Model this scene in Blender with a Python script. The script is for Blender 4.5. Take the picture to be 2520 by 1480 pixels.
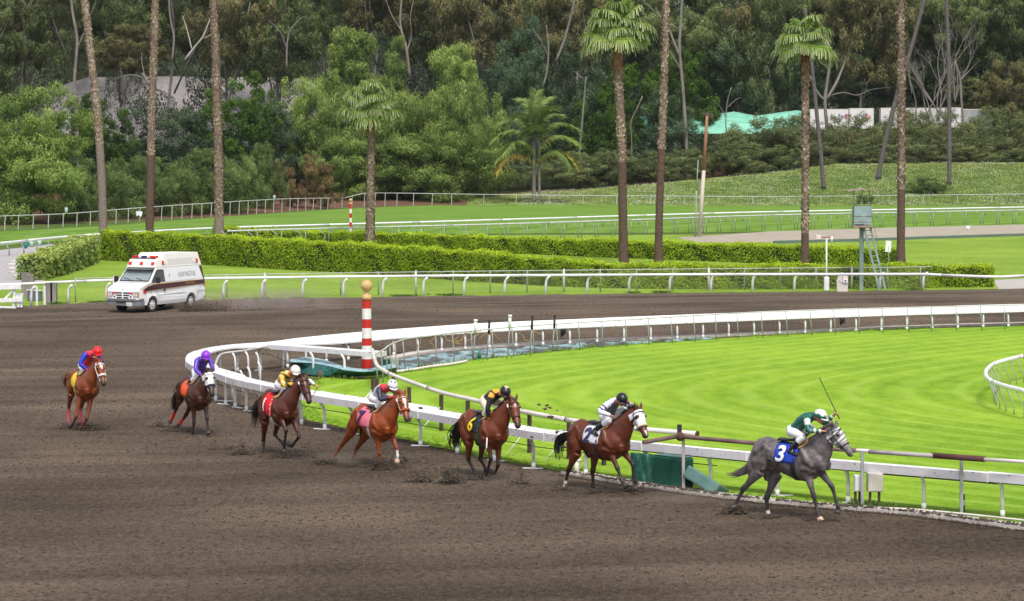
import bpy, bmesh, math, random
import numpy as np
from mathutils import Vector, Matrix, Quaternion
from mathutils.bvhtree import BVHTree
from mathutils.geometry import tessellate_polygon
for o in list(bpy.data.objects):
 bpy.data.objects.remove(o)
SC = bpy.context.scene
COL = SC.collection
# ---------------------------------------------------------------- camera
H, FPX, CX, CY, HORIZON = 7.8, 6000.0, 1260.0, 740.0, 378.0
PITCH = math.atan((CY - HORIZON) / FPX)
cam_data = bpy.data.cameras.new('camera')
cam_data.sensor_width = 36.0
cam_data.lens = 36.0 * FPX / 2520.0
cam_data.clip_start = 0.5
cam_data.clip_end = 4000.0
cam = bpy.data.objects.new('camera', cam_data)
cam.location = (0, 0, H)
cam.rotation_euler = (math.radians(90) - PITCH, 0, 0)
COL.objects.link(cam)
SC.camera = cam
# ---------------------------------------------------------------- light
SUN_ELEV, SUN_AZ = math.radians(58), math.radians(170)     # azimuth clockwise from +Y
world = bpy.data.worlds.new("World")
SC.world = world
world.use_nodes = True
wn = world.node_tree
wn.nodes.clear()
w_out = wn.nodes.new('ShaderNodeOutputWorld')
w_bg = wn.nodes.new('ShaderNodeBackground')
w_hs = wn.nodes.new('ShaderNodeHueSaturation')
w_sky = wn.nodes.new('ShaderNodeTexSky')
w_sky.sky_type = 'NISHITA'
w_sky.sun_disc = False
w_sky.sun_elevation = SUN_ELEV
w_sky.sun_rotation = SUN_AZ
w_sky.dust_density = 3.0
w_hs.inputs['Saturation'].default_value = 0.35
w_bg.inputs['Strength'].default_value = 0.12
wn.links.new(w_sky.outputs[0], w_hs.inputs['Color'])
wn.links.new(w_hs.outputs[0], w_bg.inputs['Color'])
wn.links.new(w_bg.outputs[0], w_out.inputs['Surface'])
sun_data = bpy.data.lights.new('sun', 'SUN')
sun_data.energy = 1.5
sun_data.angle = math.radians(15)
sun_data.color = (1.0, 0.96, 0.90)
sun = bpy.data.objects.new('sun', sun_data)
sd = Vector((math.sin(SUN_AZ) * math.cos(SUN_ELEV), math.cos(SUN_AZ) * math.cos(SUN_ELEV), math.sin(SUN_ELEV)))
sun.rotation_euler = sd.to_track_quat('Z', 'Y').to_euler()
sun.location = (0, 0, 60)
COL.objects.link(sun)
SC.view_settings.view_transform = 'Standard'
SC.view_settings.look = 'None'
SC.view_settings.gamma = 1.0
SC.view_settings.use_curve_mapping = False
SC.view_settings.exposure = 0.78
SC.cycles.max_bounces = 6
SC.cycles.diffuse_bounces = 3
SC.cycles.transparent_max_bounces = 12
# ---------------------------------------------------------------- picture measurements -> places
_F = np.array([0, math.cos(PITCH), -math.sin(PITCH)])
_U = np.array([0, math.sin(PITCH), math.cos(PITCH)])
_R = np.array([1.0, 0, 0])
def ray(x, y):
 return (x - CX) * _R + (CY - y) * _U + FPX * _F
def G(x, y, z=0.0):
 """the point at height z seen in direction (x, y)"""
 d = ray(x, y)
 t = (z - H) / d[2]
 return Vector((d[0] * t, d[1] * t, z))
def P(x, y, Y):
 """the point at distance Y seen in direction (x, y)"""
 d = ray(x, y)
 t = Y / d[1]
 return Vector((d[0] * t, Y, H + d[2] * t))
def up_to(base, y):
 """height of a vertical thing on base whose top is seen at y"""
 d = ray(CX, y)
 return H + d[2] * base[1] / d[1]
# ---------------------------------------------------------------- materials
MATS = {}
def mat(name, color, rough=0.6, var=0.15, scale=4.0, bump=0.0, bscale=None, metal=0.0, spec=0.5, color2=None, stretch=None, attr=None, coat=0.0, spots=None):
 if name in MATS:
  return MATS[name]
 m = bpy.data.materials.new(name)
 m.use_nodes = True
 nt = m.node_tree
 b = nt.nodes['Principled BSDF']
 b.inputs['Roughness'].default_value = rough
 b.inputs['Metallic'].default_value = metal
 b.inputs['Specular IOR Level'].default_value = spec
 b.inputs['Coat Weight'].default_value = coat
 tc = nt.nodes.new('ShaderNodeTexCoord')
 vec = tc.outputs['Object']
 if stretch:
  mp = nt.nodes.new('ShaderNodeMapping')
  mp.inputs['Scale'].default_value = stretch
  nt.links.new(vec, mp.inputs['Vector'])
  vec = mp.outputs['Vector']
 nz = nt.nodes.new('ShaderNodeTexNoise')
 nz.inputs['Scale'].default_value = scale
 nz.inputs['Detail'].default_value = 6
 nz.inputs['Roughness'].default_value = 0.65
 nt.links.new(vec, nz.inputs['Vector'])
 c = np.array(color, float)
 c2 = np.array(color2, float) if color2 is not None else np.clip(c * (1 + var), 0, 1)
 c1 = c if color2 is not None else c * (1 - var)
 rp = nt.nodes.new('ShaderNodeValToRGB')
 rp.color_ramp.elements[0].position = 0.32
 rp.color_ramp.elements[1].position = 0.68
 rp.color_ramp.elements[0].color = (*c1, 1)
 rp.color_ramp.elements[1].color = (*c2, 1)
 nt.links.new(nz.outputs['Fac'], rp.inputs['Fac'])
 out = rp.outputs['Color']
 if attr:
  at = nt.nodes.new('ShaderNodeAttribute')
  at.attribute_name = attr
  mx = nt.nodes.new('ShaderNodeMix')
  mx.data_type = 'RGBA'
  mx.blend_type = 'MULTIPLY'
  mx.inputs['Factor'].default_value = 1.0
  nt.links.new(out, mx.inputs['A'])
  nt.links.new(at.outputs['Color'], mx.inputs['B'])
  out = mx.outputs['Result']
 if spots:                              # (scale, threshold, colour): splashes of dirt
  ns = nt.nodes.new('ShaderNodeTexNoise'); ns.inputs['Scale'].default_value = spots[0]; ns.inputs['Detail'].default_value = 3
  nt.links.new(tc.outputs['Object'], ns.inputs['Vector'])
  ms = nt.nodes.new('ShaderNodeMapRange'); ms.inputs['From Min'].default_value = spots[1]; ms.inputs['From Max'].default_value = spots[1] + .05
  nt.links.new(ns.outputs['Fac'], ms.inputs['Value'])
  mq = nt.nodes.new('ShaderNodeMix'); mq.data_type = 'RGBA'; nt.links.new(ms.outputs['Result'], mq.inputs['Factor'])
  nt.links.new(out, mq.inputs['A']); mq.inputs['B'].default_value = (*spots[2], 1); out = mq.outputs['Result']
 nt.links.new(out, b.inputs['Base Color'])
 if bump:
  n2 = nt.nodes.new('ShaderNodeTexNoise')
  n2.inputs['Scale'].default_value = bscale or scale * 2
  n2.inputs['Detail'].default_value = 5
  nt.links.new(vec, n2.inputs['Vector'])
  bp = nt.nodes.new('ShaderNodeBump')
  bp.inputs['Strength'].default_value = 1.0
  bp.inputs['Distance'].default_value = bump
  nt.links.new(n2.outputs['Fac'], bp.inputs['Height'])
  nt.links.new(bp.outputs['Normal'], b.inputs['Normal'])
 MATS[name] = m
 return m
def leaf_mat(name, c_dark, c_light, trans=0.3, rough=0.6, hue=0.0):
 """foliage: leaf colour varies leaf by leaf (attribute 'tint') and a little from plant to plant"""
 if name in MATS:
  return MATS[name]
 m = bpy.data.materials.new(name)
 m.use_nodes = True
 nt = m.node_tree
 nt.nodes.clear()
 out = nt.nodes.new('ShaderNodeOutputMaterial')
 at = nt.nodes.new('ShaderNodeAttribute')
 at.attribute_name = 'tint'
 rp = nt.nodes.new('ShaderNodeValToRGB')
 rp.color_ramp.elements[0].color = (*c_dark, 1)
 rp.color_ramp.elements[1].color = (*c_light, 1)
 nt.links.new(at.outputs['Fac'], rp.inputs['Fac'])
 oi = nt.nodes.new('ShaderNodeObjectInfo')
 hs = nt.nodes.new('ShaderNodeHueSaturation')
 mr = nt.nodes.new('ShaderNodeMapRange')
 mr.inputs['To Min'].default_value = 0.8
 mr.inputs['To Max'].default_value = 1.2
 nt.links.new(oi.outputs['Random'], mr.inputs['Value'])
 nt.links.new(mr.outputs['Result'], hs.inputs['Value'])
 nt.links.new(rp.outputs['Color'], hs.inputs['Color'])
 df = nt.nodes.new('ShaderNodeBsdfDiffuse')
 tr = nt.nodes.new('ShaderNodeBsdfTranslucent')
 gl = nt.nodes.new('ShaderNodeBsdfGlossy')
 gl.inputs['Roughness'].default_value = 0.5
 gl.inputs['Color'].default_value = (0.6, 0.65, 0.55, 1)
 mx = nt.nodes.new('ShaderNodeMixShader')
 mx.inputs['Fac'].default_value = trans
 m2 = nt.nodes.new('ShaderNodeMixShader')
 m2.inputs['Fac'].default_value = 0.02
 nt.links.new(hs.outputs['Color'], df.inputs['Color'])
 nt.links.new(hs.outputs['Color'], tr.inputs['Color'])
 nt.links.new(df.outputs[0], mx.inputs[1])
 nt.links.new(tr.outputs[0], mx.inputs[2])
 nt.links.new(mx.outputs[0], m2.inputs[1])
 nt.links.new(gl.outputs[0], m2.inputs[2])
 nt.links.new(m2.outputs[0], out.inputs['Surface'])
 MATS[name] = m
 return m
# ---------------------------------------------------------------- objects
def tag(o, label=None, cat=None, group=None, kind=None):
 if label: o['label'] = label
 if cat: o['category'] = cat
 if group: o['group'] = group
 if kind: o['kind'] = kind
 return o
def empty(name, loc, rz=0.0, label=None, cat=None, group=None):
 o = bpy.data.objects.new(name, None)
 o.empty_display_size = 0.2
 o.location = loc
 o.rotation_euler = (0, 0, rz)
 COL.objects.link(o)
 return tag(o, label, cat, group)
def link(name, me, parent=None, m=None):
 o = bpy.data.objects.new(name, me)
 COL.objects.link(o)
 if parent is not None:
  o.parent = parent
 if m is not None and not me.materials:
  me.materials.append(m)
 return o
def copy_tree(o, parent=None, kids=None):
 c = o.copy()
 COL.objects.link(c)
 if parent is not None:
  c.parent = parent
 for ch in list(o.children):
  copy_tree(ch, c)
 return c
def frame_of(t):
 t = t.normalized()
 up = Vector((0, 0, 1)) if abs(t.z) < 0.95 else Vector((0, 1, 0))
 a = up.cross(t).normalized()
 return a, t.cross(a).normalized()
class MB:
 def __init__(self):
  self.v, self.f, self.mi, self.smooth = [], [], [], []
  self.cur = 0
  self.sm = False
 def add(self, vs, fs):
  n = len(self.v)
  self.v += [tuple(p) for p in vs]
  for f in fs:
   self.f.append(tuple(i + n for i in f))
   self.mi.append(self.cur)
   self.smooth.append(self.sm)
  return n
 def box(self, c, s, R=None, taper=1.0):
  hx, hy, hz = s[0] / 2, s[1] / 2, s[2] / 2
  pts = []
  for z in (-1, 1):
   k = taper if z > 0 else 1.0
   for x, y in ((-1, -1), (1, -1), (1, 1), (-1, 1)):
    p = Vector((x * hx * k, y * hy * k, z * hz))
    if R is not None: p = R @ p
    pts.append(p + Vector(c))
  self.add(pts, [(3, 2, 1, 0), (4, 5, 6, 7), (0, 1, 5, 4), (1, 2, 6, 5), (2, 3, 7, 6), (3, 0, 4, 7)])
 def bar(self, a, b, w, h=None, roll=None):
  """straight square bar from a to b"""
  a, b = Vector(a), Vector(b)
  self.tube([a, b], [w / 2, w / 2], 4, flat=(h or w) / w)
 def tube(self, path, rad, n=8, caps=True, flat=1.0, twist=0.0):
  path = [Vector(p) for p in path]
  if not hasattr(rad, '__len__'): rad = [rad] * len(path)
  rings = []
  a0 = None
  for i, p in enumerate(path):
   t = (path[min(i + 1, len(path) - 1)] - path[max(i - 1, 0)])
   if a0 is None:
    a, b = frame_of(t)
   else:
    t = t.normalized()
    a = (a0 - t * a0.dot(t))
    if a.length < 1e-5: a, b = frame_of(t)
    a.normalize(); b = t.cross(a)
   a0 = a
   r = rad[i]
   off = math.pi / 4 if n == 4 else 0
   k = 1.4142 if n == 4 else 1.0
   rings.append([p + (a * math.cos(off + 2 * math.pi * j / n) + b * math.sin(off + 2 * math.pi * j / n) * flat) * r * k for j in range(n)])
  base = self.add([q for rg in rings for q in rg], [])
  for i in range(len(rings) - 1):
   for j in range(n):
    k = (j + 1) % n
    self.f.append((base + i * n + j, base + i * n + k, base + (i + 1) * n + k, base + (i + 1) * n + j))
    self.mi.append(self.cur); self.smooth.append(self.sm)
  if caps:
   self.f.append(tuple(base + j for j in reversed(range(n)))); self.mi.append(self.cur); self.smooth.append(False)
   self.f.append(tuple(base + (len(rings) - 1) * n + j for j in range(n))); self.mi.append(self.cur); self.smooth.append(False)
 def loft(self, path, secs, side, n=14):
  """closed tube, elliptical sections (lateral radius, other radius), SIDE = lateral axis"""
  path = [Vector(p) for p in path]
  side = Vector(side).normalized()
  base = len(self.v)
  for i, p in enumerate(path):
   t = (path[min(i + 1, len(path) - 1)] - path[max(i - 1, 0)]).normalized()
   s = (side - t * side.dot(t)).normalized()
   u = t.cross(s)
   ra, rb = secs[i]
   self.v += [tuple(p + s * math.cos(2 * math.pi * j / n) * ra + u * math.sin(2 * math.pi * j / n) * rb) for j in range(n)]
  m = len(path)
  for i in range(m - 1):
   for j in range(n):
    k = (j + 1) % n
    self.f.append((base + i * n + j, base + i * n + k, base + (i + 1) * n + k, base + (i + 1) * n + j))
    self.mi.append(self.cur); self.smooth.append(self.sm)
  self.f.append(tuple(base + j for j in reversed(range(n)))); self.mi.append(self.cur); self.smooth.append(self.sm)
  self.f.append(tuple(base + (m - 1) * n + j for j in range(n))); self.mi.append(self.cur); self.smooth.append(self.sm)
 def ball(self, c, r, n=10, m=7, R=None):
  c = Vector(c)
  if not hasattr(r, '__len__'): r = (r, r, r)
  vs = [Vector((0, 0, r[2]))]
  for i in range(1, m):
   th = math.pi * i / m
   for j in range(n):
    ph = 2 * math.pi * j / n
    vs.append(Vector((math.sin(th) * math.cos(ph) * r[0], math.sin(th) * math.sin(ph) * r[1], math.cos(th) * r[2])))
  vs.append(Vector((0, 0, -r[2])))
  fs = [(0, 1 + j, 1 + (j + 1) % n) for j in range(n)]
  for i in range(m - 2):
   for j in range(n):
    k = (j + 1) % n
    fs.append((1 + i * n + j, 1 + (i + 1) * n + j, 1 + (i + 1) * n + k, 1 + i * n + k))
  L = len(vs) - 1
  fs += [(L, 1 + (m - 2) * n + (j + 1) % n, 1 + (m - 2) * n + j) for j in range(n)]
  if R is not None: vs = [R @ v for v in vs]
  self.add([c + v for v in vs], fs)
 def mesh(self, name, mats, origin=None):
  me = bpy.data.meshes.new(name)
  vs = self.v
  if origin is not None:
   o = Vector(origin)
   vs = [(p[0] - o[0], p[1] - o[1], p[2] - o[2]) for p in vs]
  me.from_pydata(vs, [], self.f)
  if not isinstance(mats, (list, tuple)): mats = [mats]
  for m in mats: me.materials.append(m)
  me.polygons.foreach_set('material_index', self.mi)
  me.polygons.foreach_set('use_smooth', self.smooth)
  me.update()
  return me
 def build(self, name, mats, parent=None, world=False, bevel=0.0):
  org = None
  if world and parent is not None:
   org = parent.location
  o = link(name, self.mesh(name, mats, org), parent)
  if bevel:
   b = o.modifiers.new('edge', 'BEVEL')
   b.width = bevel; b.segments = 2; b.limit_method = 'ANGLE'; b.angle_limit = math.radians(40)
  return o
def single(mb, name, mats, origin, label, cat, group=None, kind=None):
 o = link(name, mb.mesh(name, mats, origin))
 o.location = origin
 return tag(o, label, cat, group, kind)
def spline(pts, step, closed=False):
 """even points along a Catmull-Rom curve"""
 pts = [Vector(p) for p in pts]
 out = []
 n = len(pts)
 for i in range(n - 1):
  p0, p1, p2, p3 = pts[max(i - 1, 0)], pts[i], pts[i + 1], pts[min(i + 2, n - 1)]
  L = (p2 - p1).length
  k = max(2, int(L / step * 4))
  for j in range(k):
   t = j / k
   # centripetal-ish tangents limited by chord length
   m1 = (p2 - p0) * 0.5; m2 = (p3 - p1) * 0.5
   if m1.length > L: m1 = m1.normalized() * L
   if m2.length > L: m2 = m2.normalized() * L
   t2, t3 = t * t, t * t * t
   out.append(p1 * (2 * t3 - 3 * t2 + 1) + m1 * (t3 - 2 * t2 + t) + p2 * (-2 * t3 + 3 * t2) + m2 * (t3 - t2))
 out.append(pts[-1])
 res = [out[0]]
 acc = 0.0
 for a, b in zip(out, out[1:]):
  d = (b - a).length
  while acc + d >= step:
   t = (step - acc) / d
   a = a.lerp(b, t)
   res.append(a.copy())
   d = (b - a).length
   acc = 0.0
  acc += d
 if acc > step * 0.3: res.append(pts[-1])
 return res
def flat_poly(pts, z, name, m, kind='structure'):
 vs = [Vector((p[0], p[1], 0)) for p in pts]
 tris = tessellate_polygon([vs])
 me = bpy.data.meshes.new(name)
 me.from_pydata([(p[0], p[1], z) for p in pts], [], [tuple(t) for t in tris])
 bm = bmesh.new(); bm.from_mesh(me)
 bmesh.ops.recalc_face_normals(bm, faces=bm.faces)
 if sum(f.normal.z for f in bm.faces) < 0:
  bmesh.ops.reverse_faces(bm, faces=bm.faces)
 bm.to_mesh(me); bm.free()
 o = link(name, me, None, m)
 return tag(o, kind=kind)
def leaf_mesh(name, P0, N, L, w, l, tint, m, fold=0.25, tri=False):
 """one mesh of many leaves. P0: bases, N: face normals, L: long axes, w/l sizes (arrays), tint 0..1"""
 n = len(P0)
 N = N / np.linalg.norm(N, axis=1, keepdims=True)
 L = L - N * (L * N).sum(1, keepdims=True)
 L = L / (np.linalg.norm(L, axis=1, keepdims=True) + 1e-9)
 S = np.cross(L, N)
 w = w[:, None]; l = l[:, None]
 k = 3 if tri else 4
 V = np.empty((n, k, 3))
 if tri:
  V[:, 0] = P0 + S * w * 0.5; V[:, 1] = P0 - S * w * 0.5; V[:, 2] = P0 + L * l - N * l * fold
 else:
  V[:, 0] = P0
  V[:, 1] = P0 + L * l * 0.5 + S * w * 0.5
  V[:, 2] = P0 + L * l - N * l * fold
  V[:, 3] = P0 + L * l * 0.5 - S * w * 0.5
 me = bpy.data.meshes.new(name)
 me.vertices.add(n * k)
 me.vertices.foreach_set('co', V.reshape(-1).astype(np.float32))
 me.loops.add(n * k)
 me.loops.foreach_set('vertex_index', np.arange(n * k, dtype=np.int32))
 me.polygons.add(n)
 me.polygons.foreach_set('loop_start', np.arange(0, n * k, k, dtype=np.int32))
 me.update(calc_edges=True)
 at = me.attributes.new('tint', 'FLOAT', 'POINT')
 at.data.foreach_set('value', np.repeat(np.clip(tint, 0, 1), k).astype(np.float32))
 me.materials.append(m)
 return me
def ico_lumps(name, pts, sizes, m, seed=0):
 """many small irregular lumps in one mesh"""
 rg = np.random.default_rng(seed)
 base = np.array([(0, 0, 1), (1, 0, 0), (0, 1, 0), (-1, 0, 0), (0, -1, 0), (0, 0, -.6)], float)
 fc = np.array([(0, 1, 2), (0, 2, 3), (0, 3, 4), (0, 4, 1), (5, 2, 1), (5, 3, 2), (5, 4, 3), (5, 1, 4)])
 n = len(pts)
 ang = rg.uniform(0, 6.28, n)
 V = base[None] * sizes[:, None, None] * rg.uniform(.55, 1.45, (n, 6, 1))
 c, s = np.cos(ang)[:, None], np.sin(ang)[:, None]
 x = V[:, :, 0] * c - V[:, :, 1] * s
 y = V[:, :, 0] * s + V[:, :, 1] * c
 V[:, :, 0], V[:, :, 1] = x * rg.uniform(.8, 1.7, (n, 1)), y
 V[:, :, 2] *= 0.75
 V += pts[:, None, :]
 F = (fc[None] + (np.arange(n) * 6)[:, None, None]).reshape(-1, 3)
 me = bpy.data.meshes.new(name)
 me.vertices.add(n * 6)
 me.vertices.foreach_set('co', V.reshape(-1).astype(np.float32))
 me.loops.add(len(F) * 3)
 me.loops.foreach_set('vertex_index', F.reshape(-1).astype(np.int32))
 me.polygons.add(len(F))
 me.polygons.foreach_set('loop_start', np.arange(0, len(F) * 3, 3, dtype=np.int32))
 me.update(calc_edges=True)
 me.materials.append(m)
 return me
def text_mesh(body, size=1.0, font_shear=0.0, extrude=0.0, space=1.0, bold=0.0):
 cu = bpy.data.curves.new('lettering', 'FONT')
 cu.body = body
 cu.size = size
 cu.align_x = 'CENTER'; cu.align_y = 'CENTER'
 cu.shear = font_shear
 cu.extrude = extrude
 cu.offset = bold
 cu.space_character = space
 cu.resolution_u = 3
 o = bpy.data.objects.new('lettering', cu)
 COL.objects.link(o)
 dg = bpy.context.evaluated_depsgraph_get()
 me = bpy.data.meshes.new_from_object(o.evaluated_get(dg))
 bpy.data.objects.remove(o)
 return me
# ================================================================ ground
def dirt_material():
 m = bpy.data.materials.new('harrowed_dirt'); m.use_nodes = True
 nt = m.node_tree; N = nt.nodes; Lk = nt.links
 b = N['Principled BSDF']; b.inputs['Roughness'].default_value = 0.95; b.inputs['Specular IOR Level'].default_value = 0.15
 tc = N.new('ShaderNodeTexCoord')
 def noise(scale, detail, rough=0.6, vec=None, dist=0.0):
  n = N.new('ShaderNodeTexNoise'); n.inputs['Scale'].default_value = scale; n.inputs['Detail'].default_value = detail
  n.inputs['Roughness'].default_value = rough; n.inputs['Distortion'].default_value = dist
  Lk.new(vec or tc.outputs['Object'], n.inputs['Vector']); return n.outputs['Fac']
 mp = N.new('ShaderNodeMapping'); mp.inputs['Scale'].default_value = (1.0, 0.45, 1.0)
 Lk.new(tc.outputs['Object'], mp.inputs['Vector'])
 fine = noise(22.0, 8, 0.85, mp.outputs['Vector'])
 clod = noise(8.0, 6, 0.7, mp.outputs['Vector'], 0.5)
 broad = noise(0.13, 3, 0.5)
 # harrow lines that follow the turn: bands by distance from the middle of the bend
 sx = N.new('ShaderNodeSeparateXYZ'); Lk.new(tc.outputs['Object'], sx.inputs[0])
 add = N.new('ShaderNodeMath'); add.operation = 'MULTIPLY'; add.inputs[1].default_value = -0.16; Lk.new(sx.outputs['X'], add.inputs[0])
 a2 = N.new('ShaderNodeMath'); a2.operation = 'ADD'; Lk.new(add.outputs[0], a2.inputs[0]); Lk.new(sx.outputs['Y'], a2.inputs[1])
 cb = N.new('ShaderNodeCombineXYZ'); Lk.new(a2.outputs[0], cb.inputs['Y'])
 sc = N.new('ShaderNodeMath'); sc.operation = 'MULTIPLY'; sc.inputs[1].default_value = 0.03; Lk.new(sx.outputs['X'], sc.inputs[0]); Lk.new(sc.outputs[0], cb.inputs['X'])
 lines = noise(0.55, 4, 0.6, cb.outputs[0])
 r = N.new('ShaderNodeValToRGB')
 e = r.color_ramp.elements
 e[0].position = 0.25; e[0].color = (0.035, 0.025, 0.017, 1)
 e[1].position = 0.78; e[1].color = (0.185, 0.138, 0.097, 1)
 k = e.new(0.5); k.color = (0.099, 0.071, 0.050, 1)
 def mixf(x, y, f):
  q = N.new('ShaderNodeMix'); q.data_type = 'FLOAT'; q.inputs['Factor'].default_value = f
  Lk.new(x, q.inputs['A']); Lk.new(y, q.inputs['B']); return q.outputs['Result']
 v = mixf(mixf(fine, clod, 0.38), lines, 0.19)
 v = mixf(v, broad, 0.2)
 # spread it again round the middle
 mr = N.new('ShaderNodeMapRange'); mr.inputs['From Min'].default_value = 0.35; mr.inputs['From Max'].default_value = 0.65
 Lk.new(v, mr.inputs['Value']); Lk.new(mr.outputs['Result'], r.inputs['Fac'])
 Lk.new(r.outputs['Color'], b.inputs['Base Color'])
 bp = N.new('ShaderNodeBump'); bp.inputs['Distance'].default_value = 0.07; bp.inputs['Strength'].default_value = 1.0
 Lk.new(mixf(fine, clod, 0.5), bp.inputs['Height']); Lk.new(bp.outputs['Normal'], b.inputs['Normal'])
 return m
def turf_material(name, dark, light, stripes=None, brown=(0.16, 0.15, 0.03)):
 m = bpy.data.materials.new(name); m.use_nodes = True
 nt = m.node_tree; N = nt.nodes; Lk = nt.links
 b = N['Principled BSDF']; b.inputs['Roughness'].default_value = 0.9; b.inputs['Specular IOR Level'].default_value = 0.1
 tc = N.new('ShaderNodeTexCoord')
 def noise(scale, detail, rough=0.6, sx=(1, 1, 1)):
  mp = N.new('ShaderNodeMapping'); mp.inputs['Scale'].default_value = sx
  Lk.new(tc.outputs['Object'], mp.inputs['Vector'])
  n = N.new('ShaderNodeTexNoise'); n.inputs['Scale'].default_value = scale; n.inputs['Detail'].default_value = detail
  n.inputs['Roughness'].default_value = rough
  Lk.new(mp.outputs['Vector'], n.inputs['Vector']); return n.outputs['Fac']
 def mixf(x, y, f):
  q = N.new('ShaderNodeMix'); q.data_type = 'FLOAT'; q.inputs['Factor'].default_value = f
  Lk.new(x, q.inputs['A']); Lk.new(y, q.inputs['B']); return q.outputs['Result']
 fine = noise(18.0, 8, 0.85, (1, .35, 1)); mid = noise(1.6, 6, 0.75, (1, .5, 1)); big = noise(0.12, 3)
 v = mixf(mixf(fine, mid, 0.45), big, 0.3)
 if stripes:
  y0, R, per, amt = stripes
  sx = N.new('ShaderNodeSeparateXYZ'); Lk.new(tc.outputs['Object'], sx.inputs[0])
  def mth(op, a, b2=None):
   q = N.new('ShaderNodeMath'); q.operation = op
   for i, s in enumerate((a, b2)):
    if s is None: continue
    if isinstance(s, (int, float)): q.inputs[i].default_value = s
    else: Lk.new(s, q.inputs[i])
   return q.outputs[0]
  dy = mth('SUBTRACT', sx.outputs['Y'], y0)
  wob = mth('MULTIPLY', mth('SUBTRACT', noise(0.12, 2), 0.5), .8)
  # hyperbola-like arcs: straight arms, round apex
  arc = mth('MULTIPLY', mth('SUBTRACT', mth('SQRT', mth('ADD', mth('POWER', mth('DIVIDE', dy, R), 2.0), 1.0)), 1.0), R * 1.15)
  u = mth('ADD', mth('SUBTRACT', sx.outputs['X'], arc), wob)
  s1 = mth('SINE', mth('MULTIPLY', u, 2 * math.pi / per))
  s2 = mth('SINE', mth('MULTIPLY', u, 2 * math.pi / (per * 0.43)))
  ns = mth('ADD', noise(0.3, 2), 0.15)
  sw = mth('MULTIPLY', mth('ADD', mth('MULTIPLY', s1, amt * .6), mth('MULTIPLY', s2, amt * .5)), ns)
  v = mth('ADD', v, sw)
  pale = mth('MULTIPLY', mth('POWER', mth('ADD', mth('MULTIPLY', s1, .5), .5), 6.0), mth('MULTIPLY', ns, .34))
 else:
  pale = None
 mr = N.new('ShaderNodeMapRange'); mr.inputs['From Min'].default_value = 0.40; mr.inputs['From Max'].default_value = 0.60
 Lk.new(v, mr.inputs['Value'])
 r = N.new('ShaderNodeValToRGB'); e = r.color_ramp.elements
 e[0].position = 0.0; e[0].color = (*dark, 1); e[1].position = 1.0; e[1].color = (*light, 1)
 Lk.new(mr.outputs['Result'], r.inputs['Fac'])
 # thin worn flecks
 mx = N.new('ShaderNodeMix'); mx.data_type = 'RGBA'
 w = N.new('ShaderNodeMapRange'); w.inputs['From Min'].default_value = 0.60; w.inputs['From Max'].default_value = 0.75; w.inputs['To Max'].default_value = 0.5
 Lk.new(noise(5.0, 6, 0.7, (1, .3, 1)), w.inputs['Value']); Lk.new(w.outputs['Result'], mx.inputs['Factor'])
 Lk.new(r.outputs['Color'], mx.inputs['A']); mx.inputs['B'].default_value = (*brown, 1)
 res = mx.outputs['Result']
 if pale is not None:
  m3 = N.new('ShaderNodeMix'); m3.data_type = 'RGBA'; Lk.new(pale, m3.inputs['Factor']); Lk.new(res, m3.inputs['A']); m3.inputs['B'].default_value = (min(1, light[0] * 1.18), min(1, light[1] * 1.08), light[2] * 3.2, 1)
  res = m3.outputs['Result']
 Lk.new(res, b.inputs['Base Color'])
 bp = N.new('ShaderNodeBump'); bp.inputs['Distance'].default_value = 0.03; bp.inputs['Strength'].default_value = 0.8
 Lk.new(fine, bp.inputs['Height']); Lk.new(bp.outputs['Normal'], b.inputs['Normal'])
 return m
M_DIRT = dirt_material()
M_TURF = turf_material('infield_turf', (0.130, 0.255, 0.012), (0.30, 0.45, 0.035), (78.0, 12.0, 1.75, 0.045))
M_LAWN = turf_material('lawn_grass', (0.12, 0.21, 0.018), (0.27, 0.38, 0.05), None, (0.25, 0.21, 0.06))
M_BACKTURF = turf_material('back_turf', (0.085, 0.175, 0.016), (0.175, 0.29, 0.04), (240.0, 60.0, 6.0, 0.07))
M_ROUGH = turf_material('rough_ground', (0.05, 0.085, 0.02), (0.12, 0.17, 0.04), None, (0.20, 0.12, 0.07))
def quad_sheet(name, x0, x1, y0, y1, z, m):
 me = bpy.data.meshes.new(name)
 me.from_pydata([(x0, y0, z), (x1, y0, z), (x1, y1, z), (x0, y1, z)], [], [(0, 1, 2, 3)])
 return tag(link(name, me, None, m), kind='structure')
quad_sheet('ground', -1500, 1500, -300, 372, -0.03, M_ROUGH)
# lawn between the outer rail and the far turf
flat_poly([G(x, y) for x, y in [(-900, 800), (3600, 800), (3600, 590), (2520, 566), (1700, 578), (1000, 580), (500, 590), (0, 615), (-900, 680)]], 0.0, 'lawn', M_LAWN)
# far turf course
flat_poly([G(x, y) for x, y in [(-900, 660), (0, 606), (250, 585), (600, 575), (1000, 577), (1700, 573), (2520, 562), (3300, 556), (3300, 506), (2520, 507), (1900, 507), (1500, 506), (1050, 506), (850, 514), (560, 533), (300, 553), (0, 571), (-900, 640)]], 0.004, 'turf_course', M_BACKTURF)
# the racing strip
TRACK = [(-1200, 812), (0, 757), (110, 752), (250, 745.5), (500, 739), (845, 733), (1142, 729), (1445, 725), (1750, 721), (2062, 717.5), (2272, 715), (2520, 711), (3600, 700)]
flat_poly([G(x, y) for x, y in TRACK] + [Vector((60, 15, 0)), Vector((-60, 15, 0))], 0.008, 'dirt_track', M_DIRT)
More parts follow.
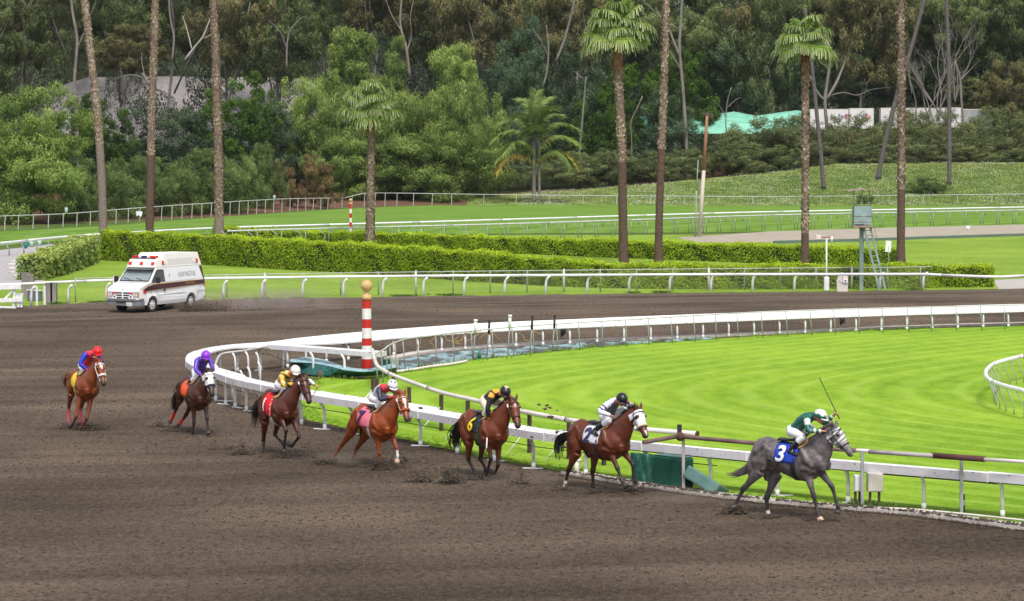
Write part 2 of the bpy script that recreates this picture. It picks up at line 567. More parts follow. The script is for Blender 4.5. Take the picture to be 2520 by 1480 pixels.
# infield turf
NEAR = [(744, 985), (738, 1010), (752, 1032), (821, 1049), (900, 1066), (981, 1080), (1057, 1099), (1150, 1118), (1259, 1138), (1399, 1164), (1508, 1181), (1690, 1206), (1860, 1226), (2090, 1249), (2250, 1264), (2520, 1291), (3500, 1390)]
FAR = [(3500, 775), (2520, 802), (2264, 809), (1889, 827), (1569, 847), (1414, 860), (1256, 878), (1156, 889), (1063, 903), (996, 915), (940, 924), (877, 933), (800, 931), (758, 945)]
def wobble(pts, amp, step, seed):
 rg = random.Random(seed); out = []
 sp = spline(pts, step)
 for p in sp:
  out.append(p + Vector((rg.uniform(-amp, amp), rg.uniform(-amp, amp), 0)))
 return out
turf_edge = wobble([G(x, y) for x, y in NEAR], 0.10, 0.5, 3)
flat_poly(turf_edge + [G(x, y) for x, y in FAR], 0.014, 'infield_turf', M_TURF)
M_ASPH = mat('pale_asphalt', (0.36, 0.34, 0.34), 0.9, 0.12, 1.2, bump=0.01, bscale=20)
M_SAND = mat('sandy_path', (0.34, 0.29, 0.225), 0.95, 0.2, 0.6, bump=0.01, bscale=10)
M_CONC = mat('concrete', (0.42, 0.37, 0.34), 0.9, 0.2, 2.0, bump=0.01, bscale=20)
M_PINK = mat('pink_paving', (0.40, 0.37, 0.35), 0.9, 0.1, 1.0)
flat_poly([G(x, y) for x, y in [(-900, 700), (0, 616), (175, 596), (245, 585), (262, 592), (150, 620), (66, 650), (60, 676), (112, 692), (60, 702), (0, 707), (-900, 790)]], 0.008, 'service_road', M_ASPH)
flat_poly([G(x, y) for x, y in [(1668, 585), (1900, 570), (2200, 561), (2520, 553), (3300, 540), (3300, 570), (2520, 579), (2200, 588), (1900, 598), (1700, 597)]], 0.012, 'sandy_path', M_SAND)
flat_poly([G(x, y) for x, y in [(2445, 690), (2520, 686), (3300, 672), (3300, 708), (2520, 710), (2458, 713)]], 0.004, 'paved_path', M_PINK)
# low green board along the sandy path
gb = MB()
pp = [G(x, y) for x, y in [(1905, 600), (2100, 595), (2300, 588), (2520, 581), (3000, 572)]]
for a, b in zip(pp, pp[1:]):
 gb.tube([a + Vector((0, 0, .12)), b + Vector((0, 0, .12))], 0.13, 4)
single(gb, 'edging_board', mat('green_board', (0.10, 0.15, 0.12), 0.8), tuple(pp[0]), 'low dark green edging board between the sandy path and the lawn', 'edging board')
# low ridges and wheel ruts left by the harrow near the outer rail
M_DIRT2 = mat('ridge_dirt', (0.095, 0.070, 0.048), 0.95, 0.35, 5.0, bump=0.03, bscale=12)
def ridge(pts, w, h, z0=0.0):
 mb = MB(); mb.sm = True
 sp = spline([G(x, y) for x, y in pts], 0.7)
 rg = random.Random(len(pts) + int(pts[0][1]))
 rows = []
 for i, p in enumerate(sp):
  t = (sp[min(i + 1, len(sp) - 1)] - sp[max(i - 1, 0)]).normalized(); s = Vector((-t.y, t.x, 0))
  hh = h * rg.uniform(.5, 1.2); j = rg.uniform(-.05, .05)
  rows.append([p - s * w + Vector((0, 0, 0)), p - s * w * (.3 + j) + Vector((0, 0, hh)), p + s * w * (.3 - j) + Vector((0, 0, hh)), p + s * w])
 vs = [q for r in rows for q in r]
 fs = [(i * 4 + j, i * 4 + j + 1, (i + 1) * 4 + j + 1, (i + 1) * 4 + j) for i in range(len(rows) - 1) for j in range(3)]
 mb.add(vs, fs)
 o = link('dirt_ridge', mb.mesh('dirt_ridge', M_DIRT2)); tag(o, kind='structure'); o.location.z = 0.004
ridge([(-200, 768), (0, 760), (250, 749), (500, 743), (845, 737), (1445, 729), (2062, 722), (2520, 716), (2700, 714)], 0.5, 0.10)
ridge([(-200, 798), (0, 793), (200, 787), (500, 776), (800, 760), (1100, 754), (1445, 748), (2062, 735), (2520, 728), (2700, 725)], 0.28, 0.05)
ridge([(-200, 786), (0, 778), (400, 764), (800, 752), (1100, 747), (1445, 741), (2062, 730), (2520, 723), (2700, 720)], 0.22, 0.045)
# crumbs of dirt
rg = np.random.default_rng(5)
def clods(n, x0, x1, y0, y1, s0, s1, seed, name='dirt_clods'):
 r = np.random.default_rng(seed)
 ys = 1.0 / (1.0 / (y1 - HORIZON) + r.random(n) * (1.0 / (y0 - HORIZON) - 1.0 / (y1 - HORIZON))) + HORIZON
 xs = r.uniform(x0, x1, n)
 pts = np.array([tuple(G(x, y)) for x, y in zip(xs, ys)])
 pts[:, 2] = 0.012
 # keep off the turf
 keep = np.ones(n, bool)
 ne = [G(x, y) for x, y in NEAR]; fa = [G(x, y) for x, y in FAR]
 poly = np.array([(p.x, p.y) for p in ne + fa])
 px, py = pts[:, 0], pts[:, 1]
 ins = np.zeros(n, bool)
 j = len(poly) - 1
 for i in range(len(poly)):
  xi, yi = poly[i]; xj, yj = poly[j]
  c = ((yi > py) != (yj > py)) & (px < (xj - xi) * (py - yi) / (yj - yi + 1e-12) + xi)
  ins ^= c; j = i
 keep &= ~ins
 pts = pts[keep]
 sz = r.uniform(s0, s1, len(pts)) * (0.6 + 0.4 * r.random(len(pts)) ** 3 * 2)
 me = ico_lumps(name, pts, sz, M_CLOD, seed)
 o = link(name, me)
 return tag(o, 'loose crumbs of dark dirt strewn over the racing strip', 'dirt', kind='stuff')
M_CLOD = mat('clod_dirt', (0.066, 0.049, 0.037), 0.95, 0.4, 6.0)
clods(22000, -60, 2580, 985, 1485, 0.010, 0.034, 11)
clods(9000, -60, 2580, 745, 990, 0.012, 0.04, 12)
# grass tufts along the turf edge and in the turf
def grass_tufts(name, pts, hgt, m, per=9, seed=1, label='grass'):
 r = np.random.default_rng(seed)
 n = len(pts) * per
 B = np.repeat(np.array([tuple(p) for p in pts]), per, 0)
 B[:, :2] += r.normal(0, hgt * 0.6, (n, 2))
 B[:, 2] = 0.012
 L = np.stack([r.normal(0, .45, n), r.normal(0, .45, n), np.ones(n)], 1)
 Nn = np.stack([r.normal(0, 1, n), r.normal(0, 1, n) - .6, r.normal(0, .2, n) + .25], 1)
 me = leaf_mesh(name, B, Nn, L, r.uniform(.25, .5, n) * hgt * 0.5, r.uniform(.5, 1.2, n) * hgt, r.random(n), m, 0.1)
 o = link(name, me)
 return tag(o, label, 'grass', kind='stuff')
M_GRASS = leaf_mat('grass_blades', (0.09, 0.20, 0.012), (0.26, 0.40, 0.04), 0.35)
r = random.Random(8)
edge_pts = []
for p in turf_edge:
 if p.x < 17:
  for k in range(9):
   d = abs(r.gauss(0, .35)) - .06
   edge_pts.append(Vector((p.x + d * .66 + r.uniform(-.2, .2), p.y + d * .75 + r.uniform(-.2, .2), 0)))
grass_tufts('edge_grass', edge_pts, 0.055, M_GRASS, 14, 2, 'uneven grass fringe along the edge of the infield turf')
far_pts = [p + Vector((r.gauss(0, .25), -abs(r.gauss(0, .4)), 0)) for p in spline([G(x, y) for x, y in FAR[2:]], .25)]
grass_tufts('verge_grass', far_pts, 0.16, M_GRASS, 8, 3, 'longer grass growing beside the blue liner and kerb')
# ================================================================ bank, hills
def smooth(a, b, x):
 t = max(0.0, min(1.0, (x - a) / (b - a))); return t * t * (3 - 2 * t)
def interp(pts, x):
 if x <= pts[0][0]: return pts[0][1]
 for (a, u), (b, v) in zip(pts, pts[1:]):
  if x <= b: return u + (v - u) * (x - a) / (b - a)
 return pts[-1][1]
def bank_h(X, Y):
 """height of the ground behind the far turf"""
 px = CX + X / Y * FPX
 top = interp([(-400, 0.6), (900, 0.6), (1200, 0.8), (1380, 1.4), (1600, 2.6), (1900, 4.6), (2060, 6.0), (2400, 6.2), (3200, 6.2)], px)
 # foot of the bank is nearer at the left
 y0 = interp([(-400, 250), (0, 258), (560, 300), (850, 350), (1100, 368), (3200, 368)], px)
 h = top * smooth(y0, y0 + 42, Y)
 fill = interp([(-400, 0), (1500, 0), (1800, 6.2), (3200, 6.4)], px)
 h += fill * smooth(424, 442, Y)
 h += 75 * smooth(520, 820, Y) + 4 * math.sin(X * .03) * smooth(520, 700, Y)
 return h
def bank_material():
 m = bpy.data.materials.new('bank_plants'); m.use_nodes = True
 nt = m.node_tree; N = nt.nodes; Lk = nt.links
 b = N['Principled BSDF']; b.inputs['Roughness'].default_value = 0.95; b.inputs['Specular IOR Level'].default_value = 0.1
 tc = N.new('ShaderNodeTexCoord')
 def noise(s, d, rgh=.6):
  n = N.new('ShaderNodeTexNoise'); n.inputs['Scale'].default_value = s; n.inputs['Detail'].default_value = d; n.inputs['Roughness'].default_value = rgh
  Lk.new(tc.outputs['Object'], n.inputs['Vector']); return n.outputs['Fac']
 r = N.new('ShaderNodeValToRGB'); e = r.color_ramp.elements
 e[0].position = .3; e[0].color = (.035, .065, .012, 1); e[1].position = .7; e[1].color = (.12, .17, .04, 1)
 Lk.new(noise(.5, 6, .75), r.inputs['Fac'])
 at = N.new('ShaderNodeAttribute'); at.attribute_name = 'bare'
 mx = N.new('ShaderNodeMix'); mx.data_type = 'RGBA'; Lk.new(at.outputs['Fac'], mx.inputs['Factor'])
 r2 = N.new('ShaderNodeValToRGB'); e = r2.color_ramp.elements
 e[0].position = .3; e[0].color = (.07, .035, .022, 1); e[1].position = .7; e[1].color = (.20, .11, .07, 1)
 Lk.new(noise(.8, 6), r2.inputs['Fac'])
 Lk.new(r.outputs['Color'], mx.inputs['A']); Lk.new(r2.outputs['Color'], mx.inputs['B']); Lk.new(mx.outputs['Result'], b.inputs['Base Color'])
 return m
xs = [-3200, -2400, -1800, -1300, -900, -700] + [-520 + 3740 * i / 180 for i in range(181)] + [3400, 3800, 4400, 5200]          # directions
Ys = [235 + 4 * i for i in range(66)] + [500, 520, 560, 600, 660, 720, 800, 900, 1100, 1500]
vs, fs, bare = [], [], []
for j, Y in enumerate(Ys):
 for px in xs:
  X = (px - CX) / FPX * Y
  vs.append((X, Y, bank_h(X, Y) - 0.05))
  y0 = interp([(-400, 250), (0, 258), (560, 300), (850, 350), (1100, 368), (3200, 368)], px)
  q = smooth(y0 + 30, y0 + 44, Y)
  if px < 1230: q = max(q, smooth(y0 - 2, y0 + 3, Y))
  elif px < 1500: q = max(q, smooth(y0 + 12, y0 + 26, Y) * smooth(1600, 1350, px))
  q *= 1 - smooth(432, 446, Y)
  bare.append(q)
nx = len(xs)
for j in range(len(Ys) - 1):
 for i in range(nx - 1):
  fs.append((j * nx + i, j * nx + i + 1, (j + 1) * nx + i + 1, (j + 1) * nx + i))
me = bpy.data.meshes.new('hillside'); me.from_pydata(vs, [], fs)
a = me.attributes.new('bare', 'FLOAT', 'POINT'); a.data.foreach_set('value', bare)
me.materials.append(bank_material()); me.materials.append(mat('dark_leaf_litter', (.012, .016, .008), .95, .3, .4, spec=0.0, color2=(.035, .045, .02)))
for p in me.polygons: p.material_index = 1 if p.center.y > 446 else 0
for p in me.polygons: p.use_smooth = True
tag(link('hillside', me), kind='structure')
# leafy ground cover with small white flowers on the bank
r = np.random.default_rng(21)
n = 80000
px = r.uniform(1150, 2620, n); Y = 366 + 46 * r.random(n)
X = (px - CX) / FPX * Y
B = np.array([(a, b, bank_h(a, b) - 0.05) for a, b in zip(X, Y)])
patch = np.sin(X * .9 + 2 * np.sin(Y * .5)) * np.sin(Y * .8 + X * .3) + r.normal(0, .5, n)
me = leaf_mesh('bank_ground_cover', B, np.stack([r.normal(0, .6, n), r.normal(-.6, .5, n), np.abs(r.normal(.5, .4, n))], 1), np.stack([r.normal(0, .6, n), r.normal(0, .4, n), np.ones(n)], 1),
    r.uniform(.07, .15, n), r.uniform(.12, .36, n), .52 + .34 * patch + r.normal(0, .2, n), leaf_mat('ground_cover_leaf', (.06, .125, .014), (.33, .40, .12), .3), .2, True)
tag(link('bank_ground_cover', me), 'green leafy ground cover spread over the bank behind the far turf', 'ground cover', kind='stuff')
n = 9500
px = r.uniform(1280, 2620, n); Y = 367 + 42 * r.random(n) ** 1.1
X = (px - CX) / FPX * Y
keep = (np.sin(X * .35) + np.sin(Y * .6 + X * .2) + r.normal(0, .7, n)) > .3
X, Y = X[keep], Y[keep]; n = len(X)
B = np.array([(a, b, bank_h(a, b) + .12 + .25 * r.random()) for a, b in zip(X, Y)])
me = leaf_mesh('bank_flowers', B, np.stack([r.normal(0, .5, n), r.normal(-.5, .3, n), np.ones(n)], 1), np.stack([np.ones(n), r.normal(0, .4, n), r.normal(0, .3, n)], 1),
    r.uniform(.08, .18, n), r.uniform(.10, .22, n), r.random(n), leaf_mat('flower_white', (.30, .26, .25), (.62, .60, .56), .2))
tag(link('bank_flowers', me), 'scattered small white flowers among the ground cover on the bank', 'flowers', kind='stuff')
# grey slope far behind the trees at the left
r = random.Random(4)
prof = [(70, 262), (120, 226), (165, 206), (215, 191), (330, 189), (430, 188), (520, 192), (600, 191), (690, 190), (735, 193), (770, 205), (800, 225)]
vs, fs = [], []
for i, (px, py) in enumerate(prof):
 for k in range(8):
  t = k / 7
  p = P(px, py + (300 - py) * (1 - t) + 60 * (1 - t), 500 + 14 * t)
  vs.append((p.x, p.y, p.z + (r.uniform(-.5, .5) if 0 < k < 7 else 0)))
 q = P(px, py, 514); vs.append((q.x, q.y + 30, q.z - 4))
for i in range(len(prof) - 1):
 for k in range(8):
  fs.append((i * 9 + k, i * 9 + k + 1, (i + 1) * 9 + k + 1, (i + 1) * 9 + k))
me = bpy.data.meshes.new('hill'); me.from_pydata(vs, [], fs); me.materials.append(mat('grey_gravel_slope', (.21, .19, .195), .95, .25, .5, color2=(.33, .30, .29), bump=.1, bscale=3))
tag(link('hill', me), kind='structure')
# ================================================================ rails and fences
M_WHITE = mat('white_rail_paint', (0.66, 0.65, 0.66), 0.45, 0.05, 3.0, spec=0.4, color2=(0.80, 0.80, 0.80), bump=.004, bscale=2.0, spots=(12.0, .685, (.22, .18, .15)))
M_LIP = mat('shaded_rail_face', (0.58, 0.56, 0.60), 0.42, 0.05, 2.0, color2=(0.68, 0.66, 0.69), spots=(9.0, .66, (.16, .12, .10)))  # same white rail; the duller light on its upright face is painted in
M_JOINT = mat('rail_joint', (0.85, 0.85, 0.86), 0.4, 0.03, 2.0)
M_DARK = mat('shaded_underside', (0.10, 0.09, 0.10), 0.8, 0.2, 4.0)  # shade beneath the white cover, put into the colour
M_SPLASH = mat('dirt_splash', (0.10, 0.08, 0.07), 0.95, 0.3, 6.0)
M_GREYPOST = mat('galvanised_post', (0.20, 0.23, 0.20), 0.7, 0.25, 2.0, color2=(0.36, 0.38, 0.34))
M_GREYRAIL = mat('galvanised_rail', (0.42, 0.42, 0.40), 0.6, 0.15, 2.0, color2=(0.6, 0.59, 0.57))
M_BROWNPOST = mat('brown_steel_post', (0.075, 0.045, 0.04), 0.75, 0.3, 3.0)
M_PINKPIPE = mat('faded_white_pipe', (0.62, 0.52, 0.48), 0.5, 0.1, 2.0, color2=(0.74, 0.70, 0.67))
# ---- main inner rail with its slanted aluminium cover
Z0 = 0.97
near_px = [(2760, 1192), (2520, 1172), (2290, 1153), (2037, 1132.5), (1854, 1116), (1549, 1087), (1370, 1070), (1302, 1062), (1074, 1021), (915, 995), (768, 973), (680, 955), (580, 934), (531, 919), (486, 906)]
tip_px = [(462, 894), (456, 884), (461, 873), (473, 866), (520, 855), (580, 848), (657, 843)]
far_px = [(735, 833), (892, 818), (1057, 805.5), (1168, 798), (1350, 789.5), (1569, 780.7), (1889, 768.2), (2200, 758), (2520, 749.4), (2800, 742)]
wp = [G(x, y, Z0) for x, y in near_px + tip_px + far_px]
i_tip = len(near_px); i_far = i_tip + len(tip_px)
rail_sp = spline(wp, 0.6)
def seg_of(p):                       # where along the rail: 0 near, 1 tip, 2 far
 d = [(p - q).length for q in wp]; k = d.index(min(d))
 return 0 if k < i_tip - 1 else (1 if k < i_far else 2)
rail = empty('inner_rail', (rail_sp[0].x, rail_sp[0].y, 0), 0, 'long white hairpin rail with a slanted metal cover round the infield turf', 'rail')
def inward(sp, i):
 t = (sp[min(i + 1, len(sp) - 1)] - sp[max(i - 1, 0)]).normalized()
 return Vector((t.y, -t.x, 0)), t      # turf is on this side of the walk near -> tip -> far
PANEL = 5                             # spline steps per cover panel
secw = []
for i, p in enumerate(rail_sp):
 s = seg_of(p);
 far = smooth(85, 92, p.y) if p.x > -12 else 0
 neart = smooth(.9, 2.2, p.x) if far < .5 else 0
 # drop of the inner edge and width of the cover
 drop = -.03 + .29 * max(far, neart)
 width = 0.62 - .08 * max(far, 0)
 secw.append((drop, width))
rr = random.Random(2)
nrm = [inward(rail_sp, i)[0] for i in range(len(rail_sp))]
for i in range(0, len(rail_sp) - 1, PANEL):
 j = min(i + PANEL, len(rail_sp) - 1)
 mb = MB()
 dz = rr.uniform(-.006, .006)
 tilt = rr.uniform(-.045, .045) if rail_sp[i].x < 2 and rail_sp[i].y < 88 else rr.uniform(-.006, .006)
 rings = []
 for k in range(i, j + 1):
  p, n = rail_sp[k], nrm[k]
  if k == i: p = p.lerp(rail_sp[k + 1], 0.012)
  dr, w = secw[k]
  z = Vector((0, 0, 1))
  a = p + z * (dz - .19)                       # bottom of the face
  b = p + z * dz
  c = p + n * .06 + z * (dz + .025)
  d = p + n * w + z * (dz - dr + tilt)
  e = p + n * w + z * (dz - dr - .05 + tilt)
  f = p + n * .05 + z * (dz - .16)
  rings.append([a, b, c, d, e, f])
 vs = [q for rg_ in rings for q in rg_]
 m_ = len(rings)
 base = mb.add(vs, [])
 for k in range(m_ - 1):
  for q in range(6):
   q2 = (q + 1) % 6
   mb.f.append((base + k * 6 + q, base + (k + 1) * 6 + q, base + (k + 1) * 6 + q2, base + k * 6 + q2))
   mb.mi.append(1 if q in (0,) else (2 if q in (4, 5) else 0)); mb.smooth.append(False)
 mb.f.append(tuple(base + q for q in range(6))); mb.mi.append(0); mb.smooth.append(False)
 mb.f.append(tuple(base + (m_ - 1) * 6 + q for q in reversed(range(6)))); mb.mi.append(0); mb.smooth.append(False)
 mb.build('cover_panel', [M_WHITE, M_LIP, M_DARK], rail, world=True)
 # bright strap over the joint
 p, n = rail_sp[i], nrm[i]
 s = MB(); t = (rail_sp[i + 1] - p).normalized()
 zz = Vector((0, 0, 1))
 s.box(p - n * .006 + zz * (dz - .095), (.03, .012, .2), Matrix((t, n, zz)).transposed())
 s.build('joint_strap', M_JOINT, rail, world=True)
# posts
post_me = MB(); post_me.sm = True
post_me.tube([(0, 0, 0), (0, 0, .42), (0, -.01, .58), (0, -.06, .70), (0, -.14, .78)], [.043, .043, .042, .041, .04], 8)
post_me.tube([(0, 0, .0), (0, 0, .16)], .055, 8)
POST = post_me.mesh('rail_post', M_WHITE)
base_me = MB(); base_me.box((0, 0, .012), (.5, .10, .02)); BASE = base_me.mesh('foot_plate', M_WHITE)
def cum(sp):
 d = [0]
 for a, b in zip(sp, sp[1:]): d.append(d[-1] + (b - a).length)
 return d
cd = cum(rail_sp)
def at_len(sp, cd, s):
 for i in range(len(sp) - 1):
  if cd[i + 1] >= s:
   t = (s - cd[i]) / (cd[i + 1] - cd[i]); return sp[i].lerp(sp[i + 1], t), (sp[i + 1] - sp[i]).normalized()
 return sp[-1], (sp[-1] - sp[-2]).normalized()
s = 0.9
while s < cd[-1]:
 p, t = at_len(rail_sp, cd, s)
 n = Vector((t.y, -t.x, 0))
 on_far = p.y > 84 and p.x > -9
 off = .46 if on_far else .24
 q = Vector((p.x, p.y, 0)) + n * off
 o = link('post', POST, rail); o.location = q - rail.location
 o.rotation_euler = (rr.uniform(-.02, .02), rr.uniform(-.02, .02), math.atan2(-n.x, n.y) if not on_far else math.atan2(-n.x, n.y) + math.pi * 0)
 o.scale = (1, 1, 1.0 if not on_far else .86)
 if not on_far and p.x < 8 and rr.random() < .8:
  o = link('foot_plate', BASE, rail); o.location = q - rail.location + Vector((rr.uniform(-.1, .3), 0, .012)); o.rotation_euler = (0, 0, math.atan2(t.y, t.x) + rr.uniform(-.3, .3) + .6)
 s += 1.32 if on_far else (1.85 if p.x > -3 else (1.5 if p.x > -7 else 1.1))
# tension cable with hooks below the near cover
cab = MB(); cab.sm = True
cpts = [(at_len(rail_sp, cd, s_)[0], at_len(rail_sp, cd, s_)[1]) for s_ in np.arange(10.0, 36.0, .8)]
cab.tube([Vector((p.x, p.y, .56)) + Vector((t.y, -t.x, 0)) * .28 for p, t in cpts], .011, 5)
cab.build('cable', M_BROWNPOST, rail, world=True)
# dirt lying on the cover
pts = []
for i, p in enumerate(rail_sp):
 for k in range(7):
  u = rr.random(); dr, w = secw[i]
  if rr.random() < (.75 if p.y > 80 or p.x < 0 else .45):
   t = nrm[i].cross(Vector((0, 0, 1)))
   q = p + nrm[i] * (.03 + u * (w - .08)) + t * rr.uniform(-.3, .3)
   pts.append((q.x, q.y, Z0 + .025 - dr * u + .008))
pts = np.array(pts)
o = link('dirt_specks', ico_lumps('dirt_specks', pts, np.random.default_rng(1).uniform(.006, .017, len(pts)), M_SPLASH, 7))
tag(o, 'specks of thrown dirt lying along the top of the white hairpin rail', 'dirt', kind='stuff')
# branch rail from the bend to the striped pole
br = [G(x, y, .97) for x, y in [(664, 849), (735, 854), (820, 860), (880, 865), (938, 868)]]
brs = spline(br, .9)
brail = empty('crossing_rail', (br[0].x, br[0].y, 0), 0, 'short straight white rail running from the hairpin bend to the striped pole', 'rail')
for i in range(0, len(brs) - 1, 4):
 j = min(i + 4, len(brs) - 1); mb = MB()
 for a, b in zip(brs[i:j], brs[i + 1:j + 1]):
  t = (b - a).normalized(); n = Vector((-t.y, t.x, 0)); z = Vector((0, 0, 1))
  v = [a - z * .16, a + z * .0, a + n * .32 + z * .03, a + n * .32 - z * .12, b - z * .16, b, b + n * .32 + z * .03, b + n * .32 - z * .12]
  base = mb.add(v, [(0, 4, 5, 1), (1, 5, 6, 2), (2, 6, 7, 3), (3, 7, 4, 0), (0, 1, 2, 3), (7, 6, 5, 4)])
  mb.mi[-6] = 1; mb.mi[-3] = 2
 mb.build('cover_panel', [M_WHITE, M_LIP, M_DARK], brail, world=True)
pm = MB(); pm.sm = True
pm.tube([(0, 0, 0), (0, 0, .5), (-.01, 0, .66), (-.05, 0, .76), (-.12, 0, .84)], [.045, .045, .043, .04, .04], 8)
PBEND = pm.mesh('bent_post', M_WHITE)
for x, y in [(697, 907), (771, 926), (848, 932)]:
 o = link('post', PBEND, brail); o.location = G(x, y) - brail.location
# buckled loop of old cover and leaning posts at the bend
bk = empty('buckled_rail', tuple(G(650, 880)), 0, 'buckled grey length of old rail sagging inside the hairpin bend on bent posts', 'rail')
mb = MB()
ptsb = [G(x, y, z) for x, y, z in [(662, 852, .93), (640, 856, .86), (600, 864, .84), (565, 868, .84), (545, 872, .82), (535, 884, .8), (530, 900, .8)]]
sp = spline(ptsb, .35); mb.sm = True
mb.tube(sp, .045, 6); mb.build('old_tube', mat('old_grey_tube', (.36, .34, .33), .7, .25, 3.0, color2=(.55, .53, .5)), bk, world=True)
for (x0, y0, x1, y1) in [(557, 868, 571, 988), (586, 862, 595, 0), (645, 850, 640, 0), (651, 862, 667, 0)]:
 pass
for i, (x, y) in enumerate([(572, 982), (598, 975), (617, 966), (640, 952), (580, 928), (612, 924), (637, 926)]):
 o = link('post', PBEND, bk); o.location = G(x, y - (0 if i < 0 else 0)) - bk.location; o.scale = (.8, 1, .99)
 o.rotation_euler = (0, rr.uniform(-.03, .03), rr.uniform(-.3, .3))
cb = MB(); cb.sm = True
cb.tube([G(470, 880, .6), G(560, 868, .62), G(660, 872, .55), G(740, 905, .5)], .01, 5)
cb.build('cable', M_BROWNPOST, bk, world=True)
# ---- turf fence, far arm: thin grey pipe on many thin leaning posts
def pipe_fence(name, label, top, ztop, rpipe, spacing, mpipe, mpost, rpost, lean=(0, 0), start=.2, step=.5, cat='fence', skip=None):
 sp = spline([G(x, y, ztop) for x, y in top], step)
 e = empty(name, (sp[0].x, sp[0].y, 0), 0, label, cat)
 mb = MB(); mb.sm = True; mb.tube(sp, rpipe, 8); mb.build('top_pipe', mpipe, e, world=True)
 pm = MB(); pm.sm = True; pm.tube([(0, 0, 0), (0, 0, ztop - rpipe * .6)], rpost, 7)
 me = pm.mesh('fence_post', mpost)
 c = cum(sp); s = start
 while s < c[-1]:
  p, t = at_len(sp, c, s)
  o = link('post', me, e); o.location = Vector((p.x, p.y, 0)) - e.location
  lx = rr.uniform(-.03, .03) + lean[0]; ly = rr.uniform(-.03, .03) + lean[1]
  o.rotation_euler = (ly, lx, 0)
  o.location.x -= math.sin(lx) * ztop; o.location.y += math.sin(ly) * ztop
  s += spacing * rr.uniform(.94, 1.06)
 return e, sp
C1 = [(922, 872), (945, 860), (958, 850), (989, 837), (1021, 831), (1063, 826.5), (1113, 819.5), (1256, 806), (1364, 798), (1569, 785.6), (1889, 767.5), (2239, 757), (2520, 750.5), (2800, 744)]
fence_far, C1sp = pipe_fence('turf_fence', 'thin grey pipe fence on slim leaning posts between the infield turf and the rail', C1, 1.1, .026, 1.25, M_GREYRAIL, M_GREYPOST, .022, (-.06, 0))
# ---- turf fence, near arm: thick faded pipe, brown posts, white braces
C2 = [(916, 861), (919, 873), (923, 889), (933, 905), (965, 923), (1004, 938), (1085, 966), (1162, 984), (1278, 1011), (1425, 1038), (1560, 1055), (1640, 1062), (1716, 1068)]
zt = 1.08
sp = spline([G(x, y, zt) for x, y in C2], .35)
e = empty('turf_rail', (sp[0].x, sp[0].y, 0), 0, 'thick faded white pipe rail on dark brown posts with white braces behind the running horses', 'rail')
c = cum(sp)
nseg = 6
for k in range(nseg):
 a = int(len(sp) * k / nseg); b = min(int(len(sp) * (k + 1) / nseg), len(sp) - 1)
 mb = MB(); mb.sm = True; mb.tube(sp[a:b + 1], .062, 12); mb.build('pipe_length', M_PINKPIPE, e, world=True)
 mb = MB(); mb.sm = True; d = (sp[b] - sp[b - 1]).normalized() * .02; mb.tube([sp[b] - d, sp[b] + d], .068, 12); mb.build('pipe_joint', M_BROWNPOST, e, world=True)
mb = MB(); mb.sm = True; d = (sp[-1] - sp[-2]).normalized(); mb.tube([sp[-1], sp[-1] + d * .02], .055, 12); mb.build('end_cap', mat('rust_cap', (.16, .06, .05), .8, .2), e, world=True)
pm = MB(); pm.tube([(0, 0, 0), (0, 0, zt - .05)], .042, 4); POSTB = pm.mesh('brown_post', M_BROWNPOST)
pm = MB(); pm.sm = True; pm.tube([(0, 0, .72), (-.62, -.35, 0)], .014, 6); BRACE = pm.mesh('brace', M_WHITE)
for x, y in [(918, 1016), (928, 1014), (1007, 1040), (1086, 1062), (1151, 1079), (1303, 1116), (1486, 1147), (1400, 1131), (1225, 1100)]:
 g = G(x, y)
 o = link('post', POSTB, e); o.location = g - e.location; o.rotation_euler = (0, 0, .7)
 o = link('brace', BRACE, e); o.location = g - e.location
mb = MB(); mb.box((0, 0, 0), (.10, .10, .16)); o = mb.build('bracket', M_BROWNPOST, e); o.location = G(968, 934, zt + .12) - e.location
# ---- old brown rail further along, patched from unlike pipes
zt = 1.29
e = empty('old_turf_rail', tuple(G(1682, 1211)), 0, 'old brown and white patched pipe rail behind the grey horse', 'rail')
M_BR = mat('rusty_brown_pipe', (.10, .055, .05), .8, .3, 3.0, color2=(.19, .12, .11))
M_BRD = mat('dark_brown_sleeve', (.085, .035, .03), .85, .25, 3.0)
M_LAV = mat('grey_pipe', (.30, .26, .27), .7, .3, 3.0, color2=(.46, .42, .42))
for pts, rad, m_ in [([(1584, 1089), (1630, 1081), (1669, 1074)], .050, M_BR), ([(1669, 1074), (1699, 1077), (1790, 1085), (1880, 1093)], .050, M_BR), ([(1880, 1093), (1990, 1102), (2106, 1109)], .045, M_BR),
      ([(2100, 1108.5), (2140, 1110)], .04, M_PINKPIPE), ([(2138, 1112), (2296, 1122)], .047, M_LAV), ([(2292, 1121), (2424, 1130.5)], .064, M_BRD), ([(2422, 1131), (2600, 1141)], .038, M_PINKPIPE)]:
 mb = MB(); mb.sm = True; mb.tube([G(x, y, zt) for x, y in pts], rad, 12); mb.build('pipe_length', m_, e, world=True)
mb = MB(); mb.sm = True; mb.ball(G(1674, 1075, zt), .105, 12, 8); mb.build('pipe_joint', M_BRD, e, world=True)
mb = MB(); mb.tube([G(1672, 1074, zt), G(1672, 1074, zt) + Vector((0, 0, .27))], .05, 4); mb.build('post_top', mat('black_cap', (.02, .02, .02), .6, .1), e, world=True)
for x, y, m_ in [(1682, 1211, M_LAV), (2122, 1253, M_GREYPOST), (2366, 1270, M_GREYPOST), (2600, 1300, M_GREYPOST)]:
 mb = MB(); mb.tube([G(x, y), G(x, y) + Vector((-.01, 0, zt))], .034, 4); mb.build('post', m_, e, world=True)
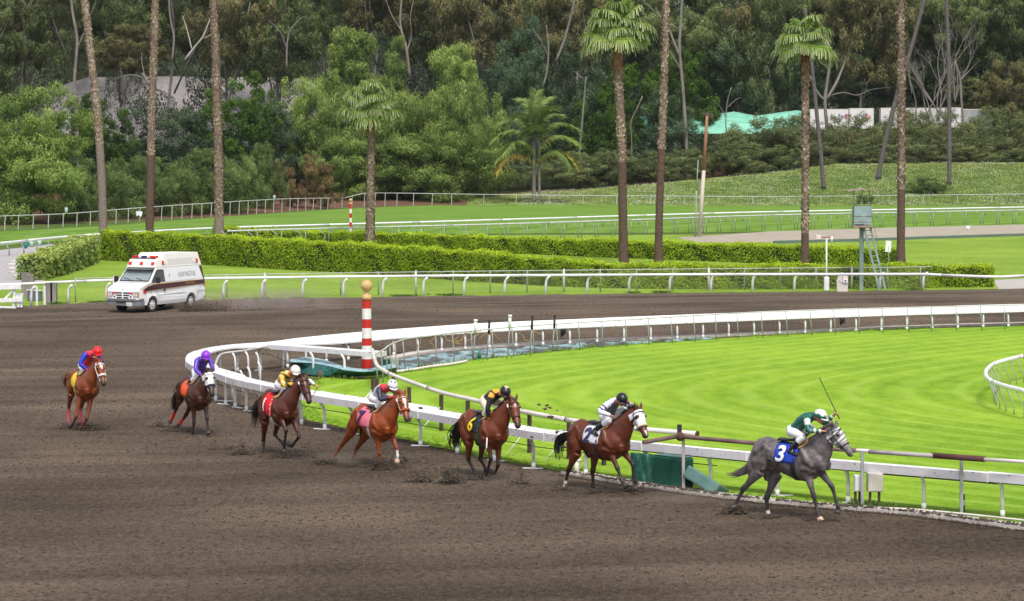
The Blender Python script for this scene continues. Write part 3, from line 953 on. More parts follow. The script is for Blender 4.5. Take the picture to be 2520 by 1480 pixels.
# ---- white curved rail of the inner turf
D = [(2700, 850), (2600, 862), (2520, 876), (2450, 894.6), (2431, 908), (2425.5, 921), (2434, 935), (2468, 949), (2520, 962), (2600, 978), (2700, 996)]
zt = .86
sp = spline([G(x, y, zt) for x, y in D], .4)
e = empty('curved_turf_rail', (sp[0].x, sp[0].y, 0), 0, 'white rail curling in a tight bend on slanting grey posts in the turf', 'rail')
for k in range(0, len(sp) - 1, 8):
 mb = MB(); mb.sm = True; mb.tube(sp[k:k + 9], .065, 12, flat=1.15); mb.build('pipe_length', M_WHITE, e, world=True)
c = cum(sp); s = 1.0
while s < c[-1]:
 p, t = at_len(sp, c, s); n = Vector((-t.y, t.x, 0))
 if n.x < 0 and p.x > 16: n = -n
 inn = Vector((.26, -.05, 0))
 g = Vector((p.x, p.y, 0)) + inn
 mb = MB(); mb.sm = True
 mb.tube([g, g + Vector((0, 0, .26)), Vector((p.x, p.y, zt - .04)) + inn * .12], .018, 6)
 mb.build('post', M_GREYPOST, e, world=True)
 s += .82
mb = MB(); mb.sm = True; q = G(2517, 877, zt); mb.tube([q - Vector((.02, 0, 0)), q + Vector((.35, .15, 0))], .075, 12); mb.build('red_band', mat('red_band', (.35, .01, .02), .5), e, world=True)
# ---- outer rail
A = [(-260, 716), (-60, 705), (0, 702), (90, 698), (262, 690.5), (500, 686), (720, 683), (1140, 679), (1445, 677.5), (1750, 676), (2062, 675.5), (2290, 675.5), (2306, 677), (2440, 682), (2470, 682), (2520, 679), (2640, 674)]
zt = 1.06
sp = spline([G(x, y, zt) for x, y in A], 1.2)
e = empty('outer_rail', (sp[0].x, sp[0].y, 0), 0, 'long white tubular rail on swan-neck posts along the outside of the dirt', 'rail')
for k in range(0, len(sp) - 1, 5):
 mb = MB(); mb.sm = True; mb.tube(sp[k:k + 6], .078, 10); mb.build('pipe_length', M_WHITE, e, world=True)
pm = MB(); pm.sm = True
pm.tube([(0, 0, 0), (0, 0, .5), (.03, -.02, .72), (.10, -.06, .88), (.22, -.12, .99)], [.07, .07, .068, .062, .055], 8)
SW = pm.mesh('swan_neck_post', M_WHITE)
for x, y in [(77, 754), (168, 750), (262, 745), (355, 742), (452, 740), (550, 738), (645, 735.5), (745, 734), (845, 732.5), (942, 731), (1042, 729.5), (1142, 728), (1242, 727), (1343, 725.5), (1445, 724), (1548, 722.5), (1648, 721), (1750, 720), (1852, 719), (1955, 717.5), (2062, 716.5), (2165, 715.5), (2272, 714.5)]:
 o = link('post', SW, e); g = G(x, y); o.location = g - e.location
 # the rail lies a little on the track side of the foot
 o.scale = (1, 1, 1.04)
mb = MB(); mb.tube([G(110, 752), G(110, 752) + Vector((0, 0, 1.0))], .06, 8); mb.build('post', M_WHITE, e, world=True)
mb = MB(); mb.tube([G(91, 752), G(91, 752) + Vector((0, 0, 1.0))], .06, 8); mb.build('post', M_WHITE, e, world=True)
# ---- chain-link fence behind it
e = empty('chain_link_fence', tuple(G(186, 744)), 0, 'low chain link fence with grey posts just behind the outer white rail', 'fence')
fb = [(186, 744), (560, 733), (938, 726), (1445, 719), (1965, 713), (2240, 710.5), (2345, 706)]
fsp = spline([G(x, y) for x, y in fb], 1.4)
mb = MB(); mb.sm = True; mb.tube([p + Vector((0, 0, 1.24)) for p in fsp], .022, 6); mb.build('top_pipe', M_GREYRAIL, e, world=True)
thin = MB(); thin.sm = True; thin.tube([(0, 0, 0), (0, 0, 1.3)], .035, 6); THIN = thin.mesh('thin_post', M_GREYPOST)
thick = MB(); thick.sm = True; thick.tube([(0, 0, 0), (0, 0, 1.27)], .06, 8); thick.ball((0, 0, 1.27), .065, 8, 5); THICK = thick.mesh('thick_post', M_GREYRAIL)
c = cum(fsp); s = 0; k = 0
while s < c[-1]:
 p, t = at_len(fsp, c, s)
 o = link('post', THICK if k % 4 == 1 else THIN, e); o.location = p - e.location
 s += 2.12; k += 1
# woven wires
wi = MB()
L = c[-1]; d = .13
for sgn in (1, -1):
 s = 0.0
 while s < L - 1.2:
  a, _ = at_len(fsp, c, s if sgn > 0 else s + 1.15); b, _ = at_len(fsp, c, s + 1.15 if sgn > 0 else s)
  a = a + Vector((0, 0, .05)); b = b + Vector((0, 0, 1.22))
  w = Vector((.0016, 0, 0))
  wi.add([a - w, a + w, b + w, b - w], [(0, 1, 2, 3)])
  s += d
o = wi.build('wire_mesh', M_GREYRAIL, e, world=True); tag(o, kind='stuff')
# ---- two rails on the far turf
def far_rail(name, label, pts, zt, r, post, spacing, mp, every=4, mesh_seg=True):
 sp = spline([G(x, y, zt) for x, y in pts], 2.0)
 e = empty(name, (sp[0].x, sp[0].y, 0), 0, label, 'rail')
 for k in range(0, len(sp) - 1, 6):
  mb = MB(); mb.sm = True; mb.tube(sp[k:k + 7], r, 8); mb.build('pipe_length', mp, e, world=True)
 c = cum(sp); s = .5
 while s < c[-1]:
  p, t = at_len(sp, c, s)
  o = link('post', post, e); o.location = Vector((p.x, p.y, 0)) - e.location
  s += spacing
 return e, sp
pm = MB(); pm.sm = True; pm.tube([(.25, .2, 0), (.25, .2, .45), (0, 0, 1.0)], .05, 6); PK = pm.mesh('kinked_post', M_GREYPOST)
U1 = [(-300, 622), (0, 599), (140, 585), (280, 575), (500, 563), (631, 558.5), (900, 551), (1262, 540.5), (1600, 530), (1893, 522), (2220, 516), (2520, 510.5), (2800, 506)]
far_rail('far_turf_rail', 'white tubular rail crossing the far turf beyond the hedges', U1, 1.0, .10, PK, 3.1, M_WHITE)
U2 = [(560, 569), (711, 565), (900, 560), (1262, 551), (1600, 540), (1893, 530), (2220, 523), (2520, 517.5), (2800, 513)]
pm = MB(); pm.sm = True; pm.tube([(0, 0, 0), (0, 0, 1.5)], .04, 6); pm.tube([(-.9, 0, 1.5), (-.35, 0, 1.0), (-.3, 0, 0.0)], .05, 6); PF = pm.mesh('pair_post', M_GREYPOST)
far_rail('grey_turf_rail', 'grey rail on thin paired posts in front of the far white turf rail', U2, 1.5, .07, PF, 2.5, mat('weathered_rail', (.42, .43, .43), .7, .2, 2.0, color2=(.6, .6, .6)))
# ---- far boundary fence
B1 = [(-300, 545), (0, 532.5), (170, 526), (330, 513), (490, 502), (675, 491), (790, 488), (850, 487), (885, 478), (905, 475.5), (1000, 476), (1260, 480), (1500, 482), (1893, 484), (2240, 481), (2520, 478), (2800, 476)]
foot = [(-300, 600), (0, 569), (330, 548), (560, 532), (850, 512), (1050, 505), (1500, 503.5), (2520, 504), (2800, 503)]
tp = []
for x, y in B1:
 fy = interp(foot, x); g = G(x, fy); tp.append(Vector((g.x, g.y, up_to(g, y))))
sp = spline(tp, 2.5)
e = empty('boundary_fence', (sp[0].x, sp[0].y, 0), 0, 'long thin wire and pipe fence at the foot of the trees and bank', 'fence')
mb = MB(); mb.sm = True; mb.tube(sp, .055, 6); mb.build('top_pipe', M_GREYRAIL, e, world=True)
pm = MB(); pm.tube([(0, 0, 0), (0, 0, 1.0)], .045, 6); me_ = pm.mesh('boundary_post', M_GREYRAIL)
c = cum(sp); s = .5
while s < c[-1]:
 p, t = at_len(sp, c, s)
 o = link('post', me_, e); o.location = Vector((p.x, p.y, 0)) - e.location; o.scale = (1, 1, p.z); o.rotation_euler = (0, .05, 0)
 s += 3.2 if p.x < -10 else 5.2
# ================================================================ hedges
M_HEDGECORE = mat('hedge_twigs', (0.018, 0.03, 0.008), 0.95, 0.3, 3.0)
def hedge(label, foot, h, w, leaf, nper, seed, lw=.10, ll=.15, lump=.15, group=None):
 """clipped hedge. FOOT: front foot line (world), h: height along it (function 0..1), w: thickness"""
 r = np.random.default_rng(seed)
 sp = spline(foot, .5)
 n = len(sp)
 t = empty('hedge', (sp[0].x, sp[0].y, 0), 0, label, 'hedge', group)
 T = [(sp[min(i + 1, n - 1)] - sp[max(i - 1, 0)]).normalized() for i in range(n)]
 core = MB(); rows = []
 hs = [h(i / (n - 1)) for i in range(n)]
 back = [Vector((-q.y, q.x, 0)) for q in T]
 back = [q if q.y > -0.2 else -q for q in back]
 for i in range(n):
  b = back[i]; p = sp[i]; k = .12
  rows.append([p + b * k, p + b * k + Vector((0, 0, hs[i] - k)), p + b * (w - k) + Vector((0, 0, hs[i] - k)), p + b * (w - k)])
 vs = [q for rw in rows for q in rw]
 base = core.add(vs, [(i * 4 + j, i * 4 + j + 1, i * 4 + j + 5, i * 4 + j + 4) for i in range(n - 1) for j in range(3)])
 core.f += [(0, 3, 2, 1), tuple(base + (n - 1) * 4 + j for j in range(4))]; core.mi += [0, 0]; core.smooth += [False, False]
 core.build('core', M_HEDGECORE, t, world=True)
 L = (n - 1) * .5
 hm = sum(hs) / n
 def place(cnt, kind):
  s = r.uniform(0, n - 1.001, cnt); i = s.astype(int); f = (s - i)[:, None]
  A = np.array([tuple(p) for p in sp]); Bk = np.array([tuple(p) for p in back]); Hh = np.array(hs)
  p = A[i] * (1 - f) + A[i + 1] * f; b = Bk[i]; hh = Hh[i]
  u = r.random(cnt)
  lumps = lump * (np.sin(s * 1.3 + u * 5) * .5 + np.sin(s * .45 + 2) * .5) + np.abs(r.normal(0, .06, cnt)) - .05 + (r.random(cnt) < .03) * r.uniform(0, .22, cnt)
  if kind == 'front':
   p = p - b * lumps[:, None]; p[:, 2] = u * (hh + .02)
   N = -b + r.normal(0, .6, (cnt, 3)) + np.array([0, 0, .35])
  elif kind == 'top':
   p = p + b * (u * w)[:, None]; p[:, 2] = hh + lumps * .9
   N = np.array([0, 0, 1.0]) + r.normal(0, .5, (cnt, 3))
  else:
   e = r.integers(0, 2, cnt); q = np.where(e[:, None] == 0, A[0], A[-1]); bb = np.where(e[:, None] == 0, Bk[0], Bk[-1])
   hh = np.where(e == 0, Hh[0], Hh[-1])
   p = q + bb * (u * w)[:, None]; p[:, 2] = r.random(cnt) * hh
   tt = np.array([tuple(T[0]), tuple(T[-1])]); N = np.where(e[:, None] == 0, -tt[0], tt[1]) + r.normal(0, .5, (cnt, 3))
  p[:, 0] += 0
  return p, N, kind
 P_, N_, tint = [], [], []
 for kind, cnt in (('front', int(L * hm * nper)), ('top', int(L * w * nper * 1.2)), ('end', int(2 * w * hm * nper))):
  p, N, k = place(cnt, kind)
  P_.append(p); N_.append(N)
  base_t = {'front': .52, 'top': .85, 'end': .45}[kind]  # top lighter, front and ends darker: light from above put into the tint
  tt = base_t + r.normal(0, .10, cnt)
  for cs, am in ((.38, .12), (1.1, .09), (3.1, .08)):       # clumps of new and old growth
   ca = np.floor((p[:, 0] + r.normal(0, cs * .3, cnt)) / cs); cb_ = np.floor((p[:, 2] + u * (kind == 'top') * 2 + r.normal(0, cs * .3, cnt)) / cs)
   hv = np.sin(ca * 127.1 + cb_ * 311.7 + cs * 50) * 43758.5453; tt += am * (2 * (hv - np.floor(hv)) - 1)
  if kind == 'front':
   tt += .30 * np.clip(p[:, 2] / hm - .6, 0, 1)  # front painted lighter towards its lit upper edge
  tint.append(tt)
 Pp = np.concatenate(P_) - np.array(tuple(t.location)); Nn = np.concatenate(N_); ti = np.concatenate(tint)
 m = len(Pp)
 Lx = np.stack([r.normal(0, .7, m), r.normal(0, .7, m), r.normal(-.3, .6, m)], 1)
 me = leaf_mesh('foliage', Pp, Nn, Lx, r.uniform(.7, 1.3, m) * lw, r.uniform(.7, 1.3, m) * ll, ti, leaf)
 link('foliage', me, t)
 return t
ML_HEDGE = leaf_mat('hedge_leaf', (0.035, 0.11, 0.004), (0.56, 0.72, 0.045), .3)
ML_HEDGE2 = leaf_mat('grey_hedge_leaf', (0.06, 0.13, 0.02), (0.50, 0.58, 0.16), .3)
hf = [G(x, y) for x, y in [(246, 641), (330, 645), (500, 652), (700, 664), (850, 672), (1000, 682), (1240, 698), (1440, 708), (1700, 712), (2000, 711), (2250, 709), (2448, 707)]]
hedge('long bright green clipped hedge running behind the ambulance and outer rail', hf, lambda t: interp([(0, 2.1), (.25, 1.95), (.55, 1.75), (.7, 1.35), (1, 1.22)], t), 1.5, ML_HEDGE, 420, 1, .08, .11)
hf = [G(x, y) for x, y in [(104, 690), (150, 679), (195, 664), (238, 646)]]
hedge('short loose hedge with rough greyish leaves beside the service road', hf, lambda t: 1.35 + .5 * t, 1.5, ML_HEDGE2, 170, 2, .12, .26, .25)
hf = [G(x, y) for x, y in [(738, 603), (1000, 613), (1300, 626), (1700, 642), (1980, 652), (2192, 661)]]
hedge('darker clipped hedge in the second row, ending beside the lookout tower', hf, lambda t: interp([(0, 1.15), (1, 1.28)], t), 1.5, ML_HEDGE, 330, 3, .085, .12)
hf = [G(x, y) for x, y in [(524, 596), (580, 598), (640, 600), (722, 602)]]
hedge('small dark hedge piece behind the third tall palm trunk', hf, lambda t: 1.35 - .3 * t, 1.4, ML_HEDGE, 150, 4, .12, .2, .2)
# ================================================================ trees
def cloud(name, seed, W, Hh, ncl, nleaf, leaf, lw, ll, droop=.6, shape='dome', rmin=.9, rmax=2.0, D=None, tintbias=0.0, upw=.35):
 """crown made of many leaf clusters; origin at the crown's foot centre"""
 r = np.random.default_rng(seed)
 D = D or W
 C = []
 while len(C) < ncl:
  p = r.uniform(-1, 1, 3)
  u = (p[2] + 1) / 2
  if shape == 'dome': rad = math.sqrt(max(0, 1 - max(0, (u - .35) / .65) ** 2)) * (0.8 + .2 * min(1, u / .3))
  elif shape == 'cone': rad = (1 - u) ** .75 * .95 + .08
  elif shape == 'egg': rad = math.sqrt(max(0, 1 - (2 * u - 1) ** 2))
  else: rad = 1.0
  q = math.hypot(p[0], p[1])
  if q > rad or q < rad * .25 * (r.random() < .8): continue
  C.append((p[0] * W / 2, p[1] * D / 2, u * Hh))
 C = np.array(C)
 R = r.uniform(rmin, rmax, ncl)
 # each cluster is itself a bunch of sprays of uneven size
 ns = 9
 so = r.normal(0, 1, (ncl, ns, 3)); so /= np.linalg.norm(so, axis=2, keepdims=True)
 so[:, :, 2] = so[:, :, 2] * .8 + .15
 ax_ = r.uniform(.65, 1.35, (ncl, 1, 3))
 SC_ = (C[:, None, :] + so * ax_ * (R * .78)[:, None, None]).reshape(-1, 3)
 SR = (R[:, None] * r.uniform(.22, .55, (ncl, ns))).reshape(-1)
 wt = SR ** 2; q = r.choice(ncl * ns, nleaf, p=wt / wt.sum()); k = q // ns
 d = r.normal(0, 1, (nleaf, 3)); d[:, 2] += upw; d /= np.linalg.norm(d, axis=1, keepdims=True)
 rad = SR[q] * (1 - np.abs(r.normal(0, .30, nleaf))) * np.where(r.random(nleaf) < .12, r.uniform(1, 1.7, nleaf), 1.0)
 Pp = SC_[q] + d * rad[:, None] * np.array([1, 1, .8 + .5 * min(droop, 1)])
 Pp[:, 2] -= (droop * SR[q] * 1.1) * r.random(nleaf) ** 2
 big = (Pp - C[k]) / R[k][:, None]
 st = r.normal(0, .09, ncl * ns)
 N = d + r.normal(0, .45, (nleaf, 3))
 L = r.normal(0, .6, (nleaf, 3)); L[:, 2] -= droop * 1.6
 ct = r.normal(0, .13, ncl)
 tint = .46 + tintbias + ct[k] + st[q] + .12 * d[:, 2] + .12 * np.clip(big[:, 2], -1, 1) + r.normal(0, .10, nleaf) + .12 * (Pp[:, 2] / Hh - .5)  # upward leaves and crown tops lighter: overhead light painted into the tint
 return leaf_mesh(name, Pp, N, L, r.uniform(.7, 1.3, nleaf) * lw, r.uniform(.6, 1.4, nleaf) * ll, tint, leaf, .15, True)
L_PEPPER = leaf_mat('pepper_leaf', (0.022, 0.06, 0.011), (0.36, 0.47, 0.12), .3)
L_EUC = leaf_mat('eucalyptus_leaf', (0.036, 0.056, 0.024), (0.215, 0.26, 0.095), .25)
L_EUCR = leaf_mat('reddish_eucalyptus_leaf', (0.046, 0.050, 0.024), (0.235, 0.215, 0.09), .25)
L_DARK = leaf_mat('dark_leaf', (0.020, 0.046, 0.030), (0.13, 0.19, 0.09), .2)
L_GREEN = leaf_mat('mid_green_leaf', (0.014, 0.045, 0.006), (0.11, 0.20, 0.025), .3)
L_SHRUB = leaf_mat('shrub_leaf', (0.020, 0.048, 0.014), (0.24, 0.32, 0.10), .25)
L_RED = leaf_mat('bronze_shrub_leaf', (0.05, 0.045, 0.02), (0.30, 0.20, 0.09), .25)
L_IVY = leaf_mat('ivy_leaf', (0.025, 0.04, 0.013), (0.24, 0.28, 0.11), .2)
CR = {
 'pepper': [cloud('pepper_crown', s, 12, 14, 52, 44000, L_PEPPER, .095, .44, 1.1, 'dome', 1.1, 2.3) for s in (1, 2)],
 'pepper_cone': [cloud('pepper_top', s, 9, 15, 38, 32000, L_PEPPER, .095, .42, .9, 'cone', .9, 1.9, tintbias=.05) for s in (3, 4)],
 'euc': [cloud('eucalyptus_crown', s, 13, 16, 46, 36000, L_EUC, .13, .42, .9, 'egg', .9, 2.2) for s in (5, 6, 7)],
 'eucr': [cloud('red_eucalyptus_crown', s, 12, 14, 38, 30000, L_EUCR, .13, .40, .9, 'egg', .8, 2.0) for s in (8, 9)],
 'dark': [cloud('dark_crown', s, 14, 16, 50, 33000, L_DARK, .18, .33, .5, 'dome', 1.1, 2.5) for s in (10, 11)],
 'green': [cloud('green_crown', s, 11, 13, 48, 32000, L_GREEN, .17, .26, .4, 'dome', .9, 1.9) for s in (12, 13)],
 'shrub': [cloud('shrub_crown', s, 8, 6, 46, 34000, L_SHRUB, .08, .18, .4, 'dome', .7, 1.4) for s in (14, 15)],
 'red': [cloud('bronze_crown', 16, 7, 6, 34, 22000, L_RED, .08, .20, .5, 'dome', .6, 1.2)],
 'ivy': [cloud('ivy_crown', s, 12, 8, 50, 36000, L_IVY, .13, .19, .3, 'dome', 1.0, 2.0) for s in (17, 18)],
}
M_PALE = mat('pale_bark', (.11, .095, .08), .85, .2, .6, color2=(.25, .22, .195), stretch=(1, 1, .3), bump=.02, bscale=4)
M_BARK = mat('brown_bark', (.07, .05, .04), .9, .3, 1.0, color2=(.16, .12, .09), bump=.03, bscale=4)
M_GREYBARK = mat('grey_bark', (.11, .10, .09), .9, .2, .8, color2=(.24, .21, .20), bump=.02, bscale=5)
rt = random.Random(77)
def branchy(mb, p0, p1, r0, r1, depth, rnd, spread=.5):
 """tapered limb that forks"""
 mid = p0.lerp(p1, .5) + Vector((rnd.uniform(-1, 1), rnd.uniform(-1, 1), 0)) * (p1 - p0).length * .06
 mb.tube([p0, mid, p1], [r0, (r0 + r1) / 2, r1], 6, caps=True)
 if depth <= 0: return
 L = (p1 - p0).length
 for k in range(2 + (rnd.random() < .4)):
  s = p0.lerp(p1, rnd.uniform(.55, 1.0))
  d = (p1 - p0).normalized() + Vector((rnd.uniform(-1, 1), rnd.uniform(-1, 1), rnd.uniform(-.1, .7))) * spread
  branchy(mb, s, s + d.normalized() * L * rnd.uniform(.45, .7), r1 * .9, r1 * .45, depth - 1, rnd, spread * 1.1)
def tree(kind, cx, ytop, ybot, width, Y, name, label, group=None, trunk=None, var=0, ground=None, cat='tree', bark=None):
 """crown filling the given outline at distance Y, on a forked trunk"""
 s = FPX / Y
 X = (cx - CX) / s
 gz = bank_h(X, Y) if Y > 235 else 0.0
 zt = P(cx, ytop, Y).z; zb = P(cx, ybot, Y).z
 t = empty(name, (X, Y, gz), 0, label, cat, group)
 me = CR[kind][var % len(CR[kind])]
 dims = {'pepper': (12, 14), 'pepper_cone': (9, 15), 'euc': (13, 16), 'eucr': (12, 14), 'dark': (14, 16), 'green': (11, 13), 'shrub': (8, 6), 'red': (7, 6), 'ivy': (12, 8)}[kind]
 o = link('crown', me, t)
 sx = width / s / dims[0]; sz = (zt - zb) / dims[1]
 o.scale = (sx, sx if kind not in ('ivy', 'shrub') else min(sx, 1.1), sz)
 o.location = (0, 0, zb - gz)
 # swap sides instead of turning, so that the outline keeps its width
 o.rotation_euler = (0, 0, rt.choice([0, math.pi]) + rt.uniform(-.35, .35))
 if trunk:
  mb = MB(); mb.sm = True
  top = Vector((rt.uniform(-.4, .4), 0, (zb - gz) + (zt - zb) * .6))
  rr_ = random.Random(int(cx) + int(Y))
  branchy(mb, Vector((0, 0, -.3)), Vector((top.x * .5, 0, max(1.0, (zb - gz) * .9 + (zt - zb) * .18))), trunk, trunk * .75, 2, rr_, .55)
  mb.build('trunk', bark or M_BARK, t)
 return t
def stem(path, Y, w, name, label, m=M_PALE, group=None, forks=(), wb=None, cat='tree', foot=True):
 """a tree trunk seen along PATH (picture measurements), widths w (bottom) .. wb (top)"""
 s = FPX / Y
 pts = [P(x, y, Y) for x, y in path]
 if foot:
  g = bank_h(pts[0].x, Y) if Y > 235 else 0
  if pts[0].z > g: pts = [Vector((pts[0].x + (pts[0].x - pts[1].x) * .1, Y, g - .2))] + pts
 t = empty(name, tuple(pts[0]), 0, label, cat, group)
 wb = wb or w * .6
 n = len(pts)
 mb = MB(); mb.sm = True
 sp = spline(pts, 1.0)
 k = len(sp)
 mb.tube(sp, [(w + (wb - w) * i / (k - 1)) * .72 / s / 2 * (1 + .06 * math.sin(i * 1.7)) for i in range(k)], 9)
 mb.build('trunk', m, t, world=True)
 for fk in forks:
  f, fw = fk[0], fk[1]
  rr_ = random.Random(int(f[0][0]))
  q = [P(x, y, Y + (i * rr_.uniform(-.5, .8))) for i, (x, y) in enumerate(f)]
  mb = MB(); mb.sm = True; sp = spline(q, .8); k = len(sp)
  mb.tube(sp, [max(.03, fw * .8 / s / 2 * (1 - .65 * i / (k - 1))) for i in range(k)], 7)
  mb.build('branch', m, t, world=True)
 return t
# --- far dark backdrop of woods on the hill
def woods(name, seed, x0, x1, Y0, Y1, n, leaf, w, l, zlo, zhi, label):
 r = np.random.default_rng(seed)
 k = 420
 cx = r.uniform(x0, x1, k); cy = r.uniform(Y0, Y1, k); cz = r.uniform(zlo, zhi, k); R = r.uniform(2.5, 5.5, k)
 i = r.integers(0, k, n)
 d = r.normal(0, 1, (n, 3)); d[:, 2] += .4; d /= np.linalg.norm(d, axis=1, keepdims=True)
 Pp = np.stack([cx[i], cy[i], cz[i]], 1) + d * R[i][:, None]
 tint = .42 + r.normal(0, .16, k)[i] + .16 * d[:, 2] + r.normal(0, .14, n)  # leaves facing up are tinted lighter, as if lit from above
 me = leaf_mesh(name, Pp, d + r.normal(0, .4, (n, 3)), np.stack([r.normal(0, .5, n), r.normal(0, .5, n), -np.ones(n)], 1), r.uniform(.7, 1.3, n) * w, r.uniform(.7, 1.3, n) * l, tint, leaf, .2, True)
 return tag(link(name, me), label, 'woods', kind='stuff')
L_FAR = leaf_mat('far_woods_leaf', (.018, .032, .022), (.15, .18, .10), .2)
woods('distant_woods', 31, -150, 145, 478, 520, 170000, L_FAR, .34, .6, 4, 46, 'dense dark woods rising on the hill behind all the other trees')
woods('hill_woods', 32, -140, 140, 560, 640, 90000, L_FAR, .6, 1.0, 14, 66, 'second band of dark woods higher on the hill, seen through gaps')
GE = 'tall eucalyptus trees behind the far turf'
# --- back row
row = []
for i, (cx, yt, yb, w, Y, kd, tr) in enumerate([
 (-60, -60, 250, 240, 440, 'euc', .5), (60, -90, 190, 230, 452, 'eucr', .5), (190, -110, 160, 230, 446, 'euc', .5), (300, -60, 140, 230, 455, 'euc', .5),
 (330, 60, 185, 180, 436, 'eucr', 0), (430, -90, 140, 240, 460, 'euc', .5), (560, -80, 170, 230, 448, 'eucr', .5), (690, -60, 210, 250, 452, 'euc', .5),
 (800, -120, 150, 240, 462, 'euc', .5), (930, -110, 120, 240, 455, 'eucr', .4), (1060, -60, 170, 230, 462, 'euc', .5), (1180, -90, 230, 240, 450, 'eucr', .5),
 (1300, -60, 240, 230, 458, 'euc', .5), (1420, -90, 190, 220, 450, 'eucr', .4), (1540, -110, 200, 230, 460, 'euc', .5), (1660, -60, 200, 230, 452, 'euc', .5),
 (1790, -90, 250, 240, 458, 'eucr', .5), (1900, -80, 270, 220, 450, 'euc', .5), (2010, -120, 160, 210, 462, 'euc', .4), (2120, -60, 265, 240, 452, 'eucr', .5),
 (2250, -120, 120, 240, 462, 'euc', .5), (2370, -110, 160, 240, 455, 'euc', .5), (2480, -60, 250, 240, 450, 'euc', .5), (2600, -90, 260, 240, 458, 'eucr', .5)]):
 row.append((cx, yt, yb, w, Y, kd, tr))
LBL = {'euc': 'tall olive green eucalyptus rising behind the {}', 'eucr': 'tall eucalyptus with rusty brown leaves behind the {}'}
spots = ['grey slope edge', 'weeping pepper tree', 'first tall palm', 'gap between the first two palms', 'second tall palm', 'white house and forked trunk', 'third tall palm', 'grey slope end', 'tallest pepper tree top',
   'small fan palm crown', 'middle of the pepper group', 'narrow pepper peak', 'feathery palm', 'thin bare trunk', 'large fan palm crown', 'pale tall trunk', 'utility pole', 'green mound', 'second fan palm crown',
   'pale forked tree', 'bare twiggy tree', 'dark leaning palm trunk', 'slope end by the last trailer', 'far corner of the bank']
for i, (cx, yt, yb, w, Y, kd, tr) in enumerate(row):
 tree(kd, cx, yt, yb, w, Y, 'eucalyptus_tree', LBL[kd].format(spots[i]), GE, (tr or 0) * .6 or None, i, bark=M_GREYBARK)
# darker fill trees lower down
GF = 'dark evergreen trees below the eucalyptus'
fill = [(255, 232, 420, 150, 372, 'green', 'dark glossy green tree between the first two palm trunks'), (430, 255, 430, 210, 385, 'dark', 'round blue green tree behind the second and third palms'),
  (585, 175, 400, 180, 392, 'green', 'mid green tree just behind the third palm trunk'), (650, 230, 430, 170, 398, 'dark', 'dark tree in the gap beside the pepper group'),
  (560, 380, 480, 200, 380, 'dark', 'dark low tree above the clipped shrubs'), (330, 330, 470, 260, 380, 'dark', 'dark low tree filling the gap behind the shrub row'),
  (1290, 60, 300, 170, 440, 'dark', 'dark tree above the feathery palm'), (1260, 250, 450, 170, 432, 'dark', 'dark tree behind the feathery palm, low and wide'),
  (1420, 120, 420, 190, 440, 'dark', 'dark green tree between feathery palm and large fan palm'), (1560, 150, 430, 190, 436, 'green', 'mid green tree behind the large fan palm trunk'),
  (1480, 200, 450, 150, 430, 'green', 'mid green tree with ivy beside the thin pale trunk'), (1680, 110, 350, 170, 438, 'green', 'bright leafy tree behind the tall pale trunk'),
  (1640, 230, 430, 170, 428, 'dark', 'dark tree low behind the slender palm'), (1810, 60, 270, 200, 452, 'dark', 'dark tree above the green mound'),
  (1960, 90, 268, 180, 454, 'dark', 'dark tree above the trailers beside the second fan palm'), (2110, 100, 262, 190, 456, 'dark', 'blue green tree behind the pale forked tree'),
  (2230, 120, 262, 200, 458, 'dark', 'dark tree behind the bare twigs'), (2330, 60, 262, 230, 470, 'dark', 'large dark tree above the middle trailer'), (2430, 40, 270, 230, 474, 'dark', 'large dark tree above the last trailer'),
  (2400, 190, 275, 160, 446, 'euc', 'olive tree with orange leaves behind the straight dark trunk'), (2470, 150, 300, 150, 440, 'eucr', 'rusty leaved tree near the end of the trailers')]
for i, (cx, yt, yb, w, Y, kd, lb) in enumerate(fill):
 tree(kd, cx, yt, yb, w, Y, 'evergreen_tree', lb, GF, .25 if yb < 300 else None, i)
# pepper group
GP = 'weeping pepper trees'
for i, (cx, yt, yb, w, Y, kd, lb) in enumerate([
 (75, 205, 420, 290, 278, 'pepper', 'big weeping pepper tree beside the first tall palm'),
 (20, 330, 545, 330, 272, 'pepper', 'low broad pepper tree touching the fence at the picture edge'),
 (868, 30, 330, 210, 415, 'pepper_cone', 'tallest pointed pepper tree of the big group'),
 (975, 92, 330, 130, 412, 'pepper_cone', 'narrow pepper top beside the tallest one'),
 (1115, 68, 380, 200, 414, 'pepper_cone', 'pointed pepper tree with reddish twigs near the feathery palm'),
 (745, 195, 420, 190, 405, 'pepper', 'rounded pepper tree at the near end of the big group'),
 (870, 200, 470, 260, 398, 'pepper', 'wide weeping pepper tree behind the small fan palm'),
 (1010, 230, 475, 260, 396, 'pepper', 'wide weeping pepper tree in the middle of the group'),
 (1150, 190, 470, 200, 398, 'pepper', 'dense weeping pepper tree beside the feathery palm'),
 (1085, 330, 485, 320, 390, 'pepper', 'low dark pepper tree skirting the boundary fence'),
 (890, 340, 485, 250, 388, 'pepper', 'low pepper tree behind the small striped pole')]):
 tree(kd, cx, yt, yb, w, Y, 'pepper_tree', lb, GP, .35, i)
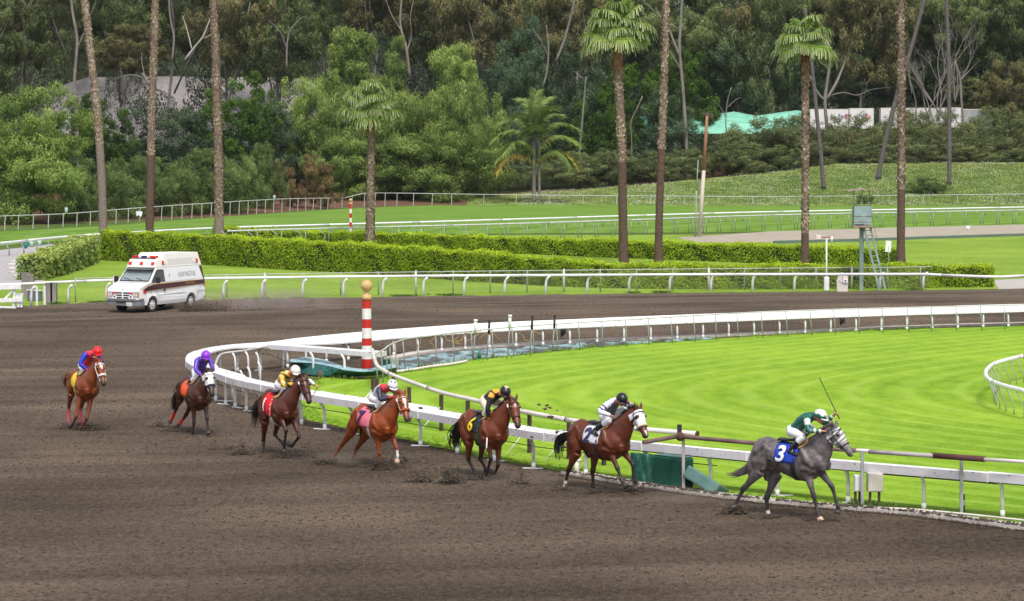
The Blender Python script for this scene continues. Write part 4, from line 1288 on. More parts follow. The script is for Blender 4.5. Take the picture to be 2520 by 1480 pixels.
# shrubs row
for i, (cx, yt, yb, w, Y, kd, lb) in enumerate([(-190, -60, 300, 260, 430, 'euc', 'tall eucalyptus beyond the low broad pepper tree'), (-330, -80, 330, 280, 425, 'euc', 'tall eucalyptus past the barrier end of the rail'), (-210, 300, 560, 330, 285, 'pepper', 'pepper tree beyond the barrier end of the rail')]):
 tree(kd, cx, yt, yb, w, Y, 'tree', lb, None, .4, i)
GS = 'rounded clipped shrubs along the far turf'
for i, (cx, yt, yb, w, Y, kd, lb) in enumerate([
 (260, 388, 552, 190, 290, 'shrub', 'clipped shrub beside the first tall palm trunk'), (350, 392, 542, 160, 300, 'shrub', 'clipped shrub behind the second tall palm trunk'), (425, 386, 535, 170, 305, 'shrub', 'clipped shrub between the second and third palms'),
 (505, 372, 526, 185, 312, 'shrub', 'tallest clipped shrub near the third palm'), (575, 386, 520, 150, 320, 'shrub', 'clipped shrub just past the third palm trunk'), (645, 360, 506, 125, 335, 'shrub', 'greyish domed shrub beside the bronze one'),
 (200, 450, 556, 110, 282, 'shrub', 'low shrub at the foot of the pepper tree')]):
 tree(kd, cx, yt, yb, w, Y, 'shrub', lb, GS, None, i, cat='shrub')
tree('red', 780, 388, 502, 130, 345, 'shrub', 'bronze and yellow shrub between the grey shrub and pepper trees', GS, None, cat='shrub')
tree('red', 700, 400, 500, 90, 348, 'shrub', 'small dry brown shrub between the grey and bronze ones', GS, None, cat='shrub')
# ivy bank under the trailers
GI = 'dense ivy covered bushes below the trailers'
IVL = ['ivy bush crest ' + q for q in ('beside the utility pole top', 'below the highest part of the green mound', 'below the trailer with dark purple lettering', 'below the short trailer with orange lettering', 'under the bare twiggy tree', 'below the orange red trailer panel', 'below the dull grey trailer', 'past the end of the trailers')]
IVL += ['lower ivy bush ' + q for q in ('above the patch of bare reddish earth', 'behind the second fan palm trunk', 'between the slim dark palm and the leaning one', 'behind the tallest palm trunk', 'behind the straight dark palm trunk', 'at the far end of the bank')]
IVL += ['dark low bush ' + q for q in ('beside the feathery palm trunks', 'behind the thick fan palm trunk', 'behind the slender bare palm trunk', 'just behind the utility pole', 'between pepper trees and feathery palm')]
for i, (cx, yt, yb, w, Y) in enumerate([(1790, 330, 425, 200, 418), (1880, 292, 425, 210, 420), (1980, 292, 420, 200, 420), (2090, 286, 412, 220, 421), (2200, 279, 408, 220, 421), (2310, 277, 408, 220, 421), (2420, 276, 408, 220, 421), (2530, 290, 408, 220, 421),
          (1860, 360, 432, 200, 414), (1990, 350, 424, 230, 415), (2130, 345, 412, 240, 416), (2270, 340, 408, 240, 416), (2410, 340, 408, 240, 416), (2550, 340, 408, 220, 416),
          (1400, 380, 450, 200, 416), (1510, 372, 450, 200, 416), (1600, 380, 446, 180, 416), (1690, 370, 440, 150, 417), (1260, 400, 458, 150, 418)]):
 tree('ivy', cx, yt, yb, w, Y, 'ivy_bush', IVL[i], GI if i < 14 else 'dark low bushes above the bare earth', None, i, cat='bush')
tree('shrub', 2275, 438, 480, 110, 384, 'shrub', 'low bright green bush on the flowering bank beside the tallest palm', None, None, 1, cat='bush')
tree('shrub', 2130, 478, 503, 50, 372, 'shrub', 'small dark green bush behind the lookout tower roof', None, None, 0, cat='bush')
# --- visible trunks
stem([(1690, 378), (1686, 300), (1680, 210), (1672, 120), (1675, 60), (1680, -30)], 424, 13, 'eucalyptus_tree', 'tall straight pale trunk behind the slender palm', forks=[([(1673, 140), (1655, 95), (1640, 60), (1600, 20), (1560, -20)], 8), ([(1672, 75), (1650, 60), (1625, 68)], 5), ([(1680, 180), (1650, 130), (1630, 100)], 5)], wb=9)
stem([(1425, 385), (1430, 330), (1436, 260), (1442, 190)], 422, 9, 'eucalyptus_tree', 'thin bare pale trunk beside the feathery palm', wb=5, forks=[([(1441, 200), (1425, 185), (1410, 175)], 3)])
stem([(1555, 388), (1554, 340), (1553, 300), (1570, 262), (1582, 235)], 421, 5, 'eucalyptus_tree', 'thin crooked pale trunk next to the large fan palm', wb=3)
stem([(1368, 150), (1385, 110), (1400, 60), (1412, 10), (1420, -30)], 428, 9, 'eucalyptus_tree', 'slanting pale trunk near the top beside the large fan palm', wb=8, foot=False)
stem([(1336, 215), (1346, 175), (1350, 120), (1344, 60)], 429, 7, 'eucalyptus_tree', 'short pale forked trunk above the feathery palm', wb=4, foot=False, forks=[([(1350, 140), (1330, 100), (1310, 70)], 4)])
stem([(190, 325), (186, 260), (183, 200), (190, 100), (180, 40), (172, -20)], 366, 13, 'eucalyptus_tree', 'pale trunk rising behind the weeping pepper tree', wb=8, forks=[([(185, 245), (165, 236), (130, 228), (100, 215)], 5), ([(184, 235), (215, 228), (260, 226)], 4), ([(190, 120), (215, 60), (240, -10)], 4)], m=M_GREYBARK)
stem([(375, 235), (365, 205), (350, 180)], 374, 10, 'eucalyptus_tree', 'short dark limb forking behind the second palm', wb=7, m=M_GREYBARK, foot=False, forks=[([(356, 195), (330, 185), (300, 188), (285, 195)], 5), ([(362, 205), (350, 160), (348, 130)], 4)])
stem([(424, 150), (428, 90), (420, 50), (416, 0), (418, -30)], 425, 8, 'eucalyptus_tree', 'slender pale trunk between the second and third palms', wb=6, foot=False)
stem([(455, 148), (480, 115), (500, 90), (512, 60), (520, 40)], 424, 9, 'eucalyptus_tree', 'white forked limb beside the third palm', wb=4, foot=False, forks=[([(472, 122), (462, 80), (450, 40)], 5), ([(492, 98), (515, 88), (530, 70)], 3)], m=mat('white_bark', (.24, .215, .195), .85, .15, .6, color2=(.42, .39, .36)))
stem([(705, 170), (706, 120), (712, 80), (735, 50)], 440, 7, 'eucalyptus_tree', 'grey trunk behind the near end of the pepper group', wb=4, foot=False, forks=[([(705, 120), (690, 80), (660, 50)], 4), ([(730, 55), (750, 40), (770, 60)], 3)], m=M_GREYBARK)
stem([(1008, 190), (1000, 120), (985, 60), (990, -20)], 426, 11, 'eucalyptus_tree', 'pale trunk rising behind the middle of the pepper group', wb=6, foot=False, forks=[([(1000, 130), (1012, 90), (1010, 40), (1020, -10)], 5), ([(990, 80), (965, 40), (950, 0)], 5)])
stem([(2038, 356), (2034, 300), (2030, 250), (2036, 200), (2042, 150), (2036, 90)], 424, 15, 'eucalyptus_tree', 'pale forked tree rising above the middle of the bank', wb=8, forks=[([(2034, 246), (2060, 200), (2080, 150), (2098, 105)], 10), ([(2030, 248), (2012, 228), (1990, 180), (1975, 140)], 7), ([(2040, 165), (2020, 155), (2010, 130)], 4), ([(2045, 235), (2075, 228), (2110, 235), (2140, 222), (2190, 215)], 4)])
stem([(2364, 352), (2370, 310), (2366, 250), (2362, 190), (2350, 150)], 425, 9, 'eucalyptus_tree', 'slim pale trunk next to the straight dark palm', wb=6, forks=[([(2366, 315), (2348, 290), (2340, 270)], 5), ([(2362, 200), (2390, 170), (2410, 150)], 4)])
stem([(1740, 275), (1742, 220), (1738, 160), (1735, 80)], 452, 5, 'eucalyptus_tree', 'thin dark trunk above the utility pole', wb=4, foot=False, m=M_BARK)
stem([(1790, 350), (1786, 300), (1790, 250), (1800, 215)], 423, 6, 'eucalyptus_tree', 'bare grey twiggy tree in front of the green mound', wb=3, m=M_GREYBARK, forks=[([(1787, 290), (1770, 260), (1755, 245)], 3), ([(1790, 265), (1812, 245), (1825, 240)], 3)])
# bare twiggy tree: many fine grey branches
t = empty('bare_tree', tuple(P(2300, 262, 436)), 0, 'leafless grey tree with a tangle of fine twigs above the trailers', 'tree')
mb = MB(); rb = random.Random(5)
o0 = P(2290, 300, 436)
for k in range(9):
 a = rb.uniform(-1.1, 1.1)
 p1 = o0 + Vector((math.sin(a) * rb.uniform(3, 6), rb.uniform(-2, 2), rb.uniform(5, 10)))
 branchy(mb, o0 + Vector((rb.uniform(-3, 3), 0, 0)), p1, .14, .07, 4, rb, .75)
mb.build('branches', mat('bare_twig', (.14, .12, .11), .9, .2, 1.0, color2=(.27, .24, .23)), t, world=True)
t = empty('bare_tree', tuple(P(2370, 250, 438)), 0, 'small leafless tree with curling twigs beside the dark straight palm', 'tree')
mb = MB(); rb = random.Random(9); o0 = P(2350, 250, 438)
for k in range(6):
 p1 = o0 + Vector((rb.uniform(-3, 4), rb.uniform(-1, 1), rb.uniform(5, 11)))
 branchy(mb, o0, p1, .12, .06, 4, rb, .7)
mb.build('branches', MATS['bare_twig'], t, world=True)
# ================================================================ palms
def palm_bark(name, low, high_a, high_b):
 m = bpy.data.materials.new(name); m.use_nodes = True
 nt = m.node_tree; N = nt.nodes; Lk = nt.links
 b = N['Principled BSDF']; b.inputs['Roughness'].default_value = .95; b.inputs['Specular IOR Level'].default_value = .1
 tc = N.new('ShaderNodeTexCoord')
 n1 = N.new('ShaderNodeTexNoise'); n1.inputs['Scale'].default_value = 3.0; n1.inputs['Detail'].default_value = 6
 mp = N.new('ShaderNodeMapping'); mp.inputs['Scale'].default_value = (1, 1, 5)
 Lk.new(tc.outputs['Object'], mp.inputs['Vector']); Lk.new(mp.outputs['Vector'], n1.inputs['Vector'])
 r = N.new('ShaderNodeValToRGB'); e = r.color_ramp.elements
 e[0].position = .3; e[0].color = (*[c * .65 for c in low], 1); e[1].position = .7; e[1].color = (*[min(1, c * 1.35) for c in low], 1)
 Lk.new(n1.outputs['Fac'], r.inputs['Fac']); Lk.new(r.outputs['Color'], b.inputs['Base Color'])
 w = N.new('ShaderNodeTexWave'); w.wave_type = 'BANDS'; w.bands_direction = 'Z'; w.inputs['Scale'].default_value = 3.5; w.inputs['Distortion'].default_value = 3
 Lk.new(tc.outputs['Object'], w.inputs['Vector'])
 bp = N.new('ShaderNodeBump'); bp.inputs['Distance'].default_value = .008; Lk.new(w.outputs['Fac'], bp.inputs['Height']); Lk.new(bp.outputs['Normal'], b.inputs['Normal'])
 return m
PB_GREY = palm_bark('grey_palm_bark', (.20, .16, .14), 0, 0)
M_BOOTZ = mat('palm_boot_bark', (.12, .075, .058), .95, .3, 5.0, color2=(.30, .20, .155), bump=.03, bscale=9)
PB_BROWN = palm_bark('brown_palm_bark', (.11, .072, .058), 0, 0)
def scale_mat(name, c0, c1, c2):
 m = leaf_mat(name, c0, c2, .05)
 rp = [n for n in m.node_tree.nodes if n.type == 'VALTORGB'][0]
 e = rp.color_ramp.elements.new(.5); e.color = (*c1, 1)
 return m
PS = scale_mat('palm_boot_stubs', (.11, .08, .062), (.245, .18, .14), (.50, .405, .31))
PSR = scale_mat('palm_boot_stubs_red', (.10, .035, .015), (.28, .11, .05), (.50, .27, .14))
def palm_trunk(path, w0, w1, Y, rough_from, label, group='tall bare palm trunks', crown=None, dark=PB_BROWN, flare=1.25, seed=0, scale_n=230, redtop=0.0, light=0.0):
 s = FPX / Y
 pts = [P(x, y, Y) for x, y in path]
 t = empty('fan_palm', (pts[0].x, pts[0].y, pts[0].z), 0, label, 'palm tree', group)
 sp = spline(pts, .45); k = len(sp)
 rg_ = random.Random(seed)
 rad = []
 for i in range(k):
  u = i / (k - 1)
  rr_ = (w0 + (w1 - w0) * u) / s / 2
  z = (sp[i] - sp[0]).length
  rr_ *= 1 + (flare - 1) * math.exp(-z / 1.0)
  rad.append(rr_ * (1 + .04 * rg_.uniform(-1, 1)))
 mb = MB(); mb.sm = True
 iq = int(rough_from * (k - 1))
 rr2 = [q * (1.0 if i / (k - 1) < rough_from else .92) for i, q in enumerate(rad)]
 if iq > 0: mb.tube(sp[:iq + 1], rr2[:iq + 1], 14, caps=False)
 mb.cur = 1; mb.tube(sp[iq:], rr2[iq:], 14, caps=False)
 mb.build('trunk', [dark, M_BOOTZ], t, world=True)
 # old leaf bases
 r = np.random.default_rng(seed + 50)
 i0 = int(rough_from * (k - 1)); L = (k - 1 - i0) * .45
 n = int(L * scale_n)
 q = i0 + r.random(n) * (k - 1.01 - i0); ii = q.astype(int); f = (q - ii)[:, None]
 S = np.array([tuple(p) for p in sp]); R = np.array(rad)
 c = S[ii] * (1 - f) + S[ii + 1] * f
 a = r.uniform(0, 6.283, n)
 o = np.stack([np.cos(a), np.sin(a), np.zeros(n)], 1)
 B = c + o * (R[ii] * .97)[:, None] - np.array(tuple(t.location))
 Ld = o * r.uniform(.30, .8, (n, 1)) + np.array([0, 0, 1.0]) + np.stack([-np.sin(a), np.cos(a), 0 * a], 1) * r.choice([-.6, .6], (n, 1))
 u = q / (k - 1)
 band = .85 + .22 * np.sin(u * 37 + seed)
 tint = r.beta(1.0, 1.15, n) * band + .06 + light
 me = leaf_mesh('leaf_base_stubs', B, o + r.normal(0, .25, (n, 3)), Ld, r.uniform(.09, .17, n), r.uniform(.14, .27, n), tint, PS)
 if redtop:
  me.materials.append(PSR)
  hi = (u > 1 - redtop + r.normal(0, .03, n)).astype(np.int32); me.polygons.foreach_set('material_index', hi)
 tag(link('leaf_base_stubs', me, t), kind='stuff')
 return t, sp
# fan frond: stalk + pleated fan whose tips hang down
LF = leaf_mat('fan_frond', (.09, .18, .02), (.46, .55, .17), .4)
LFT = leaf_mat('frond_tip', (.14, .22, .05), (.56, .60, .33), .35)
M_STALK = mat('frond_stalk', (.16, .19, .05), .7, .2, 3.0)
def fan_frond(az, el, size, r):
 """one fan leaf grown in place: stalk, pleated fan, tips that hang straight down"""
 D_ = Vector((math.cos(az) * math.cos(el), math.sin(az) * math.cos(el), math.sin(el)))
 S_ = Vector((-math.sin(az), math.cos(az), 0)); N_ = D_.cross(S_) * -1
 N_ = N_ if N_.z > 0 else -N_
 roll = r.uniform(-.35, .35); S_, N_ = S_ * math.cos(roll) + N_ * math.sin(roll), N_ * math.cos(roll) - S_ * math.sin(roll)
 vs, fs, ti, mi = [], [], [], []
 L = size * r.uniform(.9, 1.15); sag = Vector((0, 0, -1))
 def stalk(u): return D_ * (L * u) + sag * (.16 * L * u * u)
 for i in range(5):
  u = i / 4; p = stalk(u)
  for dy in (-.02, .02): vs.append(p + S_ * dy); ti.append(.35)
 for i in range(4): fs.append((i * 2, i * 2 + 1, i * 2 + 3, i * 2 + 2)); mi.append(0)
 c = stalk(1.0); D2 = (stalk(1.0) - stalk(.8)).normalized(); N2 = S_.cross(D2); N2 = N2 if N2.dot(N_) > 0 else -N2
 nseg = 32; R = size * r.uniform(.95, 1.1); half = 2.1; tone = r.uniform(-.15, .15)
 for k in range(nseg):
  a0 = -half + 2 * half * k / nseg; am = a0 + half / nseg; a1 = a0 + 2 * half / nseg * .97
  def pt(a, q, dz, g): return c + (D2 * math.cos(a) + S_ * math.sin(a)) * q + N2 * dz + sag * g
  tl = r.uniform(.8, 1.05); b = len(vs); t0 = .32 + tone + r.uniform(-.1, .16)
  vs += [c, pt(a0, R * .6, .0, R * .07), pt(am, R * .64, .05, R * .07), pt(a1, R * .6, .0, R * .07)]; ti += [t0 * .5, t0, t0 + .1, t0]
  fs += [(b, b + 1, b + 2), (b, b + 2, b + 3)]; mi += [0, 0]
  q = R * .80 * tl; g1 = R * .22
  vs += [pt(am - .04, q, 0, g1), pt(am + .04, q, 0, g1)]; ti += [t0 + .15, t0 + .15]
  fs += [(b + 1, b + 4, b + 5, b + 3)]; mi += [0]
  g2 = R * r.uniform(.40, .66); q2 = q + R * .12
  vs += [pt(am - .02 + r.uniform(-.03, .03), q2, 0, g2), pt(am + .02, q2, 0, g2)]; ti += [t0 + .4, t0 + .4]
  fs += [(b + 4, b + 6, b + 7, b + 5)]; mi += [1]
 me = bpy.data.meshes.new('fan_frond'); me.from_pydata([tuple(v) for v in vs], [], fs)
 at = me.attributes.new('tint', 'FLOAT', 'POINT'); at.data.foreach_set('value', ti)
 me.materials.append(LF); me.materials.append(LFT)
 me.polygons.foreach_set('material_index', mi)
 return me
def fan_crown(t, top, size, n, seed, spread=1.0):
 r = random.Random(seed)
 for k in range(n):
  az = k * 2.39996 + r.uniform(-.25, .25)
  el = math.radians(72 - 82 * (k / n) ** .8) + r.uniform(-.15, .15)
  o = link('frond', fan_frond(az, el, size * r.uniform(.85, 1.1), r), t)
  o.location = top - t.location + Vector((0, 0, -.5 * k / n))
def yb(x, y): return G(x, y).y
# three tall trunks behind the hedge at the left
palm_trunk([(252, 600), (254, 575), (250, 440), (240, 290), (225, 150), (207, -10), (200, -60)], 21, 17, yb(252, 600), .37, 'leaning tall bare palm trunk standing first in the row, near the weeping pepper', dark=PB_GREY, seed=1, light=.12, flare=1.1)
palm_trunk([(368, 602), (368, 575), (371, 420), (374, 260), (380, 100), (383, -60)], 20, 17, yb(368, 602), .34, 'tall straight bare palm trunk just above the ambulance roof', dark=PB_BROWN, seed=2, light=.1, flare=1.15)
palm_trunk([(539, 604), (539, 575), (538, 420), (534, 260), (530, 120), (523, -40)], 24, 18, yb(539, 604), .12, 'tall bare palm trunk with rough bark standing third in the row', dark=PB_GREY, seed=3, light=0.0, flare=1.05)
t, sp_ = palm_trunk([(911, 612), (911, 580), (912, 480), (913, 380), (911, 290), (910, 262)], 22, 16, yb(911, 612), .0, 'short fan palm with a small crown in front of the pepper trees', 'fan palms with crowns', seed=4, scale_n=240, redtop=.2)
fan_crown(t, sp_[-1] + Vector((0, 0, .3)), 1.38, 30, 4)
t, sp_ = palm_trunk([(1535, 650), (1534, 600), (1532, 480), (1530, 350), (1523, 220), (1519, 130), (1519, 92)], 21, 22, yb(1535, 650), .47, 'thick fan palm with a big pale crown cut by the top edge', 'fan palms with crowns', seed=5, redtop=.16, light=.05, flare=1.3)
fan_crown(t, sp_[-1] + Vector((0, 0, .7)), 1.42, 26, 5)
palm_trunk([(1621, 652), (1621, 590), (1625, 450), (1631, 300), (1636, 150), (1640, -40)], 19, 16, yb(1621, 652), .42, 'slender tall bare palm trunk beside the big crowned fan palm', seed=6, light=.08, flare=1.3)
t, sp_ = palm_trunk([(1981, 654), (1981, 600), (1982, 450), (1982, 300), (1982, 180), (1981, 112)], 18, 18, yb(1981, 654), .17, 'fan palm with a round green crown left of the lookout tower'.replace('left of', 'near'), 'fan palms with crowns', seed=7, redtop=.12, light=.05, flare=1.35)
fan_crown(t, sp_[-1] + Vector((0, 0, .5)), 1.30, 22, 7)
palm_trunk([(2217, 664), (2217, 600), (2218, 450), (2218, 250), (2217, 100), (2216, -40)], 20, 17, yb(2217, 664), .28, 'tall straight palm trunk standing alone past the lookout tower', seed=8, light=.05, flare=1.35)
# dark trunks on the bank
M_DKPALM = mat('dark_palm_bark', (.06, .05, .05), .95, .2, 2.0, color2=(.15, .13, .125), stretch=(1, 1, 4), bump=.02)
for path, Y, w, wb, lb in [([(2027, 472), (2022, 400), (2010, 280), (2000, 180), (1990, 90), (1980, 20)], 386, 11, 8, 'dark slim palm trunk on the bank just behind the second fan palm'),
      ([(2160, 438), (2170, 390), (2190, 300), (2212, 220), (2245, 110), (2280, -20)], 392, 12, 9, 'dark palm trunk leaning steeply across the bank'),
      ([(2336, 456), (2336, 400), (2336, 280), (2334, 150), (2328, -20)], 388, 11, 9, 'straight dark palm trunk on the flowering bank')]:
 s_ = FPX / Y; pts = [P(x, y, Y) for x, y in path]
 pts[0].z = bank_h(pts[0].x, Y) - .1
 t = empty('dark_palm', tuple(pts[0]), 0, lb, 'palm tree', 'dark palm trunks on the bank')
 sp = spline(pts, .8); k = len(sp); mb = MB(); mb.sm = True
 mb.tube(sp, [(w + (wb - w) * i / (k - 1)) / s_ / 2 * (1.25 if i == 0 else 1) for i in range(k)], 10); mb.build('trunk', M_DKPALM, t, world=True)
# feathery palm, two trunks
def feather_frond(seed, m):
 r = np.random.default_rng(seed)
 n = 300
 u = r.random(n) ** .8
 x = 4.4 * u; z = 1.5 * np.sin(u * 2.4) - 1.5 * u ** 2.2
 B = np.stack([x, r.normal(0, .05, n), z], 1)
 side = r.choice([-1, 1], n)
 L = np.stack([np.full(n, .45), side * r.uniform(.1, .7, n), -np.ones(n) * r.uniform(.4, 1.3, n)], 1)
 me = leaf_mesh('feather_frond', B, np.stack([r.normal(0, .4, n), side * .5, np.ones(n)], 1), L, np.full(n, .09), r.uniform(.7, 1.4, n), .5 + r.normal(0, .2, n) + .2 * u, m, .1)
 return me
FG = leaf_mat('feather_frond_green', (.05, .10, .015), (.30, .39, .11), .3)
FY = leaf_mat('feather_frond_yellow', (.16, .13, .02), (.50, .42, .10), .3)
t = empty('feather_palm', tuple(P(1318, 476, 378)), 0, 'feathery palm with arching fronds, some yellow, on two pale trunks', 'palm tree')
for path, w in (([(1314, 476), (1314, 430), (1313, 380), (1316, 300)], 10), ([(1328, 474), (1327, 430), (1328, 390), (1325, 330)], 7)):
 mb = MB(); mb.sm = True; pts = [P(x, y, 378) for x, y in path]; pts[0].z = bank_h(pts[0].x, 378) - .1
 mb.tube(spline(pts, .8), w / (FPX / 378) / 2, 9); mb.build('trunk', M_PALE, t, world=True)
FM = [feather_frond(1, FG), feather_frond(2, FG), feather_frond(3, FY)]
rf = random.Random(3)
for k, (az, el, bx, by, yel) in enumerate([(150, 20, 1316, 330, 0), (170, 5, 1314, 345, 0), (35, 30, 1320, 325, 0), (15, 20, 1322, 340, 0), (90, 60, 1316, 320, 0), (120, 50, 1316, 318, 0), (60, 55, 1320, 318, 0), (270, 20, 1318, 345, 0), (300, 40, 1318, 330, 0), (240, 30, 1316, 335, 0),
          (-10, 10, 1326, 362, 2), (-20, -8, 1328, 392, 2), (5, 0, 1326, 385, 0), (190, -5, 1318, 385, 0), (205, -12, 1316, 395, 2), (340, 10, 1324, 370, 0), (320, -5, 1326, 390, 0), (225, 5, 1316, 375, 0), (75, 80, 1316, 310, 0)]):
 me = FM[2] if yel else FM[k % 2]
 o = link('frond', me, t); o.rotation_mode = 'QUATERNION'
 o.rotation_quaternion = Quaternion((0, 0, 1), math.radians(az)) @ Quaternion((0, 1, 0), -math.radians(el + rf.uniform(-5, 5)))
 o.location = P(bx, by, 378) - t.location; s_ = rf.uniform(1.2, 1.55); o.scale = (s_, s_, s_)
# ================================================================ ambulance
M_VAN = mat('van_white_paint', (.79, .79, .79), .25, .02, 1.0, spec=.5, coat=.5, color2=(.83, .83, .835))
M_CAP = mat('van_cream_roof', (.78, .75, .68), .35, .02, 1.0, color2=(.82, .79, .72))
M_BLK = mat('black_rubber', (.015, .015, .017), .75, .2, 3.0)
M_TYRE = mat('tyre_rubber', (.03, .028, .026), .9, .25, 6.0)
M_CHROME = mat('chrome', (.55, .55, .57), .18, .03, 1.0, metal=.9)
M_GREYB = mat('grey_bumper', (.17, .17, .19), .5, .1, 2.0)
M_REDL = mat('red_lens', (.60, .012, .03), .25, .05, 2.0)
M_WHITEL = mat('white_lens', (.72, .70, .62), .25, .03, 2.0)
M_BLUEL = mat('dark_blue_lens', (.03, .02, .12), .25, .05, 2.0)
M_AMBER = mat('amber_lens', (.75, .22, .04), .25, .05, 2.0)
M_STRIPE = mat('maroon_stripe', (.055, .012, .012), .35, .05, 1.0)
M_GOLD = mat('gold_line', (.50, .27, .08), .4, .05, 1.0)
M_SILVER = mat('headlamp_glass', (.50, .52, .56), .12, .1, 6.0, metal=.3)
M_GLASSD = mat('dark_side_glass', (.05, .055, .065), .06, .1, 1.0, spec=.8)
M_INT = mat('van_interior', (.06, .065, .07), .8, .1, 2.0)
M_LETTER = mat('grey_lettering', (.34, .33, .36), .5, .05, 2.0)
def glass_mat():
 m = bpy.data.materials.new('windscreen_glass'); m.use_nodes = True
 nt = m.node_tree; nt.nodes.clear()
 o = nt.nodes.new('ShaderNodeOutputMaterial'); t = nt.nodes.new('ShaderNodeBsdfTransparent'); t.inputs['Color'].default_value = (.72, .80, .80, 1)
 g = nt.nodes.new('ShaderNodeBsdfGlossy'); g.inputs['Roughness'].default_value = .05; g.inputs['Color'].default_value = (.9, .97, .97, 1)
 d = nt.nodes.new('ShaderNodeBsdfDiffuse'); d.inputs['Color'].default_value = (.44, .53, .55, 1)  # pale blue-grey diffuse colour stands in for a reflection on the glass
 m1 = nt.nodes.new('ShaderNodeMixShader'); m1.inputs['Fac'].default_value = .5
 m2 = nt.nodes.new('ShaderNodeMixShader'); m2.inputs['Fac'].default_value = .22
 nt.links.new(t.outputs[0], m1.inputs[1]); nt.links.new(d.outputs[0], m1.inputs[2]); nt.links.new(m1.outputs[0], m2.inputs[1]); nt.links.new(g.outputs[0], m2.inputs[2]); nt.links.new(m2.outputs[0], o.inputs['Surface'])
 return m
M_GLASS = glass_mat()
# local axes: x forward, y to the van's own left, z up; origin under the middle
fR = G(372, 768.5)                      # front wheel, the van's left side
van_fwd = Vector((-math.sin(math.radians(25)), -math.cos(math.radians(25)), 0))
van_left = Vector((-van_fwd.y, van_fwd.x, 0))
van_o = fR - van_fwd * 1.80 - van_left * .86
van_rz = math.atan2(van_fwd.y, van_fwd.x)
van = empty('ambulance', tuple(van_o), van_rz, 'white ambulance van with raised roof, red lights and maroon side stripe', 'ambulance')
def halfw(x, z):
 if z < 1.15: w = .985 - .06 * max(0, (.55 - z)) / .3
 elif z < 2.12: w = .985 - (z - 1.15) / .97 * .115
 else: w = .87 - (z - 2.12) / .7 * .13
 # narrowed nose
 w -= max(0, x - 2.45) * .16
 if z > 2.2: w -= max(0, x - 1.0) * .03
 return w
def arch(cx, r, z0=.36, n=8):
 return [(cx + r * math.cos(math.pi * k / n), z0 + r * math.sin(math.pi * k / n)) for k in range(n + 1)]
# lower hull profile, counter-clockwise seen from the left
prof = [(-2.88, .42)] + [(-2.95, .60), (-2.97, 1.1), (-2.93, 1.5), (-2.84, 2.14)]
prof += [(1.34, 2.14), (2.00, 1.50), (2.14, 1.45), (2.84, 1.25), (2.95, 1.12), (2.97, .50), (2.90, .36), (2.32, .36)]
front_arch = arch(1.80, .46, .34)           # from front to rear
prof += [(2.26, .34)] + front_arch[1:-1] + [(1.34, .34), (-1.22, .34)]
rear_arch = arch(-1.68, .45, .34)
prof += rear_arch[1:-1] + [(-2.13, .34)]
def hull(profile, name, m, open_between=None, pillars=.10, parent=van, bev=.03):
 """side outline carried across the van; OPEN_BETWEEN: the outline edge left open between two pillars"""
 bm = bmesh.new()
 n = len(profile)
 rows = []
 for (x, z) in profile:
  w = halfw(x, z)
  rows.append([bm.verts.new((x, w, z)), bm.verts.new((x, w - pillars, z)), bm.verts.new((x, -w + pillars, z)), bm.verts.new((x, -w, z))])
 for i in range(n):
  j = (i + 1) % n
  for k in range(3):
   if open_between is not None and i == open_between and k == 1: continue
   try: bm.faces.new((rows[i][k], rows[i][k + 1], rows[j][k + 1], rows[j][k]))
   except ValueError: pass
 bm.faces.new([r_[0] for r_ in rows]); bm.faces.new([r_[3] for r_ in reversed(rows)])
 bmesh.ops.recalc_face_normals(bm, faces=bm.faces)
 me = bpy.data.meshes.new(name); bm.to_mesh(me); bm.free(); me.materials.append(m)
 o = link(name, me, parent)
 if bev:
  b = o.modifiers.new('edge', 'BEVEL'); b.width = bev; b.segments = 3; b.limit_method = 'ANGLE'; b.angle_limit = math.radians(28)
  for p in me.polygons: p.use_smooth = False
 return o
ws = prof.index((1.34, 2.14))
hull(prof, 'body', M_VAN, open_between=ws, pillars=.075, bev=.022)
roofp = [(-2.83, 2.145), (-2.66, 2.80), (.30, 2.86), (.42, 2.80), (.62, 2.60), (1.18, 2.56), (1.37, 2.20), (1.35, 2.145)]
hull(roofp, 'raised_roof', M_CAP, pillars=.2, bev=.03)
